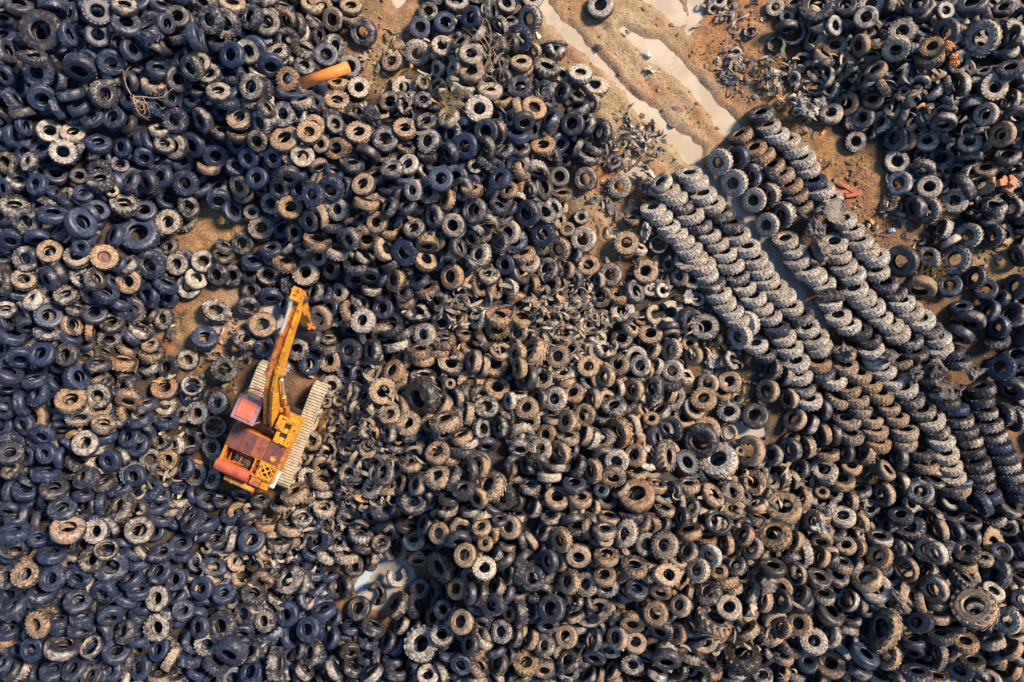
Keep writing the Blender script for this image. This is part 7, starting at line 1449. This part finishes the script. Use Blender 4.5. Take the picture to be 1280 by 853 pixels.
def blockish(name, px, py, z, parts, mat, label, cat, rot=0.0):
    bm = bmesh.new()
    for (x, y, zz, lx, ly, lz, a, tip) in parts:
        box(bm, -lx / 2, lx / 2, -ly / 2, ly / 2, 0, lz, .015, Matrix.Translation((x, y, zz)) @ Matrix.Rotation(a, 4, 'Z') @ Matrix.Rotation(tip, 4, 'Y'))
    o = finish(bm, name, M[mat]); o.location = at(px, py, z); o.rotation_euler.z = rot
    return tag(o, label, cat)
for k, (px, py, L, a, lab) in enumerate(((1062, 240, 1.0, 0.0, 'longest red plank lying flat by the outermost row'), (1058, 234, .8, -.6, 'slanting red-brown plank beside the longest one'), (1066, 244, .6, .15, 'short red plank east of the longest one'))):
    blockish('red_plank', px, py, .05 + .05 * k, [(0, 0, 0, L, .14, .04, 0, .04)], 'plank', lab, 'plank', a)
for k, (px, py, a, lab) in enumerate(((1250, 229, .2, 'orange broken block, western one of the cluster'), (1258, 236, -.5, 'orange broken block, southern one of the cluster'), (1263, 229, .9, 'orange broken block, eastern one of the cluster'))):
    p_ = on_top(px, py); blockish('broken_block', px, py, p_.z + .05, [(0, 0, 0, .34, .26, .2, 0, .2), (.1, .12, .0, .2, .16, .15, .6, .3)], 'brick', lab, 'block', a)
for k, (px, py, s, lab) in enumerate(((1186, 60, .30, 'amber crumpled plastic, northern piece'), (1194, 68, .28, 'amber crumpled plastic, eastern piece'), (1191, 78, .30, 'amber crumpled plastic, southern piece'))):
    p_ = on_top(px, py); crumple('plastic_scrap', px, py, s * .7, p_.z + .2, 90 + k, 'amber', lab, 'plastic scrap')
crumple('plastic_scrap', 1114, 290, .16, .12, 95, 'blue', 'small bright blue plastic scrap in the eastern clearing', 'plastic scrap')
crumple('plastic_scrap', 1025, 200, .09, .12, 96, 'stone', 'tiny white plastic scrap beside the outermost row', 'plastic scrap')
for k, (px, py, s, lab) in enumerate(((808, 84, .18, 'white stone between the wheel ruts'), (815, 89, .17, 'white stone just east of its neighbour in the ruts'), (769, 30, .14, 'small white stone by the northern puddle'), (811, 67, .16, 'brown stone in the wheel ruts'), (897, 73, .14, 'pale stone on the brown bank'), (673, 45, .2, 'pale boulder at the heap edge'))):
    crumple('stone', px, py, s, .04, 120 + k, 'stone', lab, 'stone', None, False, .6)

# torn strips and shreds of tread between the tyres: nobody could count them
r5 = random.Random(77)
SHRED_AREAS = [  # centre px, radius, how many
    (915, 88, 22, 60), (1005, 128, 28, 80), (800, 182, 22, 70), (968, 95, 22, 40), (905, 18, 25, 50), (1110, 262, 20, 30), (1040, 90, 40, 60), (765, 262, 18, 30), (290, 430, 40, 60),
    (450, 520, 55, 260), (430, 600, 60, 150), (715, 390, 50, 220), (330, 690, 80, 150), (760, 350, 60, 60), (940, 610, 60, 80), (1160, 130, 70, 130), (545, 85, 60, 70), (480, 95, 45, 70), (260, 470, 60, 80),
    (800, 290, 50, 80), (860, 350, 50, 70), (890, 440, 50, 90), (580, 390, 50, 60), (1000, 120, 40, 60), (780, 190, 40, 70), (1230, 270, 60, 60), (1100, 610, 50, 60), (920, 800, 110, 60), (240, 580, 60, 60), (390, 670, 60, 90), (1130, 300, 40, 30), (700, 420, 45, 90)]
SV, SF, ST = [], [], []
for cx, cy, rad, n in SHRED_AREAS:
    for _ in range(n):
        px, py = r5.gauss(cx, rad * .6), r5.gauss(cy, rad * .6)
        if any(inside(OPEN_AREAS[q], np.array([px]), np.array([py]))[0] for q in (11, 12)): continue
        base = on_top(px, py, r5.uniform(-.7, -.1)); base.z = max(base.z, ground_z(px, py) + .05)
        L = r5.uniform(.2, .6); w = r5.uniform(.05, .18); th = .02; curl = r5.uniform(-2.6, 2.6); a = r5.uniform(0, 6.28)
        rot = Matrix.Rotation(a, 3, 'Z') @ Matrix.Rotation(r5.uniform(-.7, .7), 3, 'X') @ Matrix.Rotation(r5.uniform(-.6, .6), 3, 'Y')
        d = 0.0; p = Vector((0, 0, 0)); b = len(SV); ns = 5; tw = r5.uniform(-1, 1); arch = r5.uniform(-.15, .25)
        tone = (min(1, max(0, r5.gauss(.42, .28))), 1.0 if r5.random() < .06 else 0.0, 0, 1)
        for i in range(ns + 1):
            t = i / ns; wd = w * (1 - .5 * abs(2 * t - 1) ** 2)
            side = Vector((-math.sin(d), math.cos(d), .6 * tw * (t - .5))).normalized()
            nrm = Vector((math.cos(d), math.sin(d), 0)).cross(side).normalized()
            c = p + Vector((0, 0, arch * 4 * t * (1 - t)))
            for s1, s2 in ((-1, -1), (1, -1), (1, 1), (-1, 1)):
                SV.append(base + rot @ (c + side * wd * s1 * .5 + nrm * th * s2 * .5)); ST.append(tone)
            p = p + Vector((math.cos(d), math.sin(d), 0)) * (L / ns); d += curl / ns
        for i in range(ns):
            for q in range(4):
                SF.append((b + i * 4 + q, b + i * 4 + (q + 1) % 4, b + i * 4 + 4 + (q + 1) % 4, b + i * 4 + 4 + q))
        SF += [(b + 3, b + 2, b + 1, b), (b + ns * 4, b + ns * 4 + 1, b + ns * 4 + 2, b + ns * 4 + 3)]
me = bpy.data.meshes.new('rubber_debris'); me.from_pydata([tuple(v) for v in SV], [], SF); me.materials.append(M['shred'])
at2 = me.attributes.new('tone', 'FLOAT_COLOR', 'POINT'); at2.data.foreach_set('color', np.array(ST, np.float32).ravel()); me.update()
tag(link('rubber_debris', me), 'torn tread strips and shreds strewn between the tyres', 'debris', kind='stuff')

# clods, grit and bits of waste on the open mud
GV, GF, GT = [], [], []
ico = bmesh.new(); bmesh.ops.create_icosphere(ico, subdivisions=1, radius=1.0); ico.verts.ensure_lookup_table()
IV = [v.co.copy() for v in ico.verts]; IF = [[v.index for v in f.verts] for f in ico.faces]; ico.free()
for cx, cy, rad, n in ((760, 60, 90, 420), (850, 130, 70, 330), (1020, 170, 90, 700), (1090, 260, 70, 500), (930, 70, 60, 420), (745, 255, 40, 180), (480, 70, 40, 200), (265, 290, 35, 120), (280, 410, 50, 260), (1225, 320, 35, 150), (1205, 410, 40, 160), (930, 500, 45, 200), (1100, 605, 25, 90)):
    for _ in range(n):
        px, py = r5.gauss(cx, rad * .65), r5.gauss(cy, rad * .65)
        g_ = ground_z(px, py)
        gi, gj = int((at(px, py).x + 26) / 52 * (NX - 1)), int((at(px, py).y + 18) / 36 * (NY - 1))
        if not (0 <= gi < NX and 0 <= gj < NY) or pond[gj, gi] < 5: continue
        c = at(px, py, g_ + .02); s = .022 + .075 * r5.random() ** 5; b = len(GV)
        tone = (r5.random(), 1.0 if r5.random() < .06 else 0.0, 0, 1)
        fl = r5.uniform(.3, .9); st_ = r5.uniform(.6, 2.2); a = r5.uniform(0, 3.14)
        for v in IV:
            x, y = v.x * st_ * s * r5.uniform(.7, 1.2), v.y * s * r5.uniform(.7, 1.2)
            GV.append((c.x + x * math.cos(a) - y * math.sin(a), c.y + x * math.sin(a) + y * math.cos(a), c.z + v.z * s * fl)); GT.append(tone)
        GF += [[i + b for i in f] for f in IF]
me = bpy.data.meshes.new('gravel'); me.from_pydata(GV, [], GF); me.materials.append(M['clod'])
at3 = me.attributes.new('tone', 'FLOAT_COLOR', 'POINT'); at3.data.foreach_set('color', np.array(GT, np.float32).ravel()); me.update()
tag(link('gravel', me), 'clods and grit lying on the open mud', 'gravel', kind='stuff')


# ------------------------------------------------------------------ light, camera
SUN_EL, SUN_AZ = R_(41), R_(28)          # sun from the upper right of the photograph
world = bpy.data.worlds.new('World'); scene.world = world; world.use_nodes = True
wt = world.node_tree; sky = wt.nodes.new('ShaderNodeTexSky'); sky.sky_type = 'NISHITA'; sky.sun_disc = False
sky.sun_elevation = SUN_EL; sky.sun_rotation = PI / 2 - SUN_AZ
sky.air_density = 1.5; sky.ozone_density = 6.0; sky.dust_density = .3
wt.links.new(sky.outputs[0], wt.nodes['Background'].inputs[0]); wt.nodes['Background'].inputs[1].default_value = .085
sl = bpy.data.lights.new('sun', 'SUN'); sl.energy = 5.0; sl.angle = R_(13); sl.color = (1.0, .79, .54)
so = bpy.data.objects.new('sun', sl); COL.objects.link(so)
sd = Vector((math.cos(SUN_EL) * math.cos(SUN_AZ), math.cos(SUN_EL) * math.sin(SUN_AZ), math.sin(SUN_EL)))
so.rotation_euler = sd.to_track_quat('Z', 'Y').to_euler(); so.location = sd * 60
cam = bpy.data.cameras.new('camera'); co = bpy.data.objects.new('camera', cam); COL.objects.link(co)
co.location = (0, 0, CAM_H); co.rotation_euler = (0, 0, 0)
cam.sensor_width = 36.0; cam.lens = 36.0 * FOC / 1280.0; cam.clip_end = 6000
scene.camera = co
vs = scene.view_settings; vs.view_transform = 'Standard'; vs.look = 'None'; vs.gamma = 1.0; vs.exposure = .98
